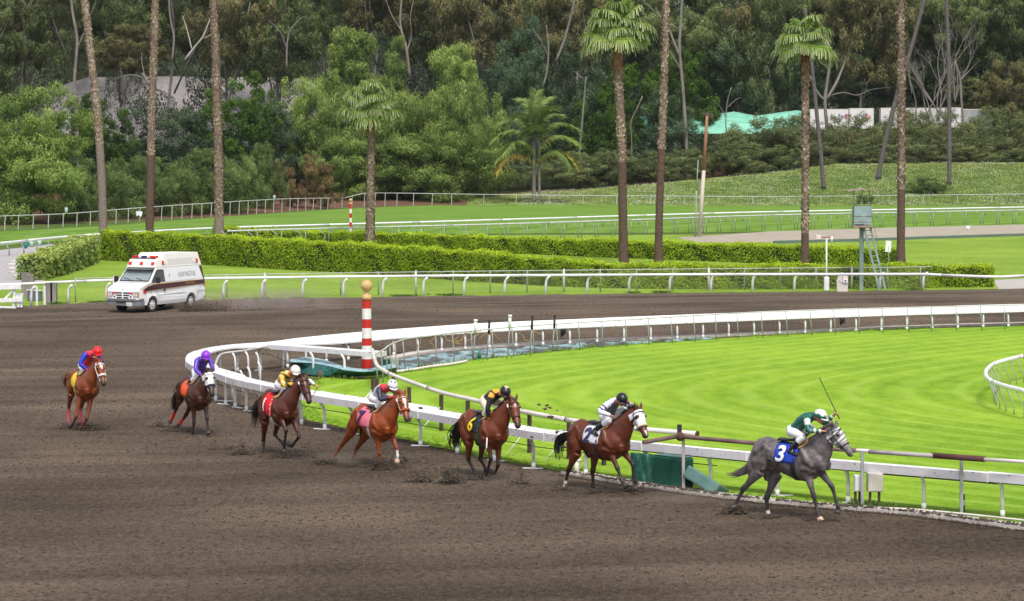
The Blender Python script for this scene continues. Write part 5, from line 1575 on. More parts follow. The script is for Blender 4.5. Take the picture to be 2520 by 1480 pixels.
# panel recess on the roof side
def side_quad(name, pts, m, out=.008, parent=van, thick=.012, side=1):
 """flat part lying on the van's side; pts = (x, z)"""
 mb = MB()
 n = len(pts)
 a = [(x, side * (halfw(x, z) + out), z) for x, z in pts]; b = [(x, side * (halfw(x, z) + out - thick), z) for x, z in pts]
 fs = [tuple(range(n)) if side < 0 else tuple(reversed(range(n)))] + [(i, (i + 1) % n, n + (i + 1) % n, n + i) for i in range(n)]
 mb.add(a + b, fs)
 return mb.build(name, m, parent)
def rrect(x0, x1, z0, z1, r=.03):
 return [(x0 + r, z0), (x1 - r, z0), (x1, z0 + r), (x1, z1 - r), (x1 - r, z1), (x0 + r, z1), (x0, z1 - r), (x0, z0 + r)]
for side in (1, -1):
 side_quad('roof_side_panel', rrect(-2.45, .25, 2.26, 2.56), mat('pale_grey_panel', (.62, .61, .57), .4, .03), .006, side=side)
 for cx in (-2.30, .62):
  a = side_quad('side_flasher', rrect(cx - .20, cx + .20, 2.29, 2.50), M_WHITEL, .030, side=side, thick=.03)
  xx = (cx - .19, cx - .01) if cx < 0 else (cx + .01, cx + .19)
  side_quad('red_lens', rrect(xx[0], xx[1], 2.30, 2.49), M_REDL, .045, a, .03, side)
 # windows and doors
 w = [(1.86, 1.46), (1.84, 1.52), (1.36, 2.02), (1.26, 2.07), (.78, 2.07), (.70, 2.02), (.66, 1.46)]
 side_quad('side_window', w, M_BLK, .006, side=side)
 w2 = [(1.76, 1.50), (1.31, 1.97), (1.22, 2.02), (.82, 2.02), (.75, 1.97), (.71, 1.50)]
 side_quad('side_glass', w2, M_GLASSD, .012, side=side)
 # stripe with pointed front and gold edges
 st = [(2.62, 1.10), (2.50, 1.17), (2.2, 1.28), (1.7, 1.345), (1.2, 1.36), (-2.93, 1.40), (-2.955, 1.20), (1.2, 1.12), (1.9, 1.10), (2.4, 1.055)]
 gs = [(2.68, 1.09), (2.50, 1.19), (2.2, 1.305), (1.7, 1.37), (1.2, 1.385), (-2.935, 1.425), (-2.96, 1.175), (1.2, 1.095), (1.9, 1.075), (2.4, 1.03)]
 side_quad('stripe_edge', gs, M_GOLD, .006, side=side, thick=.01)
 side_quad('stripe', st, M_STRIPE, .010, side=side, thick=.01)
 side_quad('rear_stripe', [(-2.55, 2.12), (-2.78, 1.6), (-2.86, 1.40), (-2.94, 1.40), (-2.90, 1.6), (-2.80, 2.13)], M_STRIPE, .008, side=side, thick=.01)
 # lettering
 for body, size, cx, cz, m_, sh, sq in (('HUNTINGTON', .22, -1.35, 1.75, M_LETTER, 0, 1.5), ('AMBULANCE', .14, -1.55, 1.292, M_GOLD, .3, 1.0)):
  tm = text_mesh(body, size, sh, .0, 1.05)
  for v in tm.vertices:
   tx, tz = v.co.x * (side * -1), v.co.y
   big = 1.0
   if body[0] == 'H' and abs(v.co.x) > size * 3.05: big = 1.5           # taller first and last letters
   x, z = cx + (-tx if side > 0 else -tx) * -1 * 1.0, cz + tz * sq * big
   x = cx - v.co.x * side
   v.co = (x, side * (halfw(x, z) + .017), z)
  tm.materials.append(m_)
  link('lettering', tm, van)
 side_quad('door_seam', [(.60, .5), (.60, 2.10), (.585, 2.10), (.585, .5)], mat('seam_grey', (.35, .35, .36), .6), .003, side=side)
 side_quad('door_seam', [(1.90, .86), (2.0, 1.40), (1.985, 1.40), (1.885, .86)], MATS['seam_grey'], .003, side=side)
 side_quad('sill_line', [(1.30, .80), (-1.2, .82), (-1.2, .845), (1.30, .825)], MATS['seam_grey'], .004, side=side)
 side_quad('sill_line', [(-2.2, .84), (-2.94, .86), (-2.94, .885), (-2.2, .865)], MATS['seam_grey'], .004, side=side)
 side_quad('door_handle', rrect(.72, .80, 1.0 - .03, 1.10 + .06, .015), M_BLK, .02, side=side, thick=.02)
 side_quad('emblem', rrect(.20, .26, 1.68, 1.84, .01), M_LETTER, .01, side=side)
 side_quad('side_marker', rrect(2.40, 2.62, .96, 1.06, .01), M_REDL, .012, side=side)
 side_quad('tail_lamp', rrect(-2.95, -2.90, 1.0, 1.30, .01), M_REDL, .012, side=side)
 # mirror
 mb = MB(); mb.box((1.72, side * 1.22, 1.58), (.10, .24, .30)); q = mb.build('mirror', M_BLK, van, bevel=.03)
 mb = MB(); mb.tube([(1.75, side * .93, 1.46), (1.74, side * 1.16, 1.50)], .03, 6); mb.build('mirror_arm', M_BLK, q)
# front end
def front_part(name, y0, y1, z0, z1, m, x=2.975, dep=.02, parent=van, bev=.006):
 mb = MB(); mb.box((x, (y0 + y1) / 2, (z0 + z1) / 2), (dep, abs(y1 - y0), z1 - z0)); return mb.build(name, m, parent, bevel=bev)
front_part('grille_surround', -.52, .52, .66, 1.06, M_VAN, 2.98, .03)
for r_ in range(3):
 for c_ in (-1, 1):
  front_part('grille_slot', c_ * .04, c_ * (.40 - .03 * r_), .95 - r_ * .115, 1.02 - r_ * .115, M_BLK, 2.998, .012)
for c_ in (-1, 1):
 front_part('grille_flasher', c_ * .36, c_ * .60, .955, 1.025, M_REDL, 3.01, .03)
 mb = MB(); mb.sm = True; mb.tube([(2.99, c_ * .47, .80), (3.005, c_ * .47, .80)], .05, 12); mb.build('round_port', M_BLK, van)
 h = front_part('headlamp', c_ * .60, c_ * .86, .78, 1.05, M_SILVER, 2.985, .03)
 front_part('reflector', c_ * .64, c_ * .70, .84, .98, M_WHITEL, 3.003, .01, h); front_part('reflector', c_ * .76, c_ * .84, .84, .93, M_WHITEL, 3.003, .01, h)
 front_part('turn_lamp', c_ * .86, c_ * .93, .78, 1.04, M_AMBER, 2.975, .05)
front_part('badge', -.08, .08, 1.125, 1.16, mat('oval_badge', (.10, .10, .28), .3), 2.94, .02)
front_part('number_mark', -.78, -.70, 1.12, 1.19, M_LETTER, 2.93, .015)
# bumper
def sweep_bumper(name, z0, z1, m, out):
 mb = MB()
 ys = [-1.0, -.96, -.8, -.4, 0, .4, .8, .96, 1.0]
 xs_ = [2.55, 2.86, 2.97, 3.0, 3.01, 3.0, 2.97, 2.86, 2.55]
 vs = []
 for x, y in zip(xs_, ys):
  k = 1 + out * .02
  vs += [(x + out, y * k, z0), (x + out, y * k, z1), (x + out - .10, y * .96, z1), (x + out - .10, y * .96, z0)]
 base = mb.add(vs, [])
 for i in range(len(ys) - 1):
  for q in range(4):
   q2 = (q + 1) % 4
   mb.f.append((base + i * 4 + q, base + i * 4 + 4 + q, base + i * 4 + 4 + q2, base + i * 4 + q2)); mb.mi.append(0); mb.smooth.append(False)
 return mb.build(name, m, van, bevel=.02)
sweep_bumper('bumper_bar', .58, .72, M_CHROME, .10)
sweep_bumper('bumper_valance', .36, .575, M_GREYB, .07)
front_part('air_slot', -.30, .24, .52, .60, M_BLK, 3.115, .012)
pl = front_part('licence_plate', .28, .62, .36, .53, mat('plate_white', (.62, .62, .60), .4), 3.10, .02)
tm = text_mesh('4M62217', .095, 0, 0)
for v in tm.vertices: v.co = (3.113, .45 + v.co.x, .435 + v.co.y * 1.1)
tm.materials.append(M_LETTER); link('plate_lettering', tm, pl)
# windscreen: seal, glass, wipers
def ws_pt(u, v, out=0.0):            # u across -1..1, v 0 bottom .. 1 top
 x0, z0, x1, z1 = 2.00, 1.50, 1.34, 2.14
 x = x0 + (x1 - x0) * v; z = z0 + (z1 - z0) * v
 w = halfw(x, z) - .075
 nx, nz = .696, .718
 return Vector((x + nx * out, u * w, z + nz * out))
mb = MB(); ring = []
outer = [(-1, .02), (1, .02), (1, .98), (-1, .98)]; inner = [(-.94, .08), (.94, .08), (.94, .92), (-.94, .92)]
vs = [ws_pt(u, v, .012) for u, v in outer] + [ws_pt(u, v, .012) for u, v in inner]
mb.add(vs, [(i, (i + 1) % 4, 4 + (i + 1) % 4, 4 + i) for i in range(4)]); seal = mb.build('windscreen_seal', M_BLK, van)
mb = MB(); mb.add([ws_pt(u, v, .004) for u, v in ((-.99, .03), (.99, .03), (.99, .97), (-.99, .97))], [(0, 1, 2, 3)]); mb.build('windscreen', M_GLASS, van)
for y0, y1 in ((-.78, -.18), (.05, .60)):
 mb = MB(); mb.tube([ws_pt(y0, .22, .03), ws_pt((y0 + y1) / 2, .17, .03), ws_pt(y1, .03, .03)], .012, 5); mb.build('wiper', M_BLK, van)
# interior: floor, dash, seats
mb = MB(); mb.box((1.0, 0, 1.0), (1.9, 1.7, .04)); mb.box((1.98, 0, 1.30), (.3, 1.66, .34)); mb.box((.15, 0, 1.5), (.04, 1.7, 1.1)); mb.build('dashboard', M_INT, van)
for s_ in (-1, 1):
 mb = MB(); mb.box((.55, s_ * .45, 1.45), (.16, .5, .9)); mb.box((.85, s_ * .45, 1.1), (.5, .5, .14)); mb.build('seat', mat('seat_cloth', (.12, .12, .13), .9), van, bevel=.03)
# inner lining so that the cab is not white inside
mb = MB(); mb.box((.95, 0, 2.10), (1.5, 1.6, .03)); mb.build('headlining', mat('grey_lining', (.20, .21, .22), .9), van)
# roof lights
mb = MB(); mb.box((.98, 0, 2.60), (.30, 1.02, .04)); bar_ = mb.build('light_bar', M_GREYB, van, bevel=.01)
for y0, y1, m_ in ((-.70, -.34, M_REDL), (-.33, -.16, M_WHITEL), (-.15, .15, M_BLUEL), (.16, .33, M_WHITEL), (.34, .70, M_REDL)):
 mb = MB(); mb.box((.98, (y0 + y1) / 2, 2.68), (.26, y1 - y0 - .01, .11)); mb.build('bar_lens', m_, bar_, bevel=.02)
for y in (-.66, 0, .66):
 mb = MB(); mb.box((1.29, y, 2.37), (.05, .24, .19), Matrix.Rotation(-.47, 3, 'Y')); q = mb.build('front_flasher', M_WHITEL, van, bevel=.02)
 mb = MB(); mb.box((1.32, y, 2.37), (.04, .20, .16), Matrix.Rotation(-.47, 3, 'Y')); mb.build('red_lens', M_REDL, q, bevel=.02)
mb = MB(); mb.tube([(-.5, .1, 2.84), (-.5, .1, 3.05)], .008, 4); mb.build('aerial', M_BLK, van)
mb = MB(); mb.box((-2.98, 0, .56), (.14, 1.9, .16)); mb.build('rear_bumper', M_CHROME, van, bevel=.02)
mb = MB(); mb.box((0, 0, .42), (5.4, 1.4, .16)); mb.build('chassis', M_BLK, van)
# wheels
WN = 24
def wheel_me():
 mb = MB(); mb.sm = True
 prof_ = [(.24, -.11), (.33, -.12), (.375, -.10), (.385, -.05), (.385, .05), (.375, .10), (.33, .12), (.24, .11)]
 vs = [(r_ * math.cos(2 * math.pi * k / WN), y, r_ * math.sin(2 * math.pi * k / WN)) for k in range(WN) for r_, y in prof_]
 m = len(prof_)
 mb.add(vs, [(k * m + j, k * m + (j + 1) % m, ((k + 1) % WN) * m + (j + 1) % m, ((k + 1) % WN) * m + j) for k in range(WN) for j in range(m)])
 return mb.mesh('tyre', M_TYRE)
def rim_me():
 mb = MB(); mb.sm = True
 mb.tube([(0, .04, 0), (0, .085, 0)], [.245, .235], 20)
 mb.tube([(0, .085, 0), (0, .125, 0)], [.09, .07], 12)
 for k in range(8):
  a = 2 * math.pi * k / 8
  mb.cur = 1; mb.tube([(.165 * math.cos(a), .084, .165 * math.sin(a)), (.165 * math.cos(a), .092, .165 * math.sin(a))], .035, 8); mb.cur = 0
 return mb.mesh('rim', [mat('rim_white', (.62, .62, .64), .35, .05), M_GREYB])
TY, RM = wheel_me(), rim_me()
for x in (1.80, -1.68):
 for s_ in (1, -1):
  w = empty('wheel', (x, s_ * .84, .385)); w.parent = van
  if x > 0: w.rotation_euler = (0, 0, -.10)
  link('tyre', TY, w)
  o = link('rim', RM, w); o.scale = (1, s_, 1)
# dust and flying earth thrown up by the rear wheel
def dust_mat(name, col, dens, scale=.9, seed=0.0):
 m = bpy.data.materials.new(name); m.use_nodes = True
 nt = m.node_tree; N = nt.nodes; N.clear()
 o = N.new('ShaderNodeOutputMaterial'); v = N.new('ShaderNodeVolumePrincipled'); v.inputs['Color'].default_value = (*col, 1)
 tc = N.new('ShaderNodeTexCoord')
 nz = N.new('ShaderNodeTexNoise'); nz.inputs['Scale'].default_value = scale; nz.inputs['Detail'].default_value = 4
 gr = N.new('ShaderNodeTexGradient'); gr.gradient_type = 'SPHERICAL'
 mp = N.new('ShaderNodeMapping'); mp.vector_type = 'POINT'
 nt.links.new(tc.outputs['Generated'], mp.inputs['Vector']); mp.inputs['Location'].default_value = (-1, -1, -.5); mp.inputs['Scale'].default_value = (2, 2, 1.6)
 nt.links.new(mp.outputs['Vector'], gr.inputs['Vector']); nt.links.new(tc.outputs['Object'], nz.inputs['Vector'])
 r = N.new('ShaderNodeMapRange'); r.inputs['From Min'].default_value = .40; r.inputs['From Max'].default_value = .70; r.inputs['To Max'].default_value = dens
 nt.links.new(nz.outputs['Fac'], r.inputs['Value'])
 mu = N.new('ShaderNodeMath'); mu.operation = 'MULTIPLY'; nt.links.new(r.outputs['Result'], mu.inputs[0]); nt.links.new(gr.outputs['Fac'], mu.inputs[1])
 nt.links.new(mu.outputs[0], v.inputs['Density']); nt.links.new(v.outputs[0], o.inputs['Volume'])
 return m
def dust(center, size, m, label):
 mb = MB(); mb.sm = True; mb.ball((0, 0, 0), (size[0] / 2, size[1] / 2, size[2] / 2), 20, 12)
 o = link('dust', mb.mesh('dust', m)); o.location = center
 return tag(o, label, 'dust', kind='stuff')
DM = dust_mat('dust_air', (.62, .52, .47), 2.2)
DM2 = dust_mat('thick_dust', (.36, .28, .24), 6.0, 1.6)
DM3 = dust_mat('thin_dust', (.42, .34, .28), 4.0, 1.4)
g = G(640, 762); dust((g.x, g.y, .45), (9.5, 3.0, 1.9), DM, 'pale dust cloud drifting behind the ambulance')
g = G(505, 765); dust((g.x, g.y, .25), (3.6, 1.6, .8), DM2, 'dark burst of dirt behind the ambulance rear wheel')
r = np.random.default_rng(9); n = 900
g = G(520, 766)
x = g.x + r.gamma(1.6, .75, n) - 1.6; y = g.y + r.normal(0, .5, n); z = np.abs(r.normal(0, .22, n)) * np.exp(-np.abs(x - g.x) * .35) + .02
o = link('flying_dirt', ico_lumps('flying_dirt', np.stack([x, y, z], 1), r.uniform(.008, .045, n), M_CLOD, 3)); tag(o, 'spray of dark dirt thrown up behind the ambulance', 'dirt', kind='stuff')
# ================================================================ horses and riders
def remesh(mb, voxel, smooth_n=3, fac=.5):
 me = mb.mesh('work', mat('skin_work', (.5, .5, .5)))
 o = link('work', me)
 m1 = o.modifiers.new('r', 'REMESH'); m1.mode = 'VOXEL'; m1.voxel_size = voxel
 m2 = o.modifiers.new('s', 'SMOOTH'); m2.iterations = smooth_n; m2.factor = fac
 dg = bpy.context.evaluated_depsgraph_get()
 out = bpy.data.meshes.new_from_object(o.evaluated_get(dg))
 bpy.data.objects.remove(o); bpy.data.meshes.remove(me)
 return out
def co_of(me):
 a = np.empty(len(me.vertices) * 3); me.vertices.foreach_get('co', a); return a.reshape(-1, 3)
def no_of(me):
 a = np.empty(len(me.vertices) * 3); me.vertex_normals.foreach_get('vector', a); return a.reshape(-1, 3)
def bone_map(co, bones):
 """for each vertex: nearest bone and the place along it"""
 best = np.full(len(co), 1e9); idx = np.zeros(len(co), int); tt = np.zeros(len(co))
 for k, (nm, a, b, r) in enumerate(bones):
  a = np.array(tuple(a)); b = np.array(tuple(b)); d = b - a
  t = np.clip(((co - a) @ d) / max(1e-9, d @ d), 0, 1)
  dist = np.linalg.norm(co - (a + t[:, None] * d), axis=1) - r
  m = dist < best
  best[m] = dist[m]; idx[m] = k; tt[m] = t[m]
 return idx, tt
def shell(me, mask, name, out, m, col=None, parent=None, smooth_edge=True):
 """a skin-tight piece over the masked vertices, OUT metres proud"""
 bm = bmesh.new(); bm.from_mesh(me)
 no = no_of(me)
 bm.verts.ensure_lookup_table()
 kill = [f for f in bm.faces if not all(mask[v.index] for v in f.verts)]
 ly = None
 if col is not None:
  ly = bm.verts.layers.float_color.get('coat') or bm.verts.layers.float_color.new('coat')
  for v in bm.verts: v[ly] = (*col[v.index], 1)
 for v in bm.verts: v.co += Vector(no[v.index]) * out
 bmesh.ops.delete(bm, geom=kill, context='FACES')
 loose = [v for v in bm.verts if not v.link_faces]
 bmesh.ops.delete(bm, geom=loose, context='VERTS')
 # turn the rim inwards so that it has a hem
 rim = [e for e in bm.edges if e.is_boundary]
 if rim:
  ext = bmesh.ops.extrude_edge_only(bm, edges=rim)
  for v in [g_ for g_ in ext['geom'] if isinstance(g_, bmesh.types.BMVert)]:
   v.co -= v.normal * (out + .004) if v.normal.length > 0 else Vector()
 nme = bpy.data.meshes.new(name); bm.to_mesh(nme); bm.free()
 nme.materials.clear(); nme.materials.append(m)
 for p in nme.polygons: p.use_smooth = True
 if len(nme.vertices) == 0: return None
 return link(name, nme, parent)
def set_col(me, col):
 at = me.attributes.new('coat', 'FLOAT_COLOR', 'POINT')
 at.data.foreach_set('color', np.concatenate([col, np.ones((len(col), 1))], 1).reshape(-1).astype(np.float32))
def coat_mat(name, rough=.42, sheen=0, scale=6.0, var=.12, spec=.4):
 return mat(name, (1 - var, 1 - var, 1 - var), rough, 0, scale, color2=(1 + var, 1 + var, 1 + var), attr='coat', spec=spec)
M_COAT = mat('horse_coat', (.80, .80, .80), .38, 0, 3.5, color2=(1.15, 1.12, 1.1), attr='coat', spec=.45, bump=.005, bscale=9)
M_DAPPLE = mat('grey_horse_coat', (.50, .50, .50), .42, 0, 9.0, color2=(1.95, 1.88, 1.86), attr='coat', spec=.35, bump=.005, bscale=9)
M_SILK = mat('silks', (.93, .93, .93), .38, 0, 9.0, color2=(1.05, 1.05, 1.05), attr='coat', spec=.45, bump=.012, bscale=12)
M_SKIN = mat('skin', (.42, .20, .14), .5, .1, 8.0)
M_BOOT = mat('boot_leather', (.012, .012, .014), .25, .1, 4.0, spec=.6)
M_LEATHER = mat('bridle_leather', (.05, .022, .014), .5, .2, 8.0)
M_BLACKL = mat('black_leather', (.012, .011, .012), .4, .2, 8.0)
M_PAD = mat('saddle_towel', (.42, .27, .11), .9, .15, 8.0)
M_HOOF = mat('hoof_horn', (.05, .042, .038), .6, .3, 8.0)
M_HOOFL = mat('pale_hoof', (.55, .36, .24), .6, .15, 8.0)
M_HAIRB = mat('black_hair', (.010, .009, .009), .45, .3, 8.0)
M_HAIRG = mat('grey_hair', (.13, .10, .10), .5, .4, 6.0)
M_HAIRC = mat('chestnut_hair', (.17, .055, .02), .5, .3, 6.0)
M_WHITEC = mat('white_cotton', (.72, .72, .74), .7, .05, 6.0)
CLOTHS = {}
def horse(spec):
 ox, oy, sc = spec['zoom']
 def zp(p): return ((ox + p[0] / sc) * .85279, (oy + p[1] / sc) * .85279)
 al = math.radians(spec['alpha'])
 fwd = Vector((math.cos(al), -math.sin(al), 0)); left = Vector((math.sin(al), math.cos(al), 0))
 c = zp(spec['centre']); base = G(*c) + Vector((0, 0, spec.get('dz', 0)))
 root = empty('horse', tuple(base), -al, spec['label'], 'horse', None)
 SCL = spec.get('scale', 1.10)
 Mw = Matrix.Translation(base) @ Matrix.Rotation(-al, 4, 'Z') @ Matrix.Scale(SCL, 4); Mi = Mw.inverted()
 root.scale = (SCL, SCL, SCL)
 cam0 = Mi @ Vector((0, 0, H))
 def rayl(p):
  x, y = zp(p); d = Vector(ray(x, y)); return (Mi.to_3x3() @ d).normalized()
 def plane(p, yl):
  d = rayl(p); t = (yl - cam0.y) / d.y; return cam0 + d * t
 def near(p, T):
  d = rayl(p); t = (T - cam0).dot(d); return cam0 + d * t
 def joint(p, yl, prior, spread=.5):
  q = plane(p, yl)
  x = min(max(q.x, prior - spread), prior + spread)
  return near(p, Vector((x, yl, q.z)))
 S = spec.get('size', 1.0)
 mb = MB(); mb.sm = True
 # ---- trunk
 secs = [(-.80, 1.27, .08, .10), (-.75, 1.26, .17, .19), (-.64, 1.26, .235, .25), (-.48, 1.255, .275, .275), (-.28, 1.22, .27, .265), (-.05, 1.155, .285, .315), (.18, 1.12, .30, .36), (.36, 1.115, .295, .385), (.52, 1.15, .285, .36), (.66, 1.16, .26, .30), (.78, 1.13, .20, .21), (.85, 1.11, .10, .11)]
 mb.loft([(x * S, 0, z * S) for x, z, a, b in secs], [(a * S, b * S) for x, z, a, b in secs], (0, 1, 0), 18)
 mb.loft([(v * S, 0, z * S) for v, z in ((.10, 1.40), (.30, 1.46), (.46, 1.50), (.60, 1.46))], [(.06 * S, .06 * S), (.08 * S, .09 * S), (.075 * S, .10 * S), (.08 * S, .10 * S)], (0, 1, 0), 10)
 mb.loft([(v * S, 0, z * S) for v, z in ((-.72, 1.40), (-.52, 1.47), (-.3, 1.43))], [(.10 * S, .08 * S), (.15 * S, .09 * S), (.12 * S, .08 * S)], (0, 1, 0), 10)
 bones = [('trunk', Vector((-.55, 0, 1.25)) * S, Vector((.55, 0, 1.15)) * S, .26 * S)]
 # ---- neck and head
 poll = near(spec['poll'], Vector((spec.get('pollx', 1.12), spec.get('heady', 0.0), 1.9)))
 nose = near(spec['nose'], Vector((poll.x + spec.get('nosedx', .34), poll.y + spec.get('headturn', 0.0), 1.5)))
 ax = (nose - poll).normalized(); HL = .62 * S
 nose = poll + ax * HL
 nb = Vector((.62, 0, 1.25)) * S
 mid = nb.lerp(poll, .5) + Vector((.0, 0, .05))
 mid2 = nb.lerp(poll, .8) + Vector((.015, 0, .035))
 nk = [Vector((.42, 0, 1.25)) * S, nb, nb.lerp(mid, .5) + Vector((0, 0, .02)), mid, mid2, poll - ax * .0 + Vector((-.02, 0, -.03))]
 mb.loft(nk, [(.19 * S, .33 * S), (.19 * S, .335 * S), (.155 * S, .27 * S), (.12 * S, .20 * S), (.098 * S, .145 * S), (.082 * S, .10 * S)], (0, 1, 0), 16)
 bones += [('neck', nb, mid, .19 * S), ('neck', mid, poll - ax * .05, .12 * S)]
 lat = Vector((0, 0, 1)).cross(ax); lat = lat.normalized() if lat.length > .05 else Vector((0, 1, 0))
 if lat.y < 0: lat = -lat
 face = ax.cross(lat); face = face if (face.z > 0 or face.x > 0) else -face
 if face.x < 0 and face.z < .3: face = -face
 hs = [(-.04, .055, .06, -.01), (.03, .092, .095, -.015), (.12, .116, .135, -.04), (.22, .112, .145, -.055), (.32, .090, .120, -.045), (.43, .069, .086, -.02), (.54, .068, .074, -.01), (.61, .066, .066, -.01), (.65, .042, .042, -.01)]
 mb.loft([poll + ax * (u * S) + face * (o_ * S) for u, a, b, o_ in hs], [(a * S, b * S) for u, a, b, o_ in hs], lat, 14)
 bones += [('head', poll, nose, .085 * S)]
 for s_ in (1, -1):
  e0 = poll + lat * (s_ * .055 * S) + ax * .0 + face * .03
  up_ = (-ax * .75 + face * .35 + lat * s_ * .18 + Vector(spec.get('ears', (0, 0, 0)))).normalized()
  mb.tube([e0, e0 + up_ * .06, e0 + up_ * .12, e0 + up_ * .165], [.030, .036, .024, .006], 8)
  mb.ball(poll + ax * .175 * S + lat * s_ * .100 * S + face * .060 * S, (.034, .034, .026), 8, 6)    # brow
 # ---- legs
 hip = {1: Vector((-.50, .15, 1.22)) * S, -1: Vector((-.50, -.15, 1.22)) * S}
 sho = {1: Vector((.58, .15, 1.08)) * S, -1: Vector((.58, -.15, 1.08)) * S}
 hooves = []
 LY = {'LH': .14, 'RH': -.14, 'LF': .12, 'RF': -.12}
 for k in ('RH', 'LH', 'RF', 'LF'):
  s_ = 1 if k[0] == 'L' else -1
  yl = LY[k]; j = spec[k]; pr = spec.get('prior', {}).get(k)
  hind = k[1] == 'H'
  p0 = (-.75, -.70, -.62) if hind else (.80, .82, .85)
  if pr: p0 = pr
  J = [joint(q, yl, p, spec.get('spread', .45)) for q, p in zip(j, p0)]
  kn, fe, to = J
  if hind:
   st_dir = (kn - hip[s_])
   # stifle lies in front of the line hip-hock
   stf = hip[s_].lerp(kn, .47) + Vector((.17, s_ * .03, .02))
   mb.loft([hip[s_] + Vector((-.03, 0, .05)), hip[s_].lerp(stf, .5) + Vector((-.035, s_ * .015, 0)), stf], [(.135, .20), (.135, .185), (.095, .115)], (0, 1, 0), 12)
   mb.loft([hip[s_] + Vector((-.17, -s_ * .02, .04)), hip[s_].lerp(kn, .35) + Vector((-.10, 0, 0)), hip[s_].lerp(kn, .62) + Vector((-.02, 0, 0))], [(.10, .12), (.10, .12), (.055, .06)], (0, 1, 0), 10)
   mb.loft([stf, stf.lerp(kn, .35) + Vector((-.02, 0, 0)), stf.lerp(kn, .75), kn], [(.10, .13), (.078, .105), (.052, .064), (.054, .068)], (0, 1, 0), 12)
   mb.loft([kn + Vector((-.03, 0, .045)), kn, kn.lerp(fe, .18), kn.lerp(fe, .55), fe.lerp(kn, .12), fe], [(.036, .036), (.050, .061), (.039, .048), (.032, .040), (.036, .044), (.042, .050)], (0, 1, 0), 10)
   bones += [(k + 'u', hip[s_], stf, .12), (k + 'g', stf, kn, .06), (k + 'c', kn, fe, .03)]
  else:
   el = sho[s_].lerp(kn, .30) + Vector((-.11, s_ * .0, .04))
   mb.loft([Vector((.47, s_ * .12, 1.38)) * S, sho[s_] + Vector((0, 0, .06)), sho[s_] + Vector((-.02, 0, -.08)), el], [(.06, .12), (.10, .17), (.095, .15), (.065, .095)], (0, 1, 0), 12)
   mb.loft([sho[s_] + Vector((-.04, 0, -.10)), el, el.lerp(kn, .35), el.lerp(kn, .75), kn], [(.095, .135), (.080, .11), (.066, .083), (.047, .053), (.050, .057)], (0, 1, 0), 12)
   mb.loft([kn + (el - kn).normalized() * .06, kn, kn.lerp(fe, .18), kn.lerp(fe, .55), fe.lerp(kn, .12), fe], [(.043, .048), (.050, .057), (.038, .042), (.031, .038), (.035, .041), (.042, .048)], (0, 1, 0), 10)
   bones += [(k + 'u', sho[s_], el, .11), (k + 'g', el, kn, .055), (k + 'c', kn, fe, .03)]
  d = (to - fe); L = min(max(d.length, .13), .20); d = d.normalized(); to = fe + d * L
  mb.loft([fe, fe.lerp(to, .3), fe.lerp(to, .62)], [(.041, .046), (.033, .037), (.042, .047)], (0, 1, 0), 10)
  bones += [(k + 'p', fe, to, .03)]
  hooves.append((k, fe.lerp(to, .55), to, d))
 # muscle forms
 for s_ in (1, -1):
  mb.ball(Vector((.62, s_ * .10, 1.02)) * S, (.13, .09, .13), 12, 8)
  mb.ball(Vector((-.60, s_ * .13, 1.30)) * S, (.16, .12, .16), 12, 8)
 mb.ball(Vector((-.35, 0, .98)) * S, (.20, .12, .10), 10, 7)
 for s_ in (1, -1):
  mb.tube([Vector((.66, s_ * .19, 1.06)), Vector((.50, s_ * .245, 1.20)), Vector((.38, s_ * .21, 1.42))], [.075, .085, .05], 10)
  mb.tube([Vector((.60, s_ * .20, 1.0)), Vector((.42, s_ * .26, 1.02))], [.075, .055], 8)
  mb.tube([Vector((-.42, s_ * .20, 1.42)), Vector((-.60, s_ * .235, 1.28)), Vector((-.66, s_ * .18, 1.08))], [.06, .085, .06], 10)
  mb.tube([Vector((-.36, s_ * .235, 1.36)), Vector((-.30, s_ * .235, 1.12))], [.055, .05], 8)
  mb.tube([Vector((.80, s_ * .085, 1.12)), Vector((.80, s_ * .08, .98))], [.085, .06], 8)
 me = remesh(mb, .0165, 8, .5)
 me.name = 'horse_body'
 co = co_of(me); idx, tt = bone_map(co, bones)
 names = np.array([b[0] for b in bones])[idx]
 base_c = np.array(spec['coat']); n = len(co)
 col = np.tile(base_c, (n, 1))
 r = np.random.default_rng(int(c[0]))
 low = np.zeros(n)
 for i, nm in enumerate(names):
  pass
 kind = np.array([q[-1] if q[:2] in ('RH', 'LH', 'RF', 'LF') else '-' for q in names])
 low = np.where(kind == 'g', np.clip(tt * 1.7 - .75, 0, 1), 0)
 low = np.where((kind == 'c') | (kind == 'p'), 1.0, low)
 pt = np.array(spec['points'])
 # mane-side shading of the coat is left to the light
 col = col * (1 - low[:, None]) + pt * low[:, None]
 # darker back line / belly lighter hair tone
 hd = names == 'head'
 muz = hd & (tt > .86)
 col[muz] = col[muz] * .25 + np.array(spec.get('muzzle', (.02, .017, .017))) * .75
 A = np.array(tuple(poll)); Fc = np.array(tuple(face)); La = np.array(tuple(lat)); Ax = np.array(tuple(ax))
 rel = co - A
 u = rel @ Ax; v = rel @ La; w = rel @ Fc
 if 'blaze' in spec:
  b0, b1, bw, bc = spec['blaze']
  wd = bw * (1.15 - .9 * (u - b0) / max(1e-3, b1 - b0))
  m_ = hd & (w > .0) & (np.abs(v) < wd) & (u > b0) & (u < b1)
  col[m_] = bc
 for k, frac in spec.get('socks', {}).items():
  m_ = (names == k + 'p') | ((names == k + 'c') & (tt > frac))
  col[m_] = (.62, .58, .53)
 if spec.get('grey'):
  d_ = .5 + .5 * np.sin(co[:, 0] * 7 + 2 * np.sin(co[:, 2] * 6))
  col *= (.8 + .4 * d_)[:, None]
  col[hd] *= 2.0
 set_col(me, col)
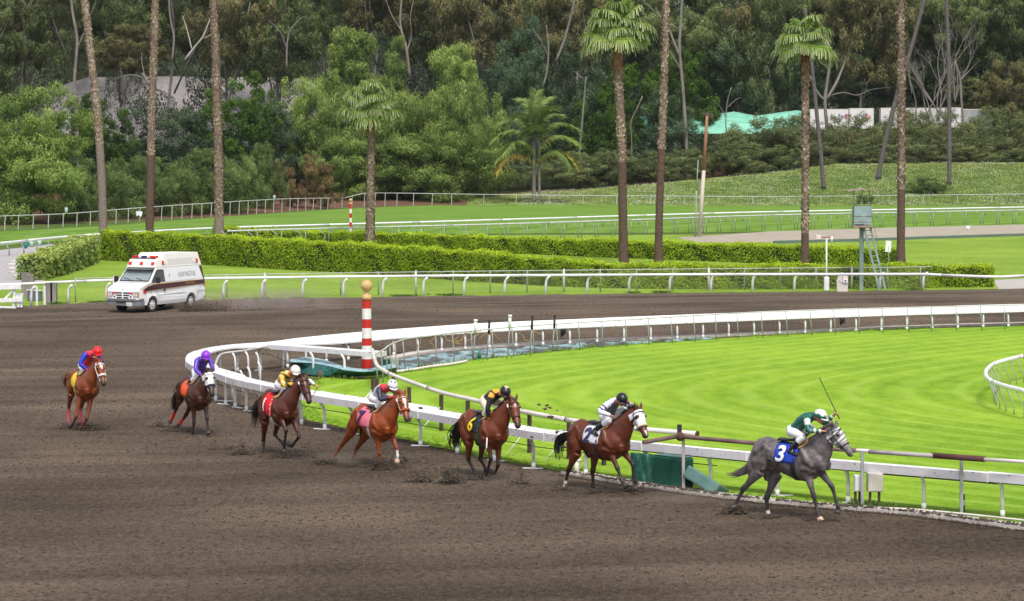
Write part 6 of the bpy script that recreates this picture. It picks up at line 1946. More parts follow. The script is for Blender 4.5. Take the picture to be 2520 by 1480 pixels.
 me.materials.clear(); me.materials.append(M_DAPPLE if spec.get('grey') else M_COAT)
 for p in me.polygons: p.use_smooth = True
 body = link('body', me, root)
 tree_b = BVHTree.FromPolygons([Vector(q) for q in co], [tuple(p.vertices) for p in me.polygons])
 # eyes, nostrils
 for s_ in (1, -1):
  mbb = MB(); mbb.sm = True; mbb.ball(poll + ax * .185 * S + lat * s_ * .110 * S + face * .045 * S, .024, 8, 6); mbb.build('eye', M_BLACKL, root)
  mbb = MB(); mbb.sm = True; mbb.ball(poll + ax * .60 * S + lat * s_ * .050 * S + face * .02 * S, (.013, .013, .02), 8, 6); mbb.build('nostril', M_BLACKL, root)
 # hooves
 for k, a, b, d in hooves:
  mbb = MB(); mbb.sm = True
  mbb.loft([a, a.lerp(b, .5), b, b + d * .012], [(.045, .050), (.055, .062), (.062, .072), (.054, .062)], (0, 1, 0), 12)
  mbb.build('hoof', M_HOOFL if k in spec.get('palehoof', ()) else M_HOOF, root)
 # mane
 r_ = random.Random(int(c[0]) + 3)
 hm = {'black': M_HAIRB, 'grey': M_HAIRG, 'chestnut': M_HAIRC}[spec.get('hair', 'black')]
 mbb = MB()
 crest = [nb + Vector((-.22, 0, .26)), nb.lerp(mid, .5) + Vector((-.10, 0, .20)), mid + Vector((-.08, 0, .145)), mid2 + Vector((-.055, 0, .10)), poll + Vector((-.03, 0, .05)), poll + ax * .06 + face * .07]
 csp = spline(crest, .022)
 for i, p in enumerate(csp):
  for q in range(3):
   side_ = r_.choice([-1, 1]); ln = r_.uniform(.07, .14)
   blow = Vector((-r_.uniform(.3, .9), side_ * r_.uniform(.2, .6), r_.uniform(-.2, .7)))
   a = p + Vector((r_.uniform(-.01, .01), r_.uniform(-.012, .012), -.02)); b = a + blow.normalized() * ln * .6 + Vector((0, 0, .03)); e = b + Vector((blow.x, blow.y, -.5)).normalized() * ln * .6
   mbb.tube([a, b, e], [.011, .009, .002], 4)
 mbb.build('mane', hm, root)
 # tail
 tp = [near(q, Vector((x_, 0, 1.2))) for q, x_ in zip(spec['tail'], spec.get('tailx', (-.85, -1.05, -1.15, -1.2)))]
 tp = [Vector((-.74, 0, 1.38)) * S] + tp
 mbb = MB(); L = len(tp)
 spn = spline(tp, .06)
 tw = spec.get('tailw', 1.0)
 for q in range(spec.get('tailn', 90)):
  off = Vector((r_.gauss(0, 1), r_.gauss(0, 1), r_.gauss(0, 1)))
  endf = r_.uniform(.6, 1.0); m = max(3, int(len(spn) * endf)); pth = []
  for i in range(0, m, 2):
   u_ = i / (len(spn) - 1)
   sp_w = .015 + .10 * tw * math.sin(min(1, u_ * 1.15) * 2.4) ** 1.0
   pth.append(spn[i] + off * sp_w * .5 + Vector((0, 0, -.02 * u_)))
  if len(pth) > 1:
   mbb.tube(pth, [.012 * (1 - .75 * i / (len(pth) - 1)) for i in range(len(pth))], 4)
 mbb.build('tail', hm, root)
 # ---- saddle cloth draped on the back
 def drape(name, x0, x1, zlow, m, out, front_slant=0.0, nx=12, na=26, parent=root, back_slant=0.0):
  vs, fs = [], []
  for i in range(nx + 1):
   for j in range(na + 1):
    g_ = -1 + 2 * j / na
    # distance down each side measured from the spine
    zt = zlow + (1.62 - zlow) * (1 - abs(g_)) ** .8
    u_ = i / nx
    x = x0 + (x1 - x0) * u_ + front_slant * (1 - abs(g_)) * u_ - back_slant * abs(g_) * (1 - u_)
    sgn = 1 if g_ > 0 else -1
    if abs(g_) < .22:
     oo = Vector((x, sgn * abs(g_) / .22 * .13, 2.2)) * S; dd = Vector((0, 0, -1))
    else:
     k_ = (abs(g_) - .22) / .78
     z = 1.46 + (zlow - 1.46) * k_
     oo = Vector((x, sgn * 1.2, z)) * S; dd = Vector((0, -sgn, 0))
    hit = tree_b.ray_cast(oo, dd)
    q = hit[0] + hit[1] * out if hit[0] is not None else oo + dd * 1.0
    vs.append(q)
  for i in range(nx):
   for j in range(na):
    a = i * (na + 1) + j; fs.append((a, a + 1, a + na + 2, a + na + 1))
  me_ = bpy.data.meshes.new(name); me_.from_pydata([tuple(v_) for v_ in vs], [], fs)
  me_.materials.append(m)
  for p in me_.polygons: p.use_smooth = True
  o_ = link(name, me_, parent)
  so = o_.modifiers.new('thick', 'SOLIDIFY'); so.thickness = .010; so.offset = 1
  return o_, vs, fs
 cm = mat('cloth_' + spec['cloth_name'], spec['cloth'], .7, .06, 6.0)
 oc, cv, cf = drape('saddle_cloth', spec.get('clothx0', -.18), .30, spec.get('clothz', 1.11), cm, .016, .06)
 tree_c = BVHTree.FromPolygons([Vector(v_) for v_ in cv], cf)
 if spec.get('number'):
  nm_ = mat('cloth_digit_' + spec['cloth_name'], spec['digit'], .7, .03, 6.0)
  for s_ in (-1, 1):
   tm = text_mesh(spec['number'], 1.0, 0.12, 0, 1.0, .022)
   bmt = bmesh.new(); bmt.from_mesh(tm); bmesh.ops.triangulate(bmt, faces=bmt.faces); [(bmesh.ops.subdivide_edges(bmt, edges=[e_ for e_ in bmt.edges if e_.calc_length() > .07], cuts=1), bmesh.ops.triangulate(bmt, faces=bmt.faces)) for _ in range(4)]
   xs_ = [v_.co.x for v_ in bmt.verts]; ys_ = [v_.co.y for v_ in bmt.verts]
   cx_, cy_ = (min(xs_) + max(xs_)) / 2, (min(ys_) + max(ys_)) / 2; hh_ = max(ys_) - min(ys_)
   k_ = .31 / hh_
   for v_ in bmt.verts:
    # drawn a little bolder and wider than the plain letterform
    x = spec.get('digx', -.03) + (v_.co.x - cx_) * k_ * 1.1 * (-s_) ; z = spec.get('digz', 1.27) + (v_.co.y - cy_) * k_
    if s_ < 0: x = spec.get('digx', -.03) + (v_.co.x - cx_) * k_ * 1.1
    hit = tree_c.ray_cast(Vector((x, s_ * 1.2, z)), Vector((0, -s_, 0)))
    if hit[0] is None: hit = tree_b.ray_cast(Vector((x, s_ * 1.2, z)), Vector((0, -s_, 0)))
    v_.co = (hit[0] + Vector((0, s_ * .034, .006))) if hit[0] is not None else Vector((x, s_ * .3, z))
   bmt.to_mesh(tm); bmt.free(); tm.materials.append(nm_)
   no_ = link('number', tm, oc)
   so = no_.modifiers.new('thick', 'SOLIDIFY'); so.thickness = .012; so.offset = 0
 # saddle towel edge, saddle, girth
 drape('saddle_towel', .26, .38, 1.40, M_PAD, .024, .10, 6, 20)
 mbb = MB(); mbb.sm = True
 mbb.loft([Vector((-.20, 0, 1.525)) * S, Vector((-.08, 0, 1.52)) * S, Vector((.10, 0, 1.525)) * S, Vector((.24, 0, 1.57)) * S], [(.14, .035), (.13, .03), (.10, .03), (.07, .045)], (0, 1, 0), 12)
 mbb.build('saddle', M_BLACKL, root)
 gm = mat('girth_' + spec['cloth_name'], spec.get('girth', (.02, .02, .02)), .6, .1, 6.0)
 ringp = []
 for j in range(29):
  a = math.radians(-20 - 320 * j / 28 + 90 + 0)
  a = math.radians(110 + 320 * j / 28)
  oo = Vector((.24 * S, math.cos(a) * 1.0, 1.13 * S + math.sin(a) * 1.0)); dd = (Vector((.24 * S, 0, 1.13 * S)) - oo).normalized()
  hit = tree_b.ray_cast(oo, dd)
  if hit[0] is not None: ringp.append(hit[0] + hit[1] * .010)
 mbb = MB(); vs_ = []
 for q in ringp: vs_ += [q + Vector((-.05, 0, 0)), q + Vector((.05, 0, 0))]
 mbb.add(vs_, [(i * 2, i * 2 + 1, i * 2 + 3, i * 2 + 2) for i in range(len(ringp) - 1)])
 og = mbb.build('girth', gm, root); so = og.modifiers.new('thick', 'SOLIDIFY'); so.thickness = .012; so.offset = 0
 # ---- bridle
 hw = {u_: (a, b, o_) for u_, a, b, o_ in hs}
 def ring(u_, rr_=.009, k=1.10):
  ks = sorted(hw); a0 = max([q for q in ks if q <= u_]); a1 = min([q for q in ks if q >= u_]); f_ = 0 if a1 == a0 else (u_ - a0) / (a1 - a0)
  w_ = [hw[a0][i] * (1 - f_) + hw[a1][i] * f_ for i in range(3)]
  return [poll + ax * u_ * S + face * (w_[2] + w_[1] * k * math.sin(2 * math.pi * i / 16)) * S + lat * (w_[0] * k * math.cos(2 * math.pi * i / 16)) * S for i in range(17)]
 lc = mat('bridle_' + spec['cloth_name'], spec.get('bridle', (.03, .018, .014)), .5, .1, 6.0)
 mbb = MB(); mbb.sm = True; mbb.tube(ring(.40), .011, 6); mbb.tube(ring(.09), .010, 6)
 for s_ in (0, 8): mbb.tube([ring(.0)[s_], ring(.12)[s_], ring(.28)[s_], ring(.52)[s_]], .010, 6)
 mbb.build('bridle', lc, root)
 if spec.get('noseroll'):
  mbb = MB(); mbb.sm = True; mbb.tube(ring(.38, k=1.16), .032, 8); mbb.build('noseband', mat('noseroll_' + spec['cloth_name'], spec['noseroll'], .8, .1, 6.0), root)
 if spec.get('tagmark'):
  q = ring(.10)[8]
  mbb = MB(); mbb.box(q - lat * .014, (.012, .03, .07), Matrix((lat.cross(ax), lat, ax)).transposed()); mbb.build('head_number', M_WHITEC, root)
 # ---- hood / blinkers
 if spec.get('hood'):
  hc = np.tile(np.array(spec['hood']), (n, 1))
  if spec.get('hoodpat') == 'lines':
   hc[(np.sin(u * 75 + 3 * v / .1) > .45) & (u > .0) & (u < .36)] = (.06, .07, .08)
  if spec.get('hoodpat') == 'mark':
   hc[(np.abs(v) < .045) & (np.abs(u - .11 - .03 * np.sin(v * 60)) < .014) & (w > 0)] = (.08, .07, .15)
  ex = np.minimum(np.hypot(u - .185, v - .098), np.hypot(u - .185, v + .098))
  m_ = (u > -.03) & (u < spec.get('hoodend', .36)) & (np.linalg.norm(rel - np.outer(u, Ax), axis=1) < .23) & (hd | (u > .03)) & (ex > .030)
  shell(me, m_, 'hood', .010, coat_mat('hood_cloth', .8, var=.04), hc, root)
 # ---- leg wraps
 for k, (f0, cc) in spec.get('wraps', {}).items():
  m_ = ((names == k + 'c') & (tt > f0)) | ((names == k + 'p') & (tt < .25))
  shell(me, m_, 'leg_wrap', .008, mat('wrap_' + spec['cloth_name'], cc, .7, .1, 6.0), None, root)
 # return what the rider needs
 bit = [ring(.50)[0], ring(.50)[8]]
 return dict(root=root, M=Mw, Mi=Mi, al=al, base=base, near=near, plane=plane, tree=tree_b, bit=bit, S=S, lat=lat)
def rider(spec, h):
 root = empty('person', tuple(h['base']), -h['al'], spec['rider_label'], 'jockey', None)
 near, plane = h['near'], h['plane']
 root.scale = h['root'].scale
 R = spec['rider']
 T = {'hip': (.02, 0, 1.92), 'sh': (.46, 0, 2.16), 'head': (.72, 0, 2.26), 'kneeR': (.30, -.27, 1.74), 'footR': (.02, -.33, 1.50), 'handR': (.80, -.16, 1.90), 'handL': (.80, .16, 1.90), 'kneeL': (.30, .27, 1.74), 'footL': (.02, .33, 1.50)}
 for k, v in spec.get('riderT', {}).items(): T[k] = v
 q = {}
 for k, t in T.items():
  t = Vector(t)
  q[k] = near(R[k], t) if k in R else t
 # keep the body's own lengths
 d = q['sh'] - q['hip']; q['sh'] = q['hip'] + d.normalized() * min(max(d.length, .44), .52)
 d = q['head'] - q['sh']; q['head'] = q['sh'] + d.normalized() * min(max(d.length, .23), .29)
 ax = (q['sh'] - q['hip']).normalized(); lat = Vector((0, 1, 0)); lat = (lat - ax * lat.dot(ax)).normalized()
 up = ax.cross(lat); up = up if up.z > 0 else -up
 mb = MB(); mb.sm = True
 hip, sh = q['hip'], q['sh']
 mb.loft([hip - ax * .10, hip - ax * .02, hip.lerp(sh, .25), hip.lerp(sh, .55) + up * .03, hip.lerp(sh, .85) + up * .03, sh + ax * .05], [(.09, .08), (.155, .115), (.135, .10), (.150, .115), (.165, .105), (.08, .07)], lat, 16)
 nk0 = sh + ax * .02; hd = q['head']
 mb.tube([nk0, nk0.lerp(hd, .6)], [.058, .052], 10)
 look = Vector(spec.get('look', (.95, 0, -.30))).normalized(); hl = Vector((0, 1, 0)); hl = (hl - look * hl.dot(look)).normalized(); hu = look.cross(hl); hu = hu if hu.z > 0 else -hu
 RM_ = Matrix((look, hl, hu)).transposed()
 mb.ball(hd, (.098, .076, .112), 14, 10, RM_)
 mb.ball(hd + look * .035 - hu * .06, (.062, .055, .062), 12, 8, RM_)
 mb.ball(hd + look * .105 - hu * .018, (.020, .014, .024), 8, 6, RM_)
 mb.ball(hd + look * .088 - hu * .072, (.016, .026, .010), 8, 6, RM_)
 for s_ in (1, -1): mb.ball(hd + hl * s_ * .078 - hu * .01, (.018, .010, .028), 8, 6, RM_)
 bones = [('torso', hip + ax * .08, sh, .12), ('pelvis', hip - ax * .06, hip + ax * .02, .13), ('head', hd - hu * .03, hd + look * .04, .085), ('neck', nk0, nk0.lerp(hd, .5), .05)]
 hands = {}
 for s_, sd in ((1, 'L'), (-1, 'R')):
  S_ = sh + lat * s_ * .165 + up * .0
  hand = q['hand' + sd]
  d = hand - S_; D = d.length; a_, b_ = .29, .255
  if D > a_ + b_ - .015:
   hand = S_ + d.normalized() * (a_ + b_ - .015); D = a_ + b_ - .015; d = hand - S_
  m_ = (a_ * a_ - b_ * b_ + D * D) / (2 * D); hh = math.sqrt(max(0, a_ * a_ - m_ * m_))
  bend = Vector(spec.get('elbow' + sd, (-.5, s_ * .8, -.5))); bend = (bend - d.normalized() * bend.dot(d.normalized())).normalized()
  el = S_ + d.normalized() * m_ + bend * hh
  mb.tube([S_ - lat * s_ * .03, S_.lerp(el, .15), S_.lerp(el, .6), el], [.062, .060, .050, .043], 10)
  mb.tube([el, el.lerp(hand, .3), el.lerp(hand, .8), hand], [.043, .044, .033, .027], 10)
  fd = (hand - el).normalized()
  sl = fd.cross(Vector((0, 0, 1))); sl = sl.normalized() if sl.length > .1 else Vector((0, 1, 0)); dn = fd.cross(sl); dn = dn if dn.z < 0 else -dn
  pc = hand + fd * .045
  mb.loft([hand, hand + fd * .035, hand + fd * .085], [(.026, .018), (.040, .020), (.040, .017)], sl, 10)
  for f_ in range(4):
   o0 = hand + fd * .078 + sl * (-.029 + .0193 * f_); ln = (.030, .034, .032, .026)[f_]
   mb.tube([o0, o0 + fd * ln * .8 + dn * .006, o0 + fd * ln * .9 + dn * .030, o0 + fd * ln * .2 + dn * .042], [.0095, .0092, .0088, .0075], 6)
  tb = hand + fd * .03 - sl * .034
  mb.tube([tb, tb + fd * .025 - sl * .012 + dn * .014, tb + fd * .05 + dn * .034], [.012, .0105, .009], 6)
  bones += [('arm' + sd, S_, el, .055), ('fore' + sd, el, hand, .038), ('hand' + sd, hand + fd * .02, hand + fd * .10, .03)]
  hands[sd] = (hand + fd * .085 + dn * .02, fd, dn)
  # leg
  Hp = hip + lat * s_ * .10 - up * .02
  kn, ft = q['knee' + sd], q['foot' + sd]
  d = kn - Hp
  if d.length > .44: kn = Hp + d.normalized() * .44
  if d.length < .34: kn = Hp + d.normalized() * .34
  d = ft - kn; ft = kn + d.normalized() * min(max(d.length, .36), .42)
  mb.tube([Hp, Hp.lerp(kn, .3), Hp.lerp(kn, .75), kn], [.098, .092, .068, .058], 12)
  mb.tube([kn, kn.lerp(ft, .3) - Vector((.015, 0, 0)), kn.lerp(ft, .8), ft], [.057, .058, .040, .036], 12)
  toe = Vector((.92, s_ * .12, -.16)).normalized()
  mb.loft([ft - toe * .06 - Vector((0, 0, .045)), ft - Vector((0, 0, .04)), ft + toe * .09 - Vector((0, 0, .055)), ft + toe * .17 - Vector((0, 0, .065))], [(.030, .032), (.036, .042), (.042, .030), (.028, .018)], (0, 1, 0), 10)
  bones += [('thigh' + sd, Hp, kn, .08), ('shin' + sd, kn, ft, .05), ('foot' + sd, ft, ft + toe * .14 - Vector((0, 0, .05)), .04)]
  q['ft' + sd] = ft + toe * .07 - Vector((0, 0, .09))
 me = remesh(mb, .0085, 3, .45); me.name = 'person_body'
 co = co_of(me); idx, tt = bone_map(co, bones); names = np.array([b[0] for b in bones])[idx]
 me.materials.clear(); me.materials.append(mat('skin_' + spec['skin_name'], spec['skin'], .5, .08, 8.0))
 for p in me.polygons: p.use_smooth = True
 link('body', me, root)
 n = len(co)
 arm = np.isin(names, ['armL', 'armR', 'foreL', 'foreR'])
 shirt = (names == 'torso') | (np.isin(names, ['armL', 'armR'])) | (np.isin(names, ['foreL', 'foreR']) & (tt < .97)) | ((names == 'neck') & (tt < .45))
 rel = co - np.array(tuple(hip)); along = rel @ np.array(tuple(ax)); side = rel @ np.array(tuple(lat)); height = rel @ np.array(tuple(up))
 col = spec['silks'](names, tt, along, side, height, co, n)
 shell(me, shirt, 'silk_shirt', .011, M_SILK, col, root)
 br = (names == 'pelvis') | np.isin(names, ['thighL', 'thighR']) | (np.isin(names, ['shinL', 'shinR']) & (tt < .42)) | ((names == 'torso') & (along < .12))
 shell(me, br, 'breeches', .008, mat('breeches_' + spec['skin_name'], spec.get('breeches', (.74, .74, .78)), .6, .04, 6.0, bump=.006, bscale=14), None, root)
 for sd in 'LR':
  bt = ((names == 'shin' + sd) & (tt > .38)) | (names == 'foot' + sd)
  shell(me, bt, 'boot', .009, M_BOOT, None, root)
 # helmet
 hm = MB(); hm.sm = True
 hc = hd + hu * .028 - look * .01
 vs = []; nseg, nr = 22, 9
 for i in range(nr + 1):
  th = (math.pi * .56) * i / nr
  for j in range(nseg):
   ph = 2 * math.pi * j / nseg
   vs.append(hc + look * (math.sin(th) * math.cos(ph) * .142) + hl * (math.sin(th) * math.sin(ph) * .118) + hu * (math.cos(th) * .128))
 fs = [(i * nseg + j, (i + 1) * nseg + j, (i + 1) * nseg + (j + 1) % nseg, i * nseg + (j + 1) % nseg) for i in range(nr) for j in range(nseg)]
 hm.add(vs, fs)
 mats_ = [mat('helmet_' + spec['skin_name'], spec['helmet'], .3, .03, 4.0, spec=.5)]
 if spec.get('helmet2'):
  mats_.append(mat('helmet_patch_' + spec['skin_name'], spec['helmet2'], .35, .03, 4.0))
  f0 = spec['helmetf']
  for fi, f_ in enumerate(hm.f):
   i, j = fi // nseg, fi % nseg
   if f0(i / nr, j / nseg): hm.mi[fi] = 1
 ho = hm.build('helmet', mats_, root); so = ho.modifiers.new('thick', 'SOLIDIFY'); so.thickness = .012
 pk = MB(); pk.sm = True
 pts_ = []
 for k_ in range(9):
  a = math.radians(-58 + 116 * k_ / 8)
  e0 = hc + look * math.cos(a) * .140 + hl * math.sin(a) * .116 - hu * .018
  pts_ += [e0, e0 + look * (.055 * math.cos(a)) - hu * .014]
 pk.add(pts_, [(i * 2, i * 2 + 1, i * 2 + 3, i * 2 + 2) for i in range(8)])
 po = pk.build('peak', mats_[0], root); so = po.modifiers.new('thick', 'SOLIDIFY'); so.thickness = .008
 gg = MB(); gg.sm = True
 gg.tube([hd + look * math.cos(a) * (.112) + hl * math.sin(a) * .094 + hu * .018 for a in [math.radians(-95 + 190 * k_ / 12) for k_ in range(13)]], .017, 6)
 gg.build('goggles', M_BLACKL, root)
 # stirrups
 for sd, s_ in (('L', 1), ('R', -1)):
  f_ = q['ft' + sd]
  sm = MB(); sm.sm = True
  sm.tube([f_ + Vector((0, .05, .0)), f_ + Vector((0, .05, .07)), f_ + Vector((0, 0, .13)), f_ + Vector((0, -.05, .07)), f_ + Vector((0, -.05, 0)), f_ + Vector((0, .05, 0))], .006, 5)
  so_ = sm.build('stirrup', M_CHROME, h['root'])
  sm = MB(); sm.tube([f_ + Vector((0, 0, .13)), Vector((.10, s_ * .16, 1.50))], .009, 4); sm.build('stirrup_leather', M_LEATHER, h['root'])
 # reins from the bit to the hands
 for k_, sd in ((0, 'L'), (1, 'R')):
  if spec.get('norein') == sd: continue
  b = h['bit'][k_]; a = hands[sd][0]
  rm = MB(); rm.tube([b, b.lerp(a, .5) - Vector((0, 0, .03)), a], .008, 5); rm.build('rein', M_LEATHER, h['root'])
 if spec.get('whip'):
  sd, d, L = spec['whip']
  a = hands[sd][0]; d = Vector(d).normalized()
  wq = empty('riding_whip', tuple(h['M'] @ a), 0, spec['whip_label'], 'whip')
  wm = MB(); wm.sm = True; R3 = h['M'].to_3x3(); dw = R3 @ d
  wm.tube([-dw * .12, dw * .08, dw * L * .8, dw * L], [.012, .011, .008, .013], 6); wm.build('shaft', M_BLACKL, wq)
  if spec.get('whip_band'): wm = MB(); wm.sm = True; wm.tube([dw * .36, dw * .62], .017, 6); wm.build('white_band', M_WHITEC, wq)
 return root
# ---------------------------------------------------------------- silks
def C(*a): return np.array(a, float)
def silks_green(nm, t, al, si, he, co, n):
 c = np.tile(C(.010, .11, .075), (n, 1)); w = C(.60, .62, .58)
 arm = np.isin(nm, ['armL', 'armR', 'foreL', 'foreR'])
 c[np.isin(nm, ['armL', 'armR']) & (t > .15) & (t < .62)] = w
 c[np.isin(nm, ['foreL', 'foreR']) & (np.sin(t * 16) > .1)] = w
 c[(nm == 'torso') & (al > .15) & (al < .30) & (np.abs(si) < .05 + .03 * np.sin(al * 60)) & (he > .05)] = C(.35, .45, .42)
 return c
def silks_bw(nm, t, al, si, he, co, n):
 c = np.tile(C(.70, .69, .82), (n, 1)); k = C(.03, .02, .09)
 c[np.isin(nm, ['armL', 'armR']) & (((t > .42) & (t < .56)) | ((t > .72) & (t < .86)))] = k
 c[(nm == 'torso') & (he < -.02) & (al > .1)] = C(.10, .10, .14)
 c[(nm == 'torso') & (he > .09) & (al > .38)] = k
 return c
def silks_black(nm, t, al, si, he, co, n):
 c = np.tile(C(.014, .014, .022), (n, 1)); o = C(.75, .36, .02)
 c[(nm == 'torso') & (al > .36) & (he > .03) & (np.abs(si) < .10)] = o
 c[np.isin(nm, ['armL', 'armR']) & (t < .22)] = o
 c[np.isin(nm, ['foreL', 'foreR']) & (t > .84) & (np.sin(t * 90) > 0)] = o
 return c
def silks_pink(nm, t, al, si, he, co, n):
 c = np.tile(C(.74, .72, .76), (n, 1)); k = C(.035, .035, .06)
 c[np.isin(nm, ['armL', 'armR', 'foreL', 'foreR'])] = k
 c[np.isin(nm, ['foreL', 'foreR']) & (t > .80)] = C(.75, .02, .01)
 c[(nm == 'neck') | ((nm == 'torso') & (al > .45))] = C(.6, .02, .03)
 return c
def silks_gold(nm, t, al, si, he, co, n):
 c = np.tile(C(.80, .42, .02), (n, 1)); k = C(.01, .07, .05)
 p = np.sin(co[:, 0] * 26) * np.sin(co[:, 2] * 30 + co[:, 1] * 22)
 c[p > .42] = k
 c[p < -.72] = C(.6, .62, .6)
 c[np.isin(nm, ['foreL']) & (t > .3)] = C(.66, .68, .72)
 return c
def silks_purple(nm, t, al, si, he, co, n):
 return np.tile(C(.11, .045, .42), (n, 1))
def silks_redblue(nm, t, al, si, he, co, n):
 c = np.tile(C(.70, .01, .05), (n, 1))
 c[np.isin(nm, ['armL', 'armR', 'foreL', 'foreR'])] = C(.015, .03, .45)
 c[np.isin(nm, ['foreL', 'foreR']) & (t > .82)] = C(.6, .01, .03)
 c[(nm == 'torso') & (he > .08) & (np.hypot(al - .33, si) < .07)] = C(.8, .5, .2)
 return c
Z4 = (2060, 1080, 3.218); ZA = (1300, 1110, 5.104); ZB = (710, 1050, 5.104); ZC = (940, 1090, 5.104); ZD = (1590, 1130, 4.773); Z1 = (150, 960, 4.353)
BAY = (.13, .032, .010); DKBAY = (.062, .022, .012); CHEST = (.26, .075, .018); BLACKP = (.018, .013, .013)
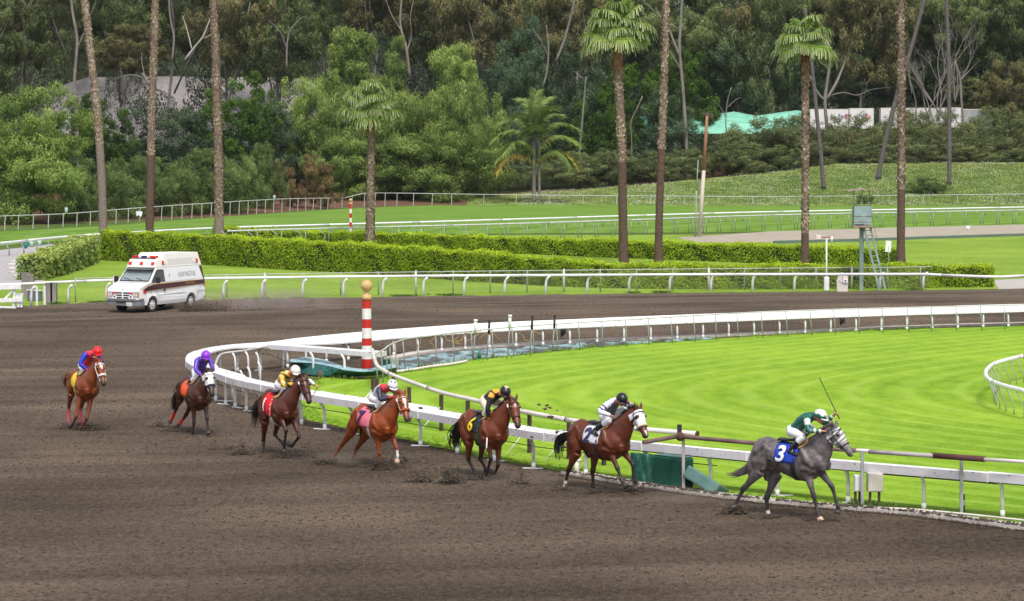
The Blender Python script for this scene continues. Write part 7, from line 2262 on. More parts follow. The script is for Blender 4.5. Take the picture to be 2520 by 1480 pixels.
HORSES = [
 dict(zoom=Z4, alpha=38, centre=(700, 1330), coat=(.098, .087, .090), points=(.034, .030, .033), grey=True, hair='grey', label='grey dappled racehorse in a striped white hood leading the field, wearing blue cloth',
  poll=(1118, 500), nose=(1270, 735), pollx=1.15, RH=((275, 1065), (195, 1220), (160, 1268)), LH=((488, 1150), (503, 1290), (535, 1345)), RF=((930, 1140), (963, 1290), (992, 1360)), LF=((1100, 1050), (1150, 1225), (1145, 1285)),
  tail=((400, 760), (300, 880), (180, 930), (110, 915)), tailx=(-.85, -1.1, -1.4, -1.6), tailw=.55, tailn=80, muzzle=(.08, .07, .07),
  cloth=(.010, .045, .42), cloth_name='blue', number='3', digit=(.75, .75, .78), girth=(.015, .015, .02), bridle=(.03, .03, .035), hood=(.62, .60, .62), hoodpat='lines', hoodend=.34, noseroll=None,
  socks={'LH': .82, 'RH': .97}, palehoof=('RF', 'LH'),
  rider_label='jockey in green and white silks raising a whip on the grey horse', skin=(.48, .22, .15), skin_name='green', silks=silks_green, helmet=(.62, .63, .62), helmet2=(.01, .10, .08), helmetf=lambda i, j: i > .62 + .2 * abs(((j * 6) % 1) - .5) * 2 - .02,
  rider=dict(hip=(735, 520), sh=(905, 400), head=(985, 400), kneeR=(830, 585), footR=(712, 700), handR=(1000, 530), handL=(1110, 385)), riderT=dict(handL=(.95, .55, 2.25)), elbowL=(.2, .8, -.5), norein='L',
  whip=('L', (-.50, .0, .85), .78), whip_label='long thin black whip held up by the jockey in green silks'),
 dict(zoom=ZD, alpha=50, centre=(650, 1370), coat=(.118, .028, .011), dz=-.08, points=(.022, .014, .014), label='bay racehorse in a white hood with dark eye holes, wearing white cloth',
  poll=(1195, 250), nose=(1300, 600), pollx=1.15, RH=((240, 1085), (198, 1265), (165, 1370)), LH=((572, 1110), (580, 1300), (590, 1405)), RF=((920, 1070), (980, 1235), (1040, 1310)), LF=((1130, 1010), (1160, 1230), (1165, 1350)),
  prior=dict(RF=(.6, .72, .85), LF=(.9, .95, .95)), tail=((250, 600), (130, 650), (90, 800), (110, 940)), tailx=(-.9, -1.15, -1.2, -1.15), tailw=.9,
  cloth=(.72, .72, .80), cloth_name='white', number='2', digit=(.03, .03, .10), girth=(.03, .01, .02), bridle=(.03, .018, .014), hood=(.78, .77, .84), hoodpat='mark', hoodend=.36, noseroll=(.62, .52, .38),
  socks={'RH': .78}, blaze=(.50, .62, .03, (.55, .45, .42)), ears=(0, 0, .1),
  rider_label='jockey in pale silks with dark arm bands and a black helmet', skin=(.40, .15, .11), skin_name='pale', silks=silks_bw, helmet=(.010, .009, .016),
  rider=dict(hip=(770, 330), sh=(870, 160), head=(975, 120), kneeR=(800, 400), footR=(560, 560), handR=(820, 330)), riderT=dict(sh=(.38, 0, 2.26), handR=(.55, -.25, 2.0), handL=(.8, .12, 2.0)), look=(.9, -.25, -.35), elbowR=(-.3, -.9, -.2)),
 dict(zoom=ZA, alpha=60, centre=(485, 1380), coat=(.140, .031, .010), dz=-.085, points=BLACKP, label='reddish bay racehorse with thick black tail, wearing black cloth with yellow numeral',
  poll=(925, 240), nose=(985, 565), pollx=1.05, nosedx=.3, RH=((262, 1105), (352, 1280), (400, 1400)), LH=((438, 1095), (515, 1235), (500, 1340)), RF=((595, 1090), (540, 1290), (512, 1405)), LF=((700, 1190), (655, 1310), (595, 1285)),
  prior=dict(RH=(-.75, -.65, -.5), LH=(-.45, -.25, -.2), RF=(.75, .5, .35), LF=(.85, .6, .35)), spread=.3, tail=((150, 640), (90, 760), (75, 870), (130, 960)), tailx=(-.9, -1.1, -1.15, -1.05), tailw=1.5, tailn=140,
  cloth=(.012, .012, .02), cloth_name='black', number='6', digit=(.80, .60, .01), girth=(.01, .10, .05), bridle=(.04, .02, .016), tagmark=True, blaze=(.08, .20, .03, (.5, .4, .36)),
  rider_label='jockey in black silks with orange patches, one arm hanging down with a whip', skin=(.50, .20, .12), skin_name='black', silks=silks_black, breeches=(.68, .60, .48), helmet=(.012, .012, .018), helmet2=(.75, .45, .28), helmetf=lambda i, j: i < .2,
  rider=dict(hip=(545, 215), sh=(700, 150), head=(805, 125), kneeR=(540, 370), footR=(440, 570), handR=(555, 520)), riderT=dict(handR=(.36, -.42, 1.62), kneeR=(.28, -.28, 1.78)), elbowR=(.2, -.8, -.2), look=(.9, -.1, -.45), norein='R',
  whip=('R', (.50, -.35, -.85), .72), whip_label='black whip with a white band hanging against the bay horse shoulder', whip_band=True),
 dict(zoom=ZC, alpha=60, centre=(720, 1310), coat=(.25, .050, .009), dz=-.17, points=(.22, .045, .009), hair='chestnut', label='bright chestnut racehorse with white face stripe, stretching out, wearing pink cloth',
  poll=(1125, 260), nose=(1195, 600), pollx=1.05, nosedx=.3, RH=((235, 995), (140, 1135), (92, 1190)), LH=((452, 1050), (400, 1190), (382, 1310)), RF=((788, 1130), (800, 1260), (815, 1365)), LF=((1045, 1040), (1060, 1155), (1050, 1245)),
  prior=dict(RH=(-1.15, -1.35, -1.4), LH=(-.95, -1.1, -1.05), RF=(.75, .78, .85), LF=(1.0, 1.05, 1.0)), spread=.25, tail=((395, 620), (400, 700), (410, 780)), tailx=(-.88, -.95, -.95), tailw=.5, tailn=50, muzzle=(.06, .03, .025),
  cloth=(.78, .17, .24), cloth_name='pink', clothx0=-.32, clothz=1.08, digx=-.14, number='7', digit=(.04, .02, .12), girth=(.40, .38, .36), bridle=(.45, .38, .25), noseroll=(.35, .09, .04), tagmark=True, blaze=(.06, .40, .040, (.70, .62, .56)),
  socks={'LF': .05}, palehoof=('LF', 'RF'), ears=(0, 0, .2),
  rider_label='jockey in white silks with dark sleeves and a white helmet, crouching low', skin=(.42, .16, .11), skin_name='white', silks=silks_pink, helmet=(.70, .68, .74), helmet2=(.05, .04, .12), helmetf=lambda i, j: (i > .84) or (i < .35 and i > .2 and (j * 4) % 1 < .3),
  rider=dict(hip=(735, 280), sh=(875, 165), head=(985, 130), kneeR=(820, 370), footR=(635, 560), handR=(965, 285)), riderT=dict(handR=(.72, -.22, 1.95)), look=(.9, -.15, -.35)),
 dict(zoom=ZB, alpha=64, centre=(475, 1350), coat=(.080, .019, .008), dz=-.03, points=BLACKP, label='dark bay racehorse with folded forelegs, wearing red cloth with white numeral',
  poll=(850, 215), nose=(925, 530), pollx=1.05, nosedx=.28, RH=((255, 1130), (268, 1310), (275, 1395)), LH=((425, 1045), (508, 1140), (565, 1180)), RF=((590, 985), (567, 1200), (555, 1300)), LF=((785, 1075), (672, 1215), (612, 1165)),
  prior=dict(RH=(-.75, -.7, -.65), LH=(-.35, -.1, .05), RF=(.85, .75, .7), LF=(.95, .6, .45)), spread=.25, tail=((180, 640), (150, 760), (120, 860), (110, 920)), tailx=(-.88, -1.0, -1.05, -1.1), tailw=1.2,
  cloth=(.72, .006, .012), cloth_name='red', clothx0=-.30, clothz=.98, digx=-.13, digz=1.22, number='1', digit=(.76, .74, .74), girth=(.62, .60, .58), bridle=(.05, .035, .035), tagmark=True,
  rider_label='jockey in yellow and dark green silks, white helmet, one hand reaching out wide', skin=(.45, .18, .10), skin_name='gold', silks=silks_gold, helmet=(.72, .70, .66),
  rider=dict(hip=(525, 285), sh=(620, 165), head=(738, 115), kneeR=(590, 385), footR=(415, 540), handR=(700, 295), handL=(1030, 320)), riderT=dict(handL=(.72, .50, 1.98), handR=(.72, -.24, 1.95)), elbowL=(-.3, .6, .2), look=(.92, -.05, -.3)),
 dict(zoom=Z1, alpha=66, centre=(1790, 1275), coat=(.062, .019, .010), dz=-.13, points=BLACKP, label='dark brown racehorse in a plain white hood, wearing bright orange cloth',
  poll=(1970, 500), nose=(2005, 720), pollx=1.0, nosedx=.22, RH=((1562, 955), (1510, 1080), (1485, 1115)), LH=((1680, 1040), (1610, 1140), (1562, 1190)), RF=((1785, 1130), (1768, 1250), (1755, 1312)), LF=((1948, 1085), (1958, 1210), (1965, 1262)),
  prior=dict(RH=(-1.0, -1.15, -1.2), LH=(-.75, -.95, -1.0), RF=(.75, .72, .68), LF=(.8, .85, .88)), spread=.3, tail=((1570, 790), (1535, 880), (1510, 960)), tailx=(-.88, -1.0, -1.1), tailw=.9,
  cloth=(.85, .10, .012), cloth_name='orange', clothx0=-.26, number=None, digit=(0, 0, 0), girth=(.03, .02, .02), hood=(.74, .72, .72), hoodpat=None, hoodend=.42, noseroll=(.02, .02, .05), bridle=(.5, .48, .46),
  wraps={'RH': (.25, (.70, .02, .02)), 'LH': (.35, (.70, .02, .02))},
  rider_label='jockey in purple silks and purple helmet, seen head on', skin=(.42, .14, .08), skin_name='purple', silks=silks_purple, helmet=(.26, .03, .62),
  rider=dict(hip=(1850, 470), sh=(1905, 330), head=(1935, 300), kneeR=(1800, 570), footR=(1705, 650), handR=(1880, 540)), riderT=dict(sh=(.50, 0, 2.1), head=(.76, 0, 2.15), handR=(.80, -.14, 1.80), handL=(.82, .12, 1.78)), elbowR=(-.3, -.8, -.3), elbowL=(-.3, .8, -.5), look=(.95, -.1, -.3)),
 dict(zoom=Z1, alpha=68, centre=(405, 1215), coat=(.19, .042, .010), points=(.16, .036, .009), label='chestnut racehorse with white bridle and pink leg wraps trailing last, wearing yellow cloth',
  poll=(598, 375), nose=(640, 590), pollx=1.0, nosedx=.22, RH=((212, 920), (210, 1115), (207, 1210)), LH=((370, 930), (352, 1125), (330, 1165)), RF=((305, 1060), (262, 1150), (225, 1165)), LF=((440, 1085), (372, 1185), (335, 1210)),
  prior=dict(RH=(-.7, -.65, -.6), LH=(-.55, -.4, -.35), RF=(.85, .5, .4), LF=(.9, .7, .6)), spread=.25, tail=((170, 560), (165, 640), (170, 720)), tailx=(-.85, -.95, -.95), tailw=.4, tailn=40, hair='chestnut',
  cloth=(.75, .55, .02), cloth_name='yellow', clothx0=-.26, number=None, digit=(0, 0, 0), girth=(.45, .35, .05), bridle=(.74, .70, .66), blaze=(.05, .22, .05, (.74, .68, .62)), ears=(0, 0, 0), noseroll=(.70, .66, .62),
  wraps={'RH': (.25, (.62, .06, .10)), 'LH': (.25, (.62, .06, .10))},
  rider_label='jockey in red vest with blue sleeves and a bright red helmet', skin=(.42, .16, .10), skin_name='red', silks=silks_redblue, helmet=(.75, .006, .012),
  rider=dict(hip=(420, 400), sh=(500, 270), head=(585, 245), kneeR=(390, 480), footR=(300, 610), handR=(450, 475)), riderT=dict(handR=(.55, -.26, 1.88)), elbowR=(-.2, -1, .0), look=(.92, -.05, -.35),
  whip=('R', (-.75, -.35, -.62), .62), whip_label='dark whip slanting back past the boot of the jockey in red'),
]
for sp_h in HORSES:
 hh_ = horse(sp_h)
 rider(sp_h, hh_)
# ================================================================ people in the ambulance
VM = Matrix.Rotation(van_rz, 4, 'Z'); VM.translation = van_o
def sitter(y, label, shirt, skin, hair):
 root = empty('person', tuple(VM @ Vector((.86, y, 1.16))), van_rz, label, 'person')
 mb = MB(); mb.sm = True
 mb.loft([(0, 0, 0), (-.04, 0, .22), (-.05, 0, .42), (-.03, 0, .50)], [(.17, .12), (.16, .11), (.20, .11), (.09, .07)], (0, 1, 0), 14)
 mb.tube([(-.03, 0, .48), (-.01, 0, .58)], .055, 8)
 mb.ball((.01, 0, .66), (.095, .078, .115), 12, 9); mb.ball((.05, 0, .60), (.055, .05, .055), 10, 7); mb.ball((.105, 0, .655), (.018, .013, .022), 8, 6)
 for s_ in (1, -1):
  mb.tube([(-.03, s_ * .19, .43), (.10, s_ * .27, .20), (.36, s_ * .17, .28), (.42, s_ * .15, .30)], [.06, .048, .035, .03], 8)
  for f_ in range(4):
   mb.tube([(.42, s_ * (.12 + .02 * f_), .31), (.47, s_ * (.12 + .02 * f_), .325), (.48, s_ * (.12 + .02 * f_), .29)], [.011, .010, .008], 5)
  mb.tube([(.41, s_ * .12, .30), (.44, s_ * .09, .33)], [.012, .009], 5)
  mb.tube([(0, s_ * .09, .02), (.42, s_ * .12, .02), (.50, s_ * .12, -.05)], [.085, .07, .05], 8)
  mb.tube([(.46, s_ * .12, .0), (.52, s_ * .12, -.10)], [.055, .05], 8)
  mb.ball((0, s_ * .08, .66), (.018, .01, .028), 6, 5)
 me = remesh(mb, .011, 3, .45); me.name = 'person_body'
 co = co_of(me)
 me.materials.clear(); me.materials.append(mat('skin_driver', skin, .5, .08, 8.0))
 for p in me.polygons: p.use_smooth = True
 link('body', me, root)
 z = co[:, 2]; x = co[:, 0]
 shell(me, (z < .50) & (z > .06) & (x < .30), 'shirt', .012, mat('driver_shirt' + str(y > 0), shirt, .7, .05, 6.0), None, root)
 shell(me, (z < .10) & (x > -.25), 'trousers', .010, mat('driver_trousers', (.02, .025, .05), .8, .1, 6.0), None, root)
 shell(me, ((z > .69) & (x < .09)) | ((z > .62) & (x < -.02)), 'hair', .014, mat('driver_hair' + str(y > 0), hair, .8, .2, 8.0), None, root)
sitter(-.45, 'person in a white shirt sitting behind the ambulance windscreen', (.78, .80, .82), (.50, .28, .21), (.04, .03, .025))
sitter(.45, 'person in a dark shirt at the ambulance steering wheel', (.05, .05, .07), (.40, .20, .14), (.03, .02, .015))
mb = MB(); mb.sm = True; mb.tube([Vector((1.52, .45, 1.52)) + Vector((.05 * math.sin(a), .19 * math.cos(a), .19 * math.sin(a))) for a in [2 * math.pi * k / 20 for k in range(21)]], .014, 6); mb.build('steering_wheel', M_BLK, van)
# ================================================================ kerbs, liner
def slab_row(name, label, pts, w, h, step, m, gap=.015, mbevel=.02, tilt=.012, zof=0.0):
 sp = spline([G(x, y) for x, y in pts], step)
 e = empty(name, tuple(sp[0]), 0, label, 'kerb')
 r_ = random.Random(len(pts) * 7)
 for a, b in zip(sp, sp[1:]):
  t = (b - a); L = t.length; t.normalize(); n = Vector((-t.y, t.x, 0)); z = Vector((0, 0, 1))
  R_ = Matrix((t, n, z)).transposed() @ Matrix.Rotation(r_.uniform(-tilt, tilt), 3, 'X') @ Matrix.Rotation(r_.uniform(-tilt, tilt) * .5, 3, 'Y')
  mb = MB(); mb.box((a + b) / 2 + z * (h / 2 + zof + r_.uniform(-.006, .006)) + n * r_.uniform(-.015, .015), (L - gap, w, h), R_)
  mb.build('slab', m, e, world=True)
 return e, sp
M_KERB = mat('weathered_kerb', (.36, .31, .28), .95, .2, 2.0, color2=(.60, .54, .50), bump=.015, bscale=10)
slab_row('concrete_kerb', 'pale concrete slabs along the blue liner under the far arm of the hairpin rail', [(960, 886), (1040, 871), (1113, 862), (1264, 851.5), (1439, 842), (1569, 837), (1889, 823), (2264, 806.5), (2520, 799), (2700, 793)], .55, .10, 1.35, M_KERB)
_, ksp = slab_row('concrete_kerb', 'rough concrete slabs half buried by dirt below the grey horse', [(1395, 1168), (1450, 1177), (1510, 1187), (1690, 1214), (1860, 1235), (2000, 1248), (2110, 1257), (2250, 1268), (2400, 1288), (2520, 1303), (2700, 1328)], .42, .10, 1.1, M_KERB, zof=-.01)
# dirt thrown over the near kerb
r = np.random.default_rng(77); pts = []
for i, p in enumerate(ksp[:-1]):
 d = (ksp[i + 1] - p); t = d.normalized(); n = Vector((t.y, -t.x, 0))
 for k in range(130):
  u = r.random(); v = abs(r.normal(0, .16)); q = p + d * u + n * (.30 - v) + Vector((0, 0, .02 + .09 * (v > .1)))
  pts.append(tuple(q))
 for k in range(60):
  q = p + d * r.random() + n * (.24 + r.normal(0, .05)) + Vector((0, 0, .02)); pts.append(tuple(q))
pts = np.array(pts)
o = link('kerb_dirt', ico_lumps('kerb_dirt', pts, r.uniform(.010, .042, len(pts)), M_CLOD, 5)); tag(o, 'ragged edge of dark dirt heaped over the near concrete slabs', 'dirt', kind='stuff')
# thin pipe in the grass
mb = MB(); mb.sm = True; mb.tube(spline([G(x, y, .10) for x, y in [(2150, 1250), (2250, 1254), (2380, 1266), (2520, 1281), (2700, 1300)]], .5), .022, 8)
single(mb, 'irrigation_pipe', M_PINKPIPE, tuple(G(2150, 1250)), 'thin pale pipe lying along the grass edge behind the concrete slabs', 'pipe')
# blue liner
def liner_mat():
 m = bpy.data.materials.new('blue_liner'); m.use_nodes = True
 nt = m.node_tree; N = nt.nodes; Lk = nt.links; b = N['Principled BSDF']; b.inputs['Roughness'].default_value = .45
 tc = N.new('ShaderNodeTexCoord'); n = N.new('ShaderNodeTexNoise'); n.inputs['Scale'].default_value = 1.1; n.inputs['Detail'].default_value = 7; n.inputs['Roughness'].default_value = .7
 mp = N.new('ShaderNodeMapping'); mp.inputs['Scale'].default_value = (1, .45, 1); Lk.new(tc.outputs['Object'], mp.inputs['Vector']); Lk.new(mp.outputs['Vector'], n.inputs['Vector'])
 r_ = N.new('ShaderNodeValToRGB'); e = r_.color_ramp.elements; e[0].position = .50; e[0].color = (.15, .25, .265, 1); e[1].position = .53; e[1].color = (.05, .04, .035, 1); k = e.new(.38); k.color = (.30, .43, .44, 1)
 Lk.new(n.outputs['Fac'], r_.inputs['Fac']); Lk.new(r_.outputs['Color'], b.inputs['Base Color'])
 return m
ML = liner_mat()
top = [(976, 888), (1040, 878), (1113, 868), (1264, 857), (1439, 847), (1569, 842), (1760, 833)]
bot = [(966, 912), (1004, 912), (1063, 901), (1156, 887), (1256, 877), (1414, 860), (1569, 848), (1760, 836)]
ts = spline([G(x, y) for x, y in top], .35); bs = spline([G(x, y) for x, y in bot], .35)
nc = 60; rows = 10; vs = []; r_ = random.Random(3)
for i in range(nc):
 a = ts[int(i / (nc - 1) * (len(ts) - 1))]; b = bs[int(i / (nc - 1) * (len(bs) - 1))]
 for j in range(rows):
  q = a.lerp(b, j / (rows - 1)); vs.append((q.x, q.y, .03 + (r_.random() * .07 if 0 < j < rows - 1 else 0)))
fs = [(i * rows + j, i * rows + j + 1, (i + 1) * rows + j + 1, (i + 1) * rows + j) for i in range(nc - 1) for j in range(rows - 1)]
mb = MB(); mb.sm = True; mb.add(vs, fs)
single(mb, 'liner', ML, tuple(G(978, 890)), 'wrinkled pale blue plastic liner splashed with dark dirt beside the kerb', 'liner')
mb = MB(); mb.sm = True; mb.tube(spline([G(x, y, .08) for x, y in [(975, 915), (1020, 909), (1063, 902), (1110, 896), (1150, 889)]], .4), .05, 8)
single(mb, 'drain_pipe', M_PINKPIPE, tuple(G(975, 915)), 'pale plastic pipe lying along the lower edge of the blue liner', 'pipe')
# crossing tarpaulin by the striped pole
M_TARPT = mat('tarp_top', (.22, .36, .40), .5, .15, 3.0, color2=(.38, .55, .58)); M_TARPF = mat('tarp_front', (.008, .06, .055), .5, .3, 4.0, color2=(.02, .13, .115))
A_ = [(716, 884, .50), (757, 879, .55), (800, 886, .50), (850, 902, .38), (900, 908, .34), (945, 900, .36), (972, 893, .3)]
B_ = [(714, 891, .46), (757, 893, .44), (800, 899, .42), (850, 911, .34), (900, 915, .30), (945, 910, .30), (975, 905, .25)]
Cc = [(722, 910, .10), (757, 921, .08), (800, 926, .06), (850, 927, .06), (900, 926, .08), (945, 922, .06), (975, 914, .04)]
t = empty('tarpaulin', tuple(G(800, 926)), 0, 'blue and dark green tarpaulin sagging over the ground behind the crossing rail', 'tarpaulin')
for nm, U, V, m_ in (('top_sheet', A_, B_, M_TARPT), ('front_sheet', B_, Cc, M_TARPF)):
 mb = MB(); mb.sm = False; r_ = random.Random(5)
 u = spline([G(*p) for p in U], .22); v = spline([G(*p) for p in V], .22); k = 50; vs = []
 for i in range(k):
  a = u[int(i / (k - 1) * (len(u) - 1))]; b = v[int(i / (k - 1) * (len(v) - 1))]
  for j in range(5):
   q = a.lerp(b, j / 4); q = q + Vector((r_.uniform(-.03, .03), r_.uniform(-.04, .04), r_.uniform(-.025, .025))) * (0 < j < 4); vs.append(tuple(q))
 mb.add(vs, [(i * 5 + j, i * 5 + j + 1, (i + 1) * 5 + j + 1, (i + 1) * 5 + j) for i in range(k - 1) for j in range(4)])
 o = mb.build(nm, m_, t, world=True); so = o.modifiers.new('thick', 'SOLIDIFY'); so.thickness = .012
mb = MB(); mb.sm = True; mb.tube([G(787, 932), G(787, 932) + Vector((0, 0, .28))], .06, 10)
single(mb, 'wooden_stump', mat('stump_wood', (.16, .09, .05), .9, .3, 6.0), tuple(G(787, 932)), 'short brown wooden stump under the crossing rail', 'stump')
# ================================================================ striped poles
M_POLER = mat('pole_red', (.48, .015, .012), .45, .12, 5.0); M_POLEW = mat('pole_white', (.70, .68, .66), .5, .08, 5.0); M_BALL = mat('pole_ball', (.42, .25, .09), .5, .15, 5.0, color2=(.62, .42, .20))
def striped_pole(bx, by, bands, ytop, w, label, ball=True):
 b = G(bx, by); Y = b.y; s = FPX / Y
 t = empty('striped_pole', tuple(b), 0, label, 'pole', 'striped distance poles')
 prev = up_to(b, bands[0][0])
 for (ya, ybt, m_) in bands:
  za, zb = up_to(b, ya), max(0, up_to(b, ybt))
  mb = MB(); mb.sm = True; r_ = w / s / 2; mb.tube([b + Vector((0, 0, zb)), b + Vector((0, 0, za))], [r_ * (1 + .0012 * (ybt - bands[0][0])), r_ * (1 + .0012 * (ya - bands[0][0]))], 20, caps=False); mb.build('band', m_, t, world=True)
 z0 = up_to(b, bands[0][0]); r_ = w / s / 2
 mb = MB(); mb.sm = True
 q = [(0, 1.12), (.06, 1.18), (.12, 1.18), (.17, .85), (.20, .55), (.26, .5), (.30, .62)]
 k = r_ / .155
 mb.tube([b + Vector((0, 0, z0 + z * k)) for z, _ in q], [r_ * a for _, a in q], 20); mb.build('collar', M_BALL, t, world=True)
 mb = MB(); mb.sm = True; mb.ball(b + Vector((0, 0, z0 + (.30 + .19) * k)), .205 * k, 24, 16); mb.build('ball', M_BALL, t, world=True)
 return t
striped_pole(903, 924, [(738, 759.5, M_POLER), (759.5, 785.5, M_POLEW), (785.5, 807.5, M_POLER), (807.5, 832.5, M_POLEW), (832.5, 850.5, M_POLER), (850.5, 883.5, M_POLEW), (883.5, 924, M_POLER)], 690, 22, 'thick red and white banded pole topped by a wooden ball beside the crossing rail')
bd = []; y = 503.0
for i in range(7): bd.append((y, y + 11.2, M_POLER if i % 2 == 0 else M_POLEW)); y += 11.2
striped_pole(863, 582, bd, 485, 6.4, 'thin distant red and white banded pole with a small ball beyond the hedges')
# ================================================================ things along the fence
M_BOXG = mat('grey_box', (.34, .36, .32), .6, .1, 2.0); M_GREENB = mat('green_box', (.01, .08, .06), .6, .2, 3.0)
def prop_box(name, label, x, y, w, h, d, m, rz=0, legs=0, cat='box', lid=None, legm=None):
 b = G(x, y); t = empty(name, tuple(b), rz, label, cat)
 mb = MB(); mb.box((0, 0, legs + h / 2), (w, d, h)); mb.build('casing', m, t, bevel=.015)
 mb = MB(); mb.box((0, -d / 2 - .008, legs + h / 2), (w * .86, .012, h * .88)); mb.build('door', m, t, bevel=.006)
 if legs:
  for s_ in (-1, 1):
   mb = MB(); mb.box((s_ * w * .3, 0, legs / 2), (.05, .05, legs)); mb.build('leg', legm or M_BROWNPOST, t)
 return t
prop_box('control_box', 'grey metal control box on short legs beside the blue liner', 971, 916, .26, .42, .18, M_BOXG, .2, .07)
prop_box('green_box', 'dark green box behind the grey control box', 953, 914, .34, .44, .3, M_GREENB, .4)
prop_box('control_box', 'small white utility box on legs under the near rail, the slimmer of the pair', 2110, 1250, .16, .37, .14, M_WHITEC, .1, .36)
prop_box('control_box', 'wider white utility box on legs under the near rail', 2152, 1250, .34, .42, .2, mat('cream_box', (.56, .53, .46), .6, .08), .1, .36)
def pad_dome(x, y, s, label, asp=1.0, half=False):
 Yp = G(x, 850 if x < 1300 else (842 if x < 1500 else 812)).y - .15
 c = P(x, y, Yp); t = empty('black_pad', tuple(c), 0, label, 'pad', 'black rubber pads on the rail')
 mb = MB(); mb.sm = True
 n = 20; rings = [(1.0, 0), (.98, .05), (.85, .11), (.55, .16), (.2, .18)]
 vs = []
 for rr_, dy in rings:
  for k in range(n):
   a = 2 * math.pi * k / n; cx, cz = math.cos(a), math.sin(a)
   if half: cx = max(cx, -.25) + (.0 if cz < 0 else 0); cz = cz * (1.0 if cx < .5 else .9)
   vs.append((cx * rr_ * s * asp, -dy, cz * rr_ * s))
 vs.append((0, -.185, 0))
 fs = [(i * n + k, i * n + (k + 1) % n, (i + 1) * n + (k + 1) % n, (i + 1) * n + k) for i in range(len(rings) - 1) for k in range(n)] + [((len(rings) - 1) * n + k, (len(rings) - 1) * n + (k + 1) % n, len(rings) * n) for k in range(n)]
 fs.append(tuple(reversed(range(n))))
 mb.add(vs, fs); mb.build('dome', mat('black_pad', (.018, .018, .024), .45, .15, 3.0), t)
 mb = MB(); mb.tube([(0, .02, 0), (0, .02, -s * 1.3)], .02, 6); mb.build('stake', M_BROWNPOST, t)
pad_dome(852, 853, .21, 'black rubber pad on the rail beside the thick striped pole', .95)
pad_dome(1382, 815, .22, 'black rubber pad halfway along the thin grey fence', .85, True)
pad_dome(2069, 788, .20, 'black rubber pad hanging on the fence beyond the turf', 1.0, True)
for x, yt, yb_, r_, m_, lb in [(1169, 787, 886, .062, M_WHITE, 'white capped tube standing above the grey fence, the shorter one'), (1254, 776, 878, .062, M_WHITE, 'white capped tube standing above the grey fence, the taller one'),
       (1203, 788, 882, .045, MATS['black_cap'], 'black topped post between the two white capped tubes'), (1309, 778, 873, .045, MATS['black_cap'], 'black topped post past the taller white tube'), (1364, 776, 868, .045, MATS['black_cap'], 'black topped post above the rounded black pad')]:
 b = G(x, yb_); b = b + Vector((0, .25, 0)); t = empty('marker_post', tuple(b), 0, lb, 'post', 'marker posts along the thin fence'); z = up_to(b, yt)
 mb = MB(); mb.sm = True; mb.tube([(-.08, 0, 0), (0, 0, z - .5)], .025, 8); mb.build('stem', M_GREYPOST, t)
 mb = MB(); mb.sm = True; mb.tube([(0, 0, z - .52), (.02, 0, z)], r_, 12); mb.tube([(.02, 0, z - .08), (.02, 0, z + .01)], r_ * 1.2, 12); mb.build('sleeve', m_, t)
ML_ROPE = mat('tan_rope', (.45, .26, .08), .9, .15, 8.0)
rr3 = random.Random(11)
for x, y in [(1035, 836), (1070, 832), (1085, 828), (1120, 825), (1150, 822), (1163, 820), (1182, 814), (1198, 812), (1222, 810), (1250, 808), (1302, 806), (1522, 792), (1572, 790), (1690, 782), (1975, 780)]:
 p = G(x, y - 4, 1.08); t = empty('rope_end', tuple(p), 0, 'frayed tan rope end hanging from the thin grey fence', 'rope', 'rope ends tied along the thin fence')
 mb = MB(); mb.sm = True; q = Vector((0, -.03, 0)); pth = [q]
 dx = rr3.uniform(-.15, .15)
 for k in range(6): q = q + Vector((dx + rr3.uniform(-.12, .12), rr3.uniform(-.03, .03), -rr3.uniform(.03, .12))); pth.append(q)
 mb.tube(spline(pth, .04), .011, 5); mb.build('strand', ML_ROPE, t)
# green cone
b = G(1180, 885); t = empty('traffic_cone', tuple(b), 0, 'tall narrow green cone standing on the blue liner', 'cone')
mb = MB(); mb.sm = True; mb.tube([(0, 0, .03), (0, 0, .42)], [.085, .025], 14); mb.build('body', mat('green_plastic', (.015, .17, .10), .5, .1), t)
mb = MB(); mb.box((0, 0, .02), (.22, .22, .035)); mb.build('foot', MATS['green_plastic'], t)
# ---- green crash pads by the near rail
M_PADG = mat('green_vinyl', (.004, .055, .036), .5, .15, 3.0, color2=(.009, .09, .06), bump=.02, bscale=4); M_PADT = mat('teal_vinyl', (.06, .14, .125), .55, .12, 2.0, color2=(.11, .21, .19))
a, b = G(1607, 1200), G(1679, 1210); u = (b - a).normalized(); v = Vector((-u.y, u.x, 0)); hz = .76
t = empty('crash_pad', tuple((a + b) / 2), 0, 'big dark green vinyl block standing on the grass behind the near rail', 'crash pad')
R_ = Matrix((u, v, Vector((0, 0, 1)))).transposed()
mb = MB(); mb.box((a + b) / 2 + v * .2 + Vector((0, 0, hz / 2)), ((b - a).length, .4, hz), R_); mb.build('block', M_PADG, t, world=True, bevel=.05)
mb = MB(); mb.box((a + b) / 2 + v * .2 + Vector((0, 0, hz + .012)), ((b - a).length - .06, .34, .02), R_); mb.build('top_sheet', M_PADT, t, world=True, bevel=.01)
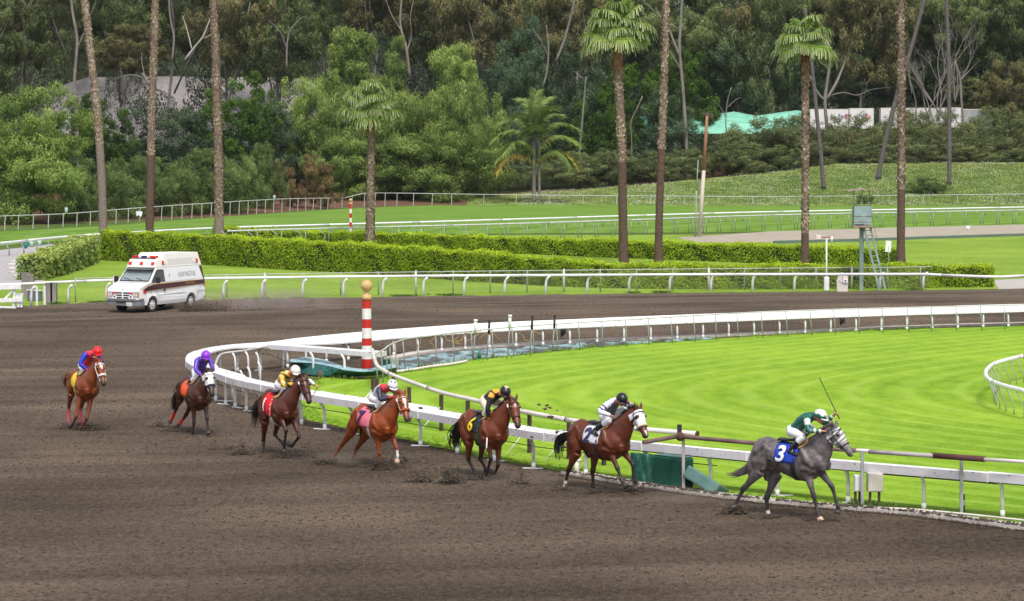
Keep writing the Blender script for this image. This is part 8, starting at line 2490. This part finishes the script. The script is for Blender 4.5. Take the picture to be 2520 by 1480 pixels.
# wrinkled skirt leaning against it
c0, c1 = G(1549, 1194), G(1600, 1200); vs = []; r_ = random.Random(6)
for i in range(13):
 q = c0.lerp(c1, i / 12)
 for j in range(9):
  w = j / 8; p = q + v * (.10 + .25 * w) + Vector((-.22 * w * (1 - i / 12) * 1.0, 0, hz * w * .97)); p = p + Vector((r_.uniform(-.012, .012), r_.uniform(-.035, .035) + .03 * math.sin(i * 1.7 + j), 0)); vs.append(tuple(p))
mb = MB(); mb.sm = True; mb.add(vs, [(i * 9 + j, (i + 1) * 9 + j, (i + 1) * 9 + j + 1, i * 9 + j + 1) for i in range(12) for j in range(8)])
o = mb.build('loose_skirt', M_PADG, t, world=True); so = o.modifiers.new('thick', 'SOLIDIFY'); so.thickness = .05
p = G(1738, 1214); t = empty('crash_pad', tuple(p), 0, 'teal vinyl slab tipped onto one corner beside the big green block', 'crash pad')
mb = MB(); mb.box((0, .1, .22), (.95, .62, .30), Matrix.Rotation(math.radians(-38), 3, 'Z') @ Matrix.Rotation(math.radians(24), 3, 'Y') @ Matrix.Rotation(math.radians(-22), 3, 'X')); mb.build('block', M_PADT, t, bevel=.04)
mb = MB(); mb.sm = True; b = G(1419, 1172); mb.tube([b, b + Vector((0, 0, .34))], .06, 10); mb.tube([b + Vector((0, 0, .36)), b + Vector((.12, 0, .40))], .03, 8)
single(mb, 'white_stub_post', M_PINKPIPE, tuple(b), 'short thick white stub post at the turf edge behind the white hooded bay', 'post')
# gauge on the old rail post
b = G(2370, 1262); t = empty('sprinkler_valve', tuple(b), 0, 'black and white valve standing beside the old rail post', 'valve')
mb = MB(); mb.sm = True; mb.tube([(0, 0, 0), (0, 0, .16)], .04, 10); mb.build('base', M_BLK, t); mb = MB(); mb.sm = True; mb.tube([(0, 0, .16), (0, 0, .28)], .05, 10); mb.build('collar', M_WHITEC, t); mb = MB(); mb.sm = True; mb.tube([(0, 0, .28), (0, 0, .40)], .035, 10); mb.build('cap', M_BLK, t)
# ================================================================ lookout tower
M_TEAL = mat('faded_teal_paint', (.16, .25, .23), .7, .15, 1.5, color2=(.29, .40, .38)); M_TEALW = mat('teal_wood', (.13, .21, .19), .85, .25, 2.0, color2=(.28, .34, .30), stretch=(1, 1, .3)); M_RUST = mat('rusty_sheet', (.20, .11, .08), .8, .3, 3.0, color2=(.42, .33, .29))
b = G(2120, 715); Y = b.y; t = empty('lookout_tower', tuple(b), 0, 'small teal lookout tower with a box cabin, ladder and thin flat roof', 'tower')
def px(x, y, dy=0): return P(x, y, Y + dy)
s = FPX / Y
def boxpx(name, x0, x1, y0, y1, d, m, dy=0, bev=.01):
 c = (px(x0, y0) + px(x1, y1)) / 2; c.y += dy
 mb = MB(); mb.box(c, ((x1 - x0) / s, d, (y1 - y0) / s)); return mb.build(name, m, t, world=True, bevel=bev)
cab = boxpx('cabin', 2099.5, 2142, 508, 553, .95, M_TEAL)
for y in (531, 545): q = boxpx('batten', 2099, 2142.5, y, y + 1.5, .99, M_RUST, 0, 0)
boxpx('platform', 2096, 2146, 555, 560, 1.1, M_RUST)
boxpx('dark_gap', 2102, 2124, 551.5, 555, .9, M_BLK, -.04, 0)
for x in (2102, 2121, 2141):
 mb = MB(); mb.tube([px(x, 509, -.4 if x == 2121 else .3), px(x + (1 if x == 2121 else -1), 467, 0)], .022, 6); mb.build('roof_post', M_TEALW, t, world=True)
mb = MB(); c = px(2121, 465); vs = []
for dx, dz in ((-.88, -.10), (0, .02), (.86, -.08)):
 for dy in (-.7, .7): vs.append(c + Vector((dx, dy, dz)))
mb.add(vs, [(0, 2, 3, 1), (2, 4, 5, 3)]); o = mb.build('roof', M_RUST, t, world=True); so = o.modifiers.new('thick', 'SOLIDIFY'); so.thickness = .05
boxpx('main_column', 2115, 2124.5, 560, 716, .22, M_TEALW)
for x0, x1, w in ((2126, 2164, .055), (2142, 2179, .055)):
 mb = MB(); mb.tube([px(x0, 560, -.3), px(x1, 715, -.9)], w, 4); mb.build('ladder_rail', M_TEALW, t, world=True)
for k in range(12):
 u = (k + .6) / 12.5; a = px(2126 + 38 * u, 560 + 155 * u, -.3 - .6 * u); b2 = px(2142 + 37 * u, 560 + 155 * u, -.3 - .6 * u)
 mb = MB(); mb.tube([a, b2], .025, 6); mb.build('rung', M_TEALW, t, world=True)
mb = MB(); mb.tube([px(2142, 509), px(2160, 600, 1), px(2183, 672, 2.5)], .012, 4); mb.build('guy_wire', M_GREYPOST, t, world=True)
# speaker pole with rusty arm
b = G(2034, 717); Y = b.y; t = empty('camera_pole', tuple(b), 0, 'slim white pole with a rusty cross arm and white base behind the outer rail', 'pole')
mb = MB(); mb.sm = True; mb.tube([b, P(2034, 588, Y)], .045, 8); mb.build('pole', M_WHITE, t, world=True)
mb = MB(); mb.box((P(2034, 716, Y) + P(2034, 682, Y)) / 2, (.30, .24, .8)); mb.build('base', M_WHITE, t, world=True, bevel=.06)
mb = MB(); mb.tube([P(2014, 584, Y), P(2028, 585, Y), P(2048, 583, Y)], .035, 6); mb.build('cross_arm', mat('rust_orange', (.42, .13, .04), .8, .2), t, world=True)
mb = MB(); mb.box(P(2014, 584, Y), (.28, .2, .24)); mb.build('lamp_head', M_PINKPIPE, t, world=True, bevel=.02)
mb = MB(); mb.sm = True; mb.tube([P(2047, 582, Y), P(2047, 597, Y)], .06, 8); mb.build('speaker_horn', M_WHITE, t, world=True)
# cabinet
b = G(2072, 718); Y = b.y; t = empty('electric_cabinet', tuple(b), 0, 'cream slope sided electric cabinet with a meter behind the outer rail', 'cabinet')
s = FPX / Y
mb = MB(); w = 27 / s; vs = []
for dy in (-.2, .2):
 for x, z in ((-w / 2, 0), (w / 2, 0), (w / 2, .93), (-w / 2 + .18, .93), (-w / 2, .6)): vs.append((x, dy, z))
mb.add(vs, [(0, 1, 2, 3, 4), (9, 8, 7, 6, 5), (0, 5, 6, 1), (1, 6, 7, 2), (2, 7, 8, 3), (3, 8, 9, 4), (4, 9, 5, 0)]); mb.build('casing', mat('cream_metal', (.60, .55, .50), .6, .08), t, bevel=.015)
mb = MB(); mb.box((.16, -.24, .62), (.26, .08, .22)); q = mb.build('meter', M_WHITE, t, bevel=.01)
mb = MB(); mb.box((.15, -.285, .62), (.08, .012, .08)); mb.build('dial', M_BLK, q)
mb = MB(); mb.sm = True; mb.tube([(-.05 + .14 * math.sin(a_), -.22, .68 + .16 * math.cos(a_)) for a_ in [2 * math.pi * k / 14 for k in range(12)]], .012, 5); mb.build('cable', M_GREYRAIL, t)
# sign board behind the second hedge
b = G(2188, 664); Y = b.y; t = empty('sign_board', tuple(b), 0, 'blank white board on a post at the end of the darker hedge', 'sign')
mb = MB(); c = (P(2186, 594, Y) + P(2186, 620, Y)) / 2; mb.box(c, (.38, .05, .75), Matrix.Rotation(.06, 3, 'Y')); mb.build('board', M_WHITEC, t, world=True, bevel=.01)
mb = MB(); mb.tube([b, c], .03, 6); mb.build('post', M_GREYPOST, t, world=True)
# bins and buckets
for x, y, hgt, rad, col_, lb in [(63, 612, .50, .17, (.01, .16, .20), 'small teal bin on the service road, darkest of the three'), (78, 609, .62, .19, (.34, .50, .42), 'pale green bin in the middle of the three on the road'), (97, 606, .56, .18, (.38, .54, .47), 'pale green bin furthest along the service road')]:
 b = G(x, y); t = empty('litter_bin', tuple(b), 0, lb, 'bin', 'bins on the service road')
 m_ = mat('bin_' + str(x), col_, .6, .1)
 mb = MB(); mb.sm = True; mb.tube([(0, 0, 0), (0, 0, hgt)], [rad * .9, rad], 14); mb.build('drum', m_, t); mb = MB(); mb.sm = True; mb.tube([(0, 0, hgt), (0, 0, hgt + .03)], rad * 1.08, 14); mb.build('rim', m_, t)
b = G(2382, 568); mb = MB(); mb.sm = True; mb.tube([b, b + Vector((0, 0, .48))], [.15, .20], 14); t = single(mb, 'bucket', M_WHITEC, tuple(b), 'white bucket standing by the far grey rail', 'bucket')
# utility pole with wires
b = G(1721, 583); Y = b.y; t = empty('utility_pole', tuple(b), 0, 'wooden utility pole, whitewashed below and rusty brown above, by the sandy path', 'pole')
mb = MB(); mb.sm = True; mb.tube([b, P(1732, 420, Y)], [.20, .165], 12); mb.build('lower_pole', mat('whitewashed_wood', (.38, .33, .28), .9, .15, 1.0, color2=(.60, .55, .48), stretch=(1, 1, .2)), t, world=True)
mb = MB(); mb.sm = True; mb.tube([P(1732, 420, Y), P(1740, 285, Y)], [.165, .14], 12); mb.build('upper_pole', mat('brown_wood', (.17, .075, .04), .9, .3, 1.0, color2=(.34, .17, .10), stretch=(1, 1, .2)), t, world=True)
mb = MB(); mb.tube([P(1726, 279, Y), P(1756, 284, Y)], .08, 4); mb.tube([P(1732, 272, Y), P(1732, 284, Y)], .09, 6); mb.tube([P(1750, 275, Y), P(1752, 292, Y)], .09, 6); mb.build('crossarm', M_BROWNPOST, t, world=True)
for x1, y1, sg in ((2700, 372, .5), (2700, 392, 2.0)):
 p0 = P(1744, 290, Y); p1 = P(x1, y1, Y - 20); q = [p0.lerp(p1, k / 24) - Vector((0, 0, sg * 4 * (k / 24) * (1 - k / 24))) for k in range(25)]
 mb = MB(); mb.tube(q, .009, 4); mb.build('wire', M_BROWNPOST, t, world=True)
b = G(1711, 584); Y = b.y; mb = MB(); mb.sm = True; mb.tube([b, P(1714, 470, Y)], .07, 8); mb.tube([P(1714, 470, Y), P(1718, 395, Y)], .05, 8)
single(mb, 'steel_post', M_GREYPOST, tuple(b), 'slim grey steel post right next to the utility pole'.replace('right next to', 'close beside'), 'post')
# ================================================================ trailers and green mound on the fill
M_TRL = mat('trailer_white', (.62, .60, .60), .4, .05, .5, color2=(.72, .70, .70)); M_PURP = mat('letter_purple', (.08, .03, .16), .5); M_ORNG = mat('letter_orange', (.60, .06, .03), .5)
def trailer(x0, x1, ytop, Y, label, m=M_TRL, h=3.6, text=None, red=None):
 a, b = P(x0, ytop, Y), P(x1, ytop, Y)
 t = empty('trailer', ((a.x + b.x) / 2, Y, a.z - h - .9), 0, label, 'trailer', 'trailers parked on the high ground')
 L = b.x - a.x
 mb = MB(); mb.box((0, 1.25, .9 + h / 2), (L, 2.5, h)); mb.build('box_body', m, t, bevel=.04)
 n = max(3, int(L / 2.4))
 for k in range(n + 1):
  x = -L / 2 + L * k / n; mb = MB(); mb.box((x, -.02, .9 + h / 2), (.05, .05, h - .1)); mb.build('rib', m, t)
 mb = MB(); mb.box((0, 1.25, h + .93), (L + .05, 2.55, .12)); mb.build('roof_rail', M_PINKPIPE, t)
 for x in (-L / 2 + 1.0, L / 2 - 1.2):
  for dx in (0, 1.1):
   if abs(x + dx) > L / 2: continue
   mb = MB(); mb.sm = True; mb.tube([(x + dx, .1, .5), (x + dx, .4, .5)], .5, 14); mb.build('wheel', M_TYRE, t)
 if text:
  for body, m_, dx in ((('Fed', M_PURP, 0), ('Ex', M_ORNG, 1)) if True else ()):
   tm = text_mesh(body, 1.15, 0, .01)
   lo_, hi_ = min(v.co.x for v in tm.vertices), max(v.co.x for v in tm.vertices)
   cx_ = (P(text, 285, Y).x - t.location.x) + .12; zz_ = P(text, 287, Y).z - t.location.z
   for v in tm.vertices: v.co = (cx_ + (v.co.x - (hi_ if dx == 0 else lo_)) * .85 + (-.02 if dx == 0 else .02), -.06 - v.co.z, zz_ + v.co.y)
   tm.materials.append(m_); link('lettering', tm, t)
 if red:
  p0, p1 = P(red[0], red[1], Y), P(red[2], red[3], Y); c = (p0 + p1) / 2 - t.location
  mb = MB(); mb.box((c.x, -.05, c.z), (abs(p1.x - p0.x), .04, abs(p1.z - p0.z))); mb.build('red_panel', M_ORNG, t)
 return t
trailer(1994, 2088, 270, 440, 'white trailer with dark purple lettering just past the green mound', text=2080)
trailer(2091, 2150, 268, 440.6, 'short white trailer with purple and orange lettering beside the leaning palm', text=2130)
trailer(2168, 2326, 267, 440, 'long white trailer with an orange red panel behind the tallest trunk', red=(2227, 282, 2248, 289.5))
trailer(2330, 2366, 266, 440.5, 'short white trailer behind the straight dark palm trunk')
trailer(2369, 2442, 270, 440, 'dull grey trailer standing last in the row', m=mat('trailer_grey', (.22, .24, .24), .6, .1, .5, color2=(.36, .37, .36)))
# mound under green sheeting
prof = [(1575, 287), (1610, 284), (1650, 290), (1700, 293), (1742, 290), (1770, 280), (1806, 275), (1840, 281), (1862, 285), (1885, 282), (1925, 276), (1960, 272), (1990, 276)]
vs = []; r_ = random.Random(8)
for x, y in prof:
 top = P(x, y, 441)
 for k in range(7):
  u = k / 6; q = P(x, y + (330 - y) * u, 441 - 9 * u); vs.append((q.x, q.y + (r_.uniform(-.5, .5)), q.z + .9 * math.sin(u * 3.1) + r_.uniform(-.25, .25) * (0 < k < 6)))
 vs.append((top.x, top.y + 8, top.z - 3))
fs = [(i * 8 + k, i * 8 + k + 1, (i + 1) * 8 + k + 1, (i + 1) * 8 + k) for i in range(len(prof) - 1) for k in range(6)] + [(i * 8, (i + 1) * 8, (i + 1) * 8 + 7, i * 8 + 7) for i in range(len(prof) - 1)]
mb = MB(); mb.sm = True; mb.add(vs, fs)
single(mb, 'covered_mound', mat('mint_sheeting', (.14, .42, .30), .55, .12, .5, color2=(.26, .58, .44), bump=.1, bscale=1.5), tuple(P(1806, 320, 436)), 'mound covered by bright mint green sheeting among the trees', 'mound')
# small white house parts at the foot of the grey slope
for x0, x1, y0, y1, lb in [(160, 188, 283, 297, 'low white shed glimpsed behind the weeping pepper tree'), (196, 226, 280, 292, 'small white roof glimpsed beside the first palm')]:
 a, b = P(x0, y0, 480), P(x1, y1, 480); t = empty('shed', ((a.x + b.x) / 2, 481.5, b.z - 1), 0, lb, 'shed')
 w = b.x - a.x; h = a.z - b.z + 1
 mb = MB(); mb.box((0, 0, h / 2), (w, 3, h)); mb.build('wall', M_WHITEC, t)
 mb = MB(); mb.box((0, 0, h + .08), (w + .4, 3.4, .16)); mb.build('roof', M_PINKPIPE, t)
# ================================================================ at the left edge
t = empty('barrier', tuple(G(28, 758)), 0, 'white wooden barrier with two boards and slanted legs at the end of the outer rail', 'barrier')
Yb = G(28, 758).y - 1.0
def q(x, y, dy=0): return P(x, y, Yb + dy)
for (x0, y0, x1, y1, w, h) in ((-60, 708, 52, 706, .08, .26), (-60, 742, 56, 738, .08, .20)):
 mb = MB(); a, b = q(x0, y0), q(x1, y1); mb.box((a + b) / 2, ((b - a).length, w, h), Matrix.Rotation(-math.atan2(b.z - a.z, b.x - a.x), 3, 'Y')); mb.build('board', M_WHITE, t, world=True, bevel=.01)
for x0, y0, x1, y1 in ((37, 712, 33, 757), (33, 714, 10, 738), (-10, 712, -14, 757), (45, 745, 46, 757), (52, 745, 53, 757)):
 mb = MB(); mb.tube([q(x0, y0, .1), q(x1, y1, .1)], .05, 4); mb.build('leg', M_WHITE, t, world=True)
mb = MB(); mb.tube([q(-60, 754, .2), q(40, 757, -.1)], .05, 4); mb.build('foot_beam', M_WHITE, t, world=True)
mb = MB(); mb.box((q(40, 735, .3) + q(54, 735, .3)) / 2, (.40, .3, .52)); mb.build('box', M_WHITE, t, world=True, bevel=.02)
t = prop_box('storage_bin', 'dark blue grey bin with a pale lid near the wooden posts', 86, 741, .74, .52, .5, mat('slate_bin', (.10, .11, .14), .6, .1), .1)
mb = MB(); mb.box((0, 0, .56), (.84, .6, .05), Matrix.Rotation(.06, 3, 'Y')); mb.build('lid', mat('pale_lid', (.40, .42, .40), .6, .1), t, bevel=.01)
r_ = random.Random(12)
for k, (x, yb_, w) in enumerate([(66, 727, .5), (74, 734, .45), (122, 748, .35), (133, 748, .3)]):
 b = G(x, yb_); mb = MB(); mb.box(b + Vector((0, 0, .62 if k < 2 else .55)), (w, .4, 1.24 if k < 2 else 1.1)); o = single(mb, 'timber_post', mat('grey_timber', (.13, .11, .11), .9, .25, 2.0, color2=(.30, .27, .26), stretch=(1, 1, .3)), tuple(b), ['squared grey timber post at the end of the loose hedge', 'second squared grey timber post by the loose hedge', 'pale timber post just before the chain link fence', 'slimmer pale timber post against the chain link fence'][k], 'post')
# white stones round the road end
for k, (x, y) in enumerate([(28, 652), (30, 662), (36, 672), (45, 681), (56, 688), (36, 645)]):
 b = G(x, y); mb = MB(); mb.ball(b + Vector((0, 0, .03)), (.42, .26, .10), 9, 6)
 single(mb, 'edging_stone', M_KERB, tuple(b), 'pale flat stone edging the end of the service road by the loose hedge', 'stone', 'edging stones at the road end')
# things on the boundary fence
for x, y0, y1, lb in [(163, 511, 527, 'small pale green cover sticking up on the boundary fence near the pepper tree'), (675, 481, 494, 'small pale green cover on the boundary fence near the domed shrub'), (1470, 532, 548, 'small pale green box on the far white rail behind the big fan palm')]:
 g_ = G(x, interp(foot, x)); Yf = g_.y; a, b = P(x, y0, Yf), P(x, y1, Yf); mb = MB(); mb.sm = True; mb.tube([b, a], .17, 8)
 single(mb, 'valve_cover', mat('mint_cover', (.30, .42, .36), .6, .1), tuple(b), lb, 'cover')
g_ = G(338, interp(foot, 338)); mb = MB(); a = P(334, 520, g_.y - .1)
mb.add([a, P(351, 521, g_.y - .1), P(348, 534, g_.y - .15), P(341, 530, g_.y - .1), P(336, 532, g_.y - .12)], [(0, 1, 2, 3, 4)])
o = single(mb, 'rag', M_WHITEC, tuple(a), 'torn white rag tied to the boundary fence between the first two palms', 'cloth'); so = o.modifiers.new('thick', 'SOLIDIFY'); so.thickness = .02
# weeds along the outer rail
wd = []
for x, y, nn, sc in [(998, 731, 60, .35), (1102, 729, 60, .35), (645, 738, 30, .3), (735, 737, 30, .25), (1630, 722, 40, .25), (1560, 723, 20, .2), (250, 747, 40, .3), (240, 748, 30, .3), (140, 750, 40, .3), (2640, 712, 10, .3), (2243, 715, 40, .3), (2128, 1252, 50, .18), (2112, 1254, 30, .18), (2172, 1257, 25, .2), (2300, 1270, 14, .2)]:
 for k in range(nn): g_ = G(x, y); wd.append(g_ + Vector((rr3.gauss(0, sc), rr3.gauss(0, sc * .4), 0)))
grass_tufts('weeds', wd, .15, leaf_mat('weed_leaf', (.03, .07, .01), (.14, .22, .04), .3), 6, 9, 'tufts of weeds growing at the foot of rails and boxes')
# ================================================================ clods and dust kicked up by the horses
pts, szs = [], []
r = np.random.default_rng(50)
def burst(x, y, n, spread, hgt, s0=.012, s1=.042):
 g_ = G(x, y); n = int(n * 1.5); hgt *= 1.4
 for k in range(n):
  u = r.random() ** 2
  pts.append((g_.x + r.normal(0, spread), g_.y + r.normal(0, spread * .6), .015 + hgt * u)); szs.append(r.uniform(s0, s1) * (1 - .4 * u))
for a_ in [(127, 1044, 50, .14, .30), (180, 1055, 110, .2, .12), (220, 1060, 120, .22, .12), (395, 1052, 60, .14, .28), (430, 1062, 90, .25, .10), (598, 1120, 120, .18, .30), (560, 1108, 50, .25, .2), (700, 1128, 120, .3, .12), (740, 1125, 40, .25, .25), (800, 1144, 120, .16, .10),
   (865, 1150, 60, .2, .06), (935, 1158, 140, .12, .35), (1030, 1188, 130, .18, .22), (1105, 1192, 220, .16, .30), (1165, 1182, 80, .3, .08), (1278, 1193, 60, .12, .28), (1385, 1208, 80, .2, .1), (1460, 1214, 90, .2, .1), (1545, 1210, 60, .2, .1), (1808, 1266, 240, .14, .14), (1890, 1276, 60, .2, .05), (2015, 1282, 70, .2, .06), (990, 1140, 40, .2, .2)]:
 burst(*a_)
o = link('kicked_dirt', ico_lumps('kicked_dirt', np.array(pts), np.array(szs), M_CLOD, 8)); tag(o, 'clods of dark dirt kicked up round the horses hooves', 'dirt', kind='stuff')
fl = []; fs_ = []
Yh = G(1380, 1200).y
for k in range(150):
 x = r.uniform(1255, 1400); y = r.uniform(1000, 1150); p = P(x, y, Yh + r.uniform(-.5, .8)); fl.append(tuple(p)); fs_.append(r.uniform(.006, .02))
for x, y in [(1344, 998), (1352, 1004), (1340, 1008), (1355, 1026), (1357, 1030), (1328, 996), (1385, 1100), (990, 998), (960, 1000), (1035, 1005), (1370, 1062), (1310, 1075)]:
 for k in range(5): p = P(x + r.normal(0, 2.5), y + r.normal(0, 1.5), Yh); fl.append(tuple(p)); fs_.append(r.uniform(.02, .04))
o = link('flying_clods', ico_lumps('flying_clods', np.array(fl), np.array(fs_), M_CLOD, 18)); tag(o, 'crumbs of dirt flying through the air behind the white hooded bay', 'dirt', kind='stuff')
for x, y, lb in [(160, 1052, 'thin dust behind the trailing chestnut horse'), (440, 1050, 'thin dust behind the brown horse in the white hood'), (640, 1108, 'thin dust behind the dark bay horse'), (870, 1140, 'thin dust behind the bright chestnut horse'), (1300, 1190, 'thin dust behind the white hooded bay'), (1690, 1240, 'thin dust drifting behind the grey horse')]:
 g_ = G(x, y); dust((g_.x, g_.y, .16), (2.4, 1.0, .6), DM3, lb)
# ================================================================ the slightly milky air of an overcast day
m = bpy.data.materials.new('haze'); m.use_nodes = True
nt = m.node_tree; nt.nodes.clear()
o_ = nt.nodes.new('ShaderNodeOutputMaterial'); v_ = nt.nodes.new('ShaderNodeVolumePrincipled')
v_.inputs['Color'].default_value = (.86, .92, .95, 1); v_.inputs['Density'].default_value = .000038; v_.inputs['Anisotropy'].default_value = 0.0
nt.links.new(v_.outputs[0], o_.inputs['Volume'])
mb = MB(); mb.box((0, 640, 49), (3100, 1900, 102))
hz = mb.build('haze', m); tag(hz, 'thin pale haze in the air', 'haze', kind='stuff')
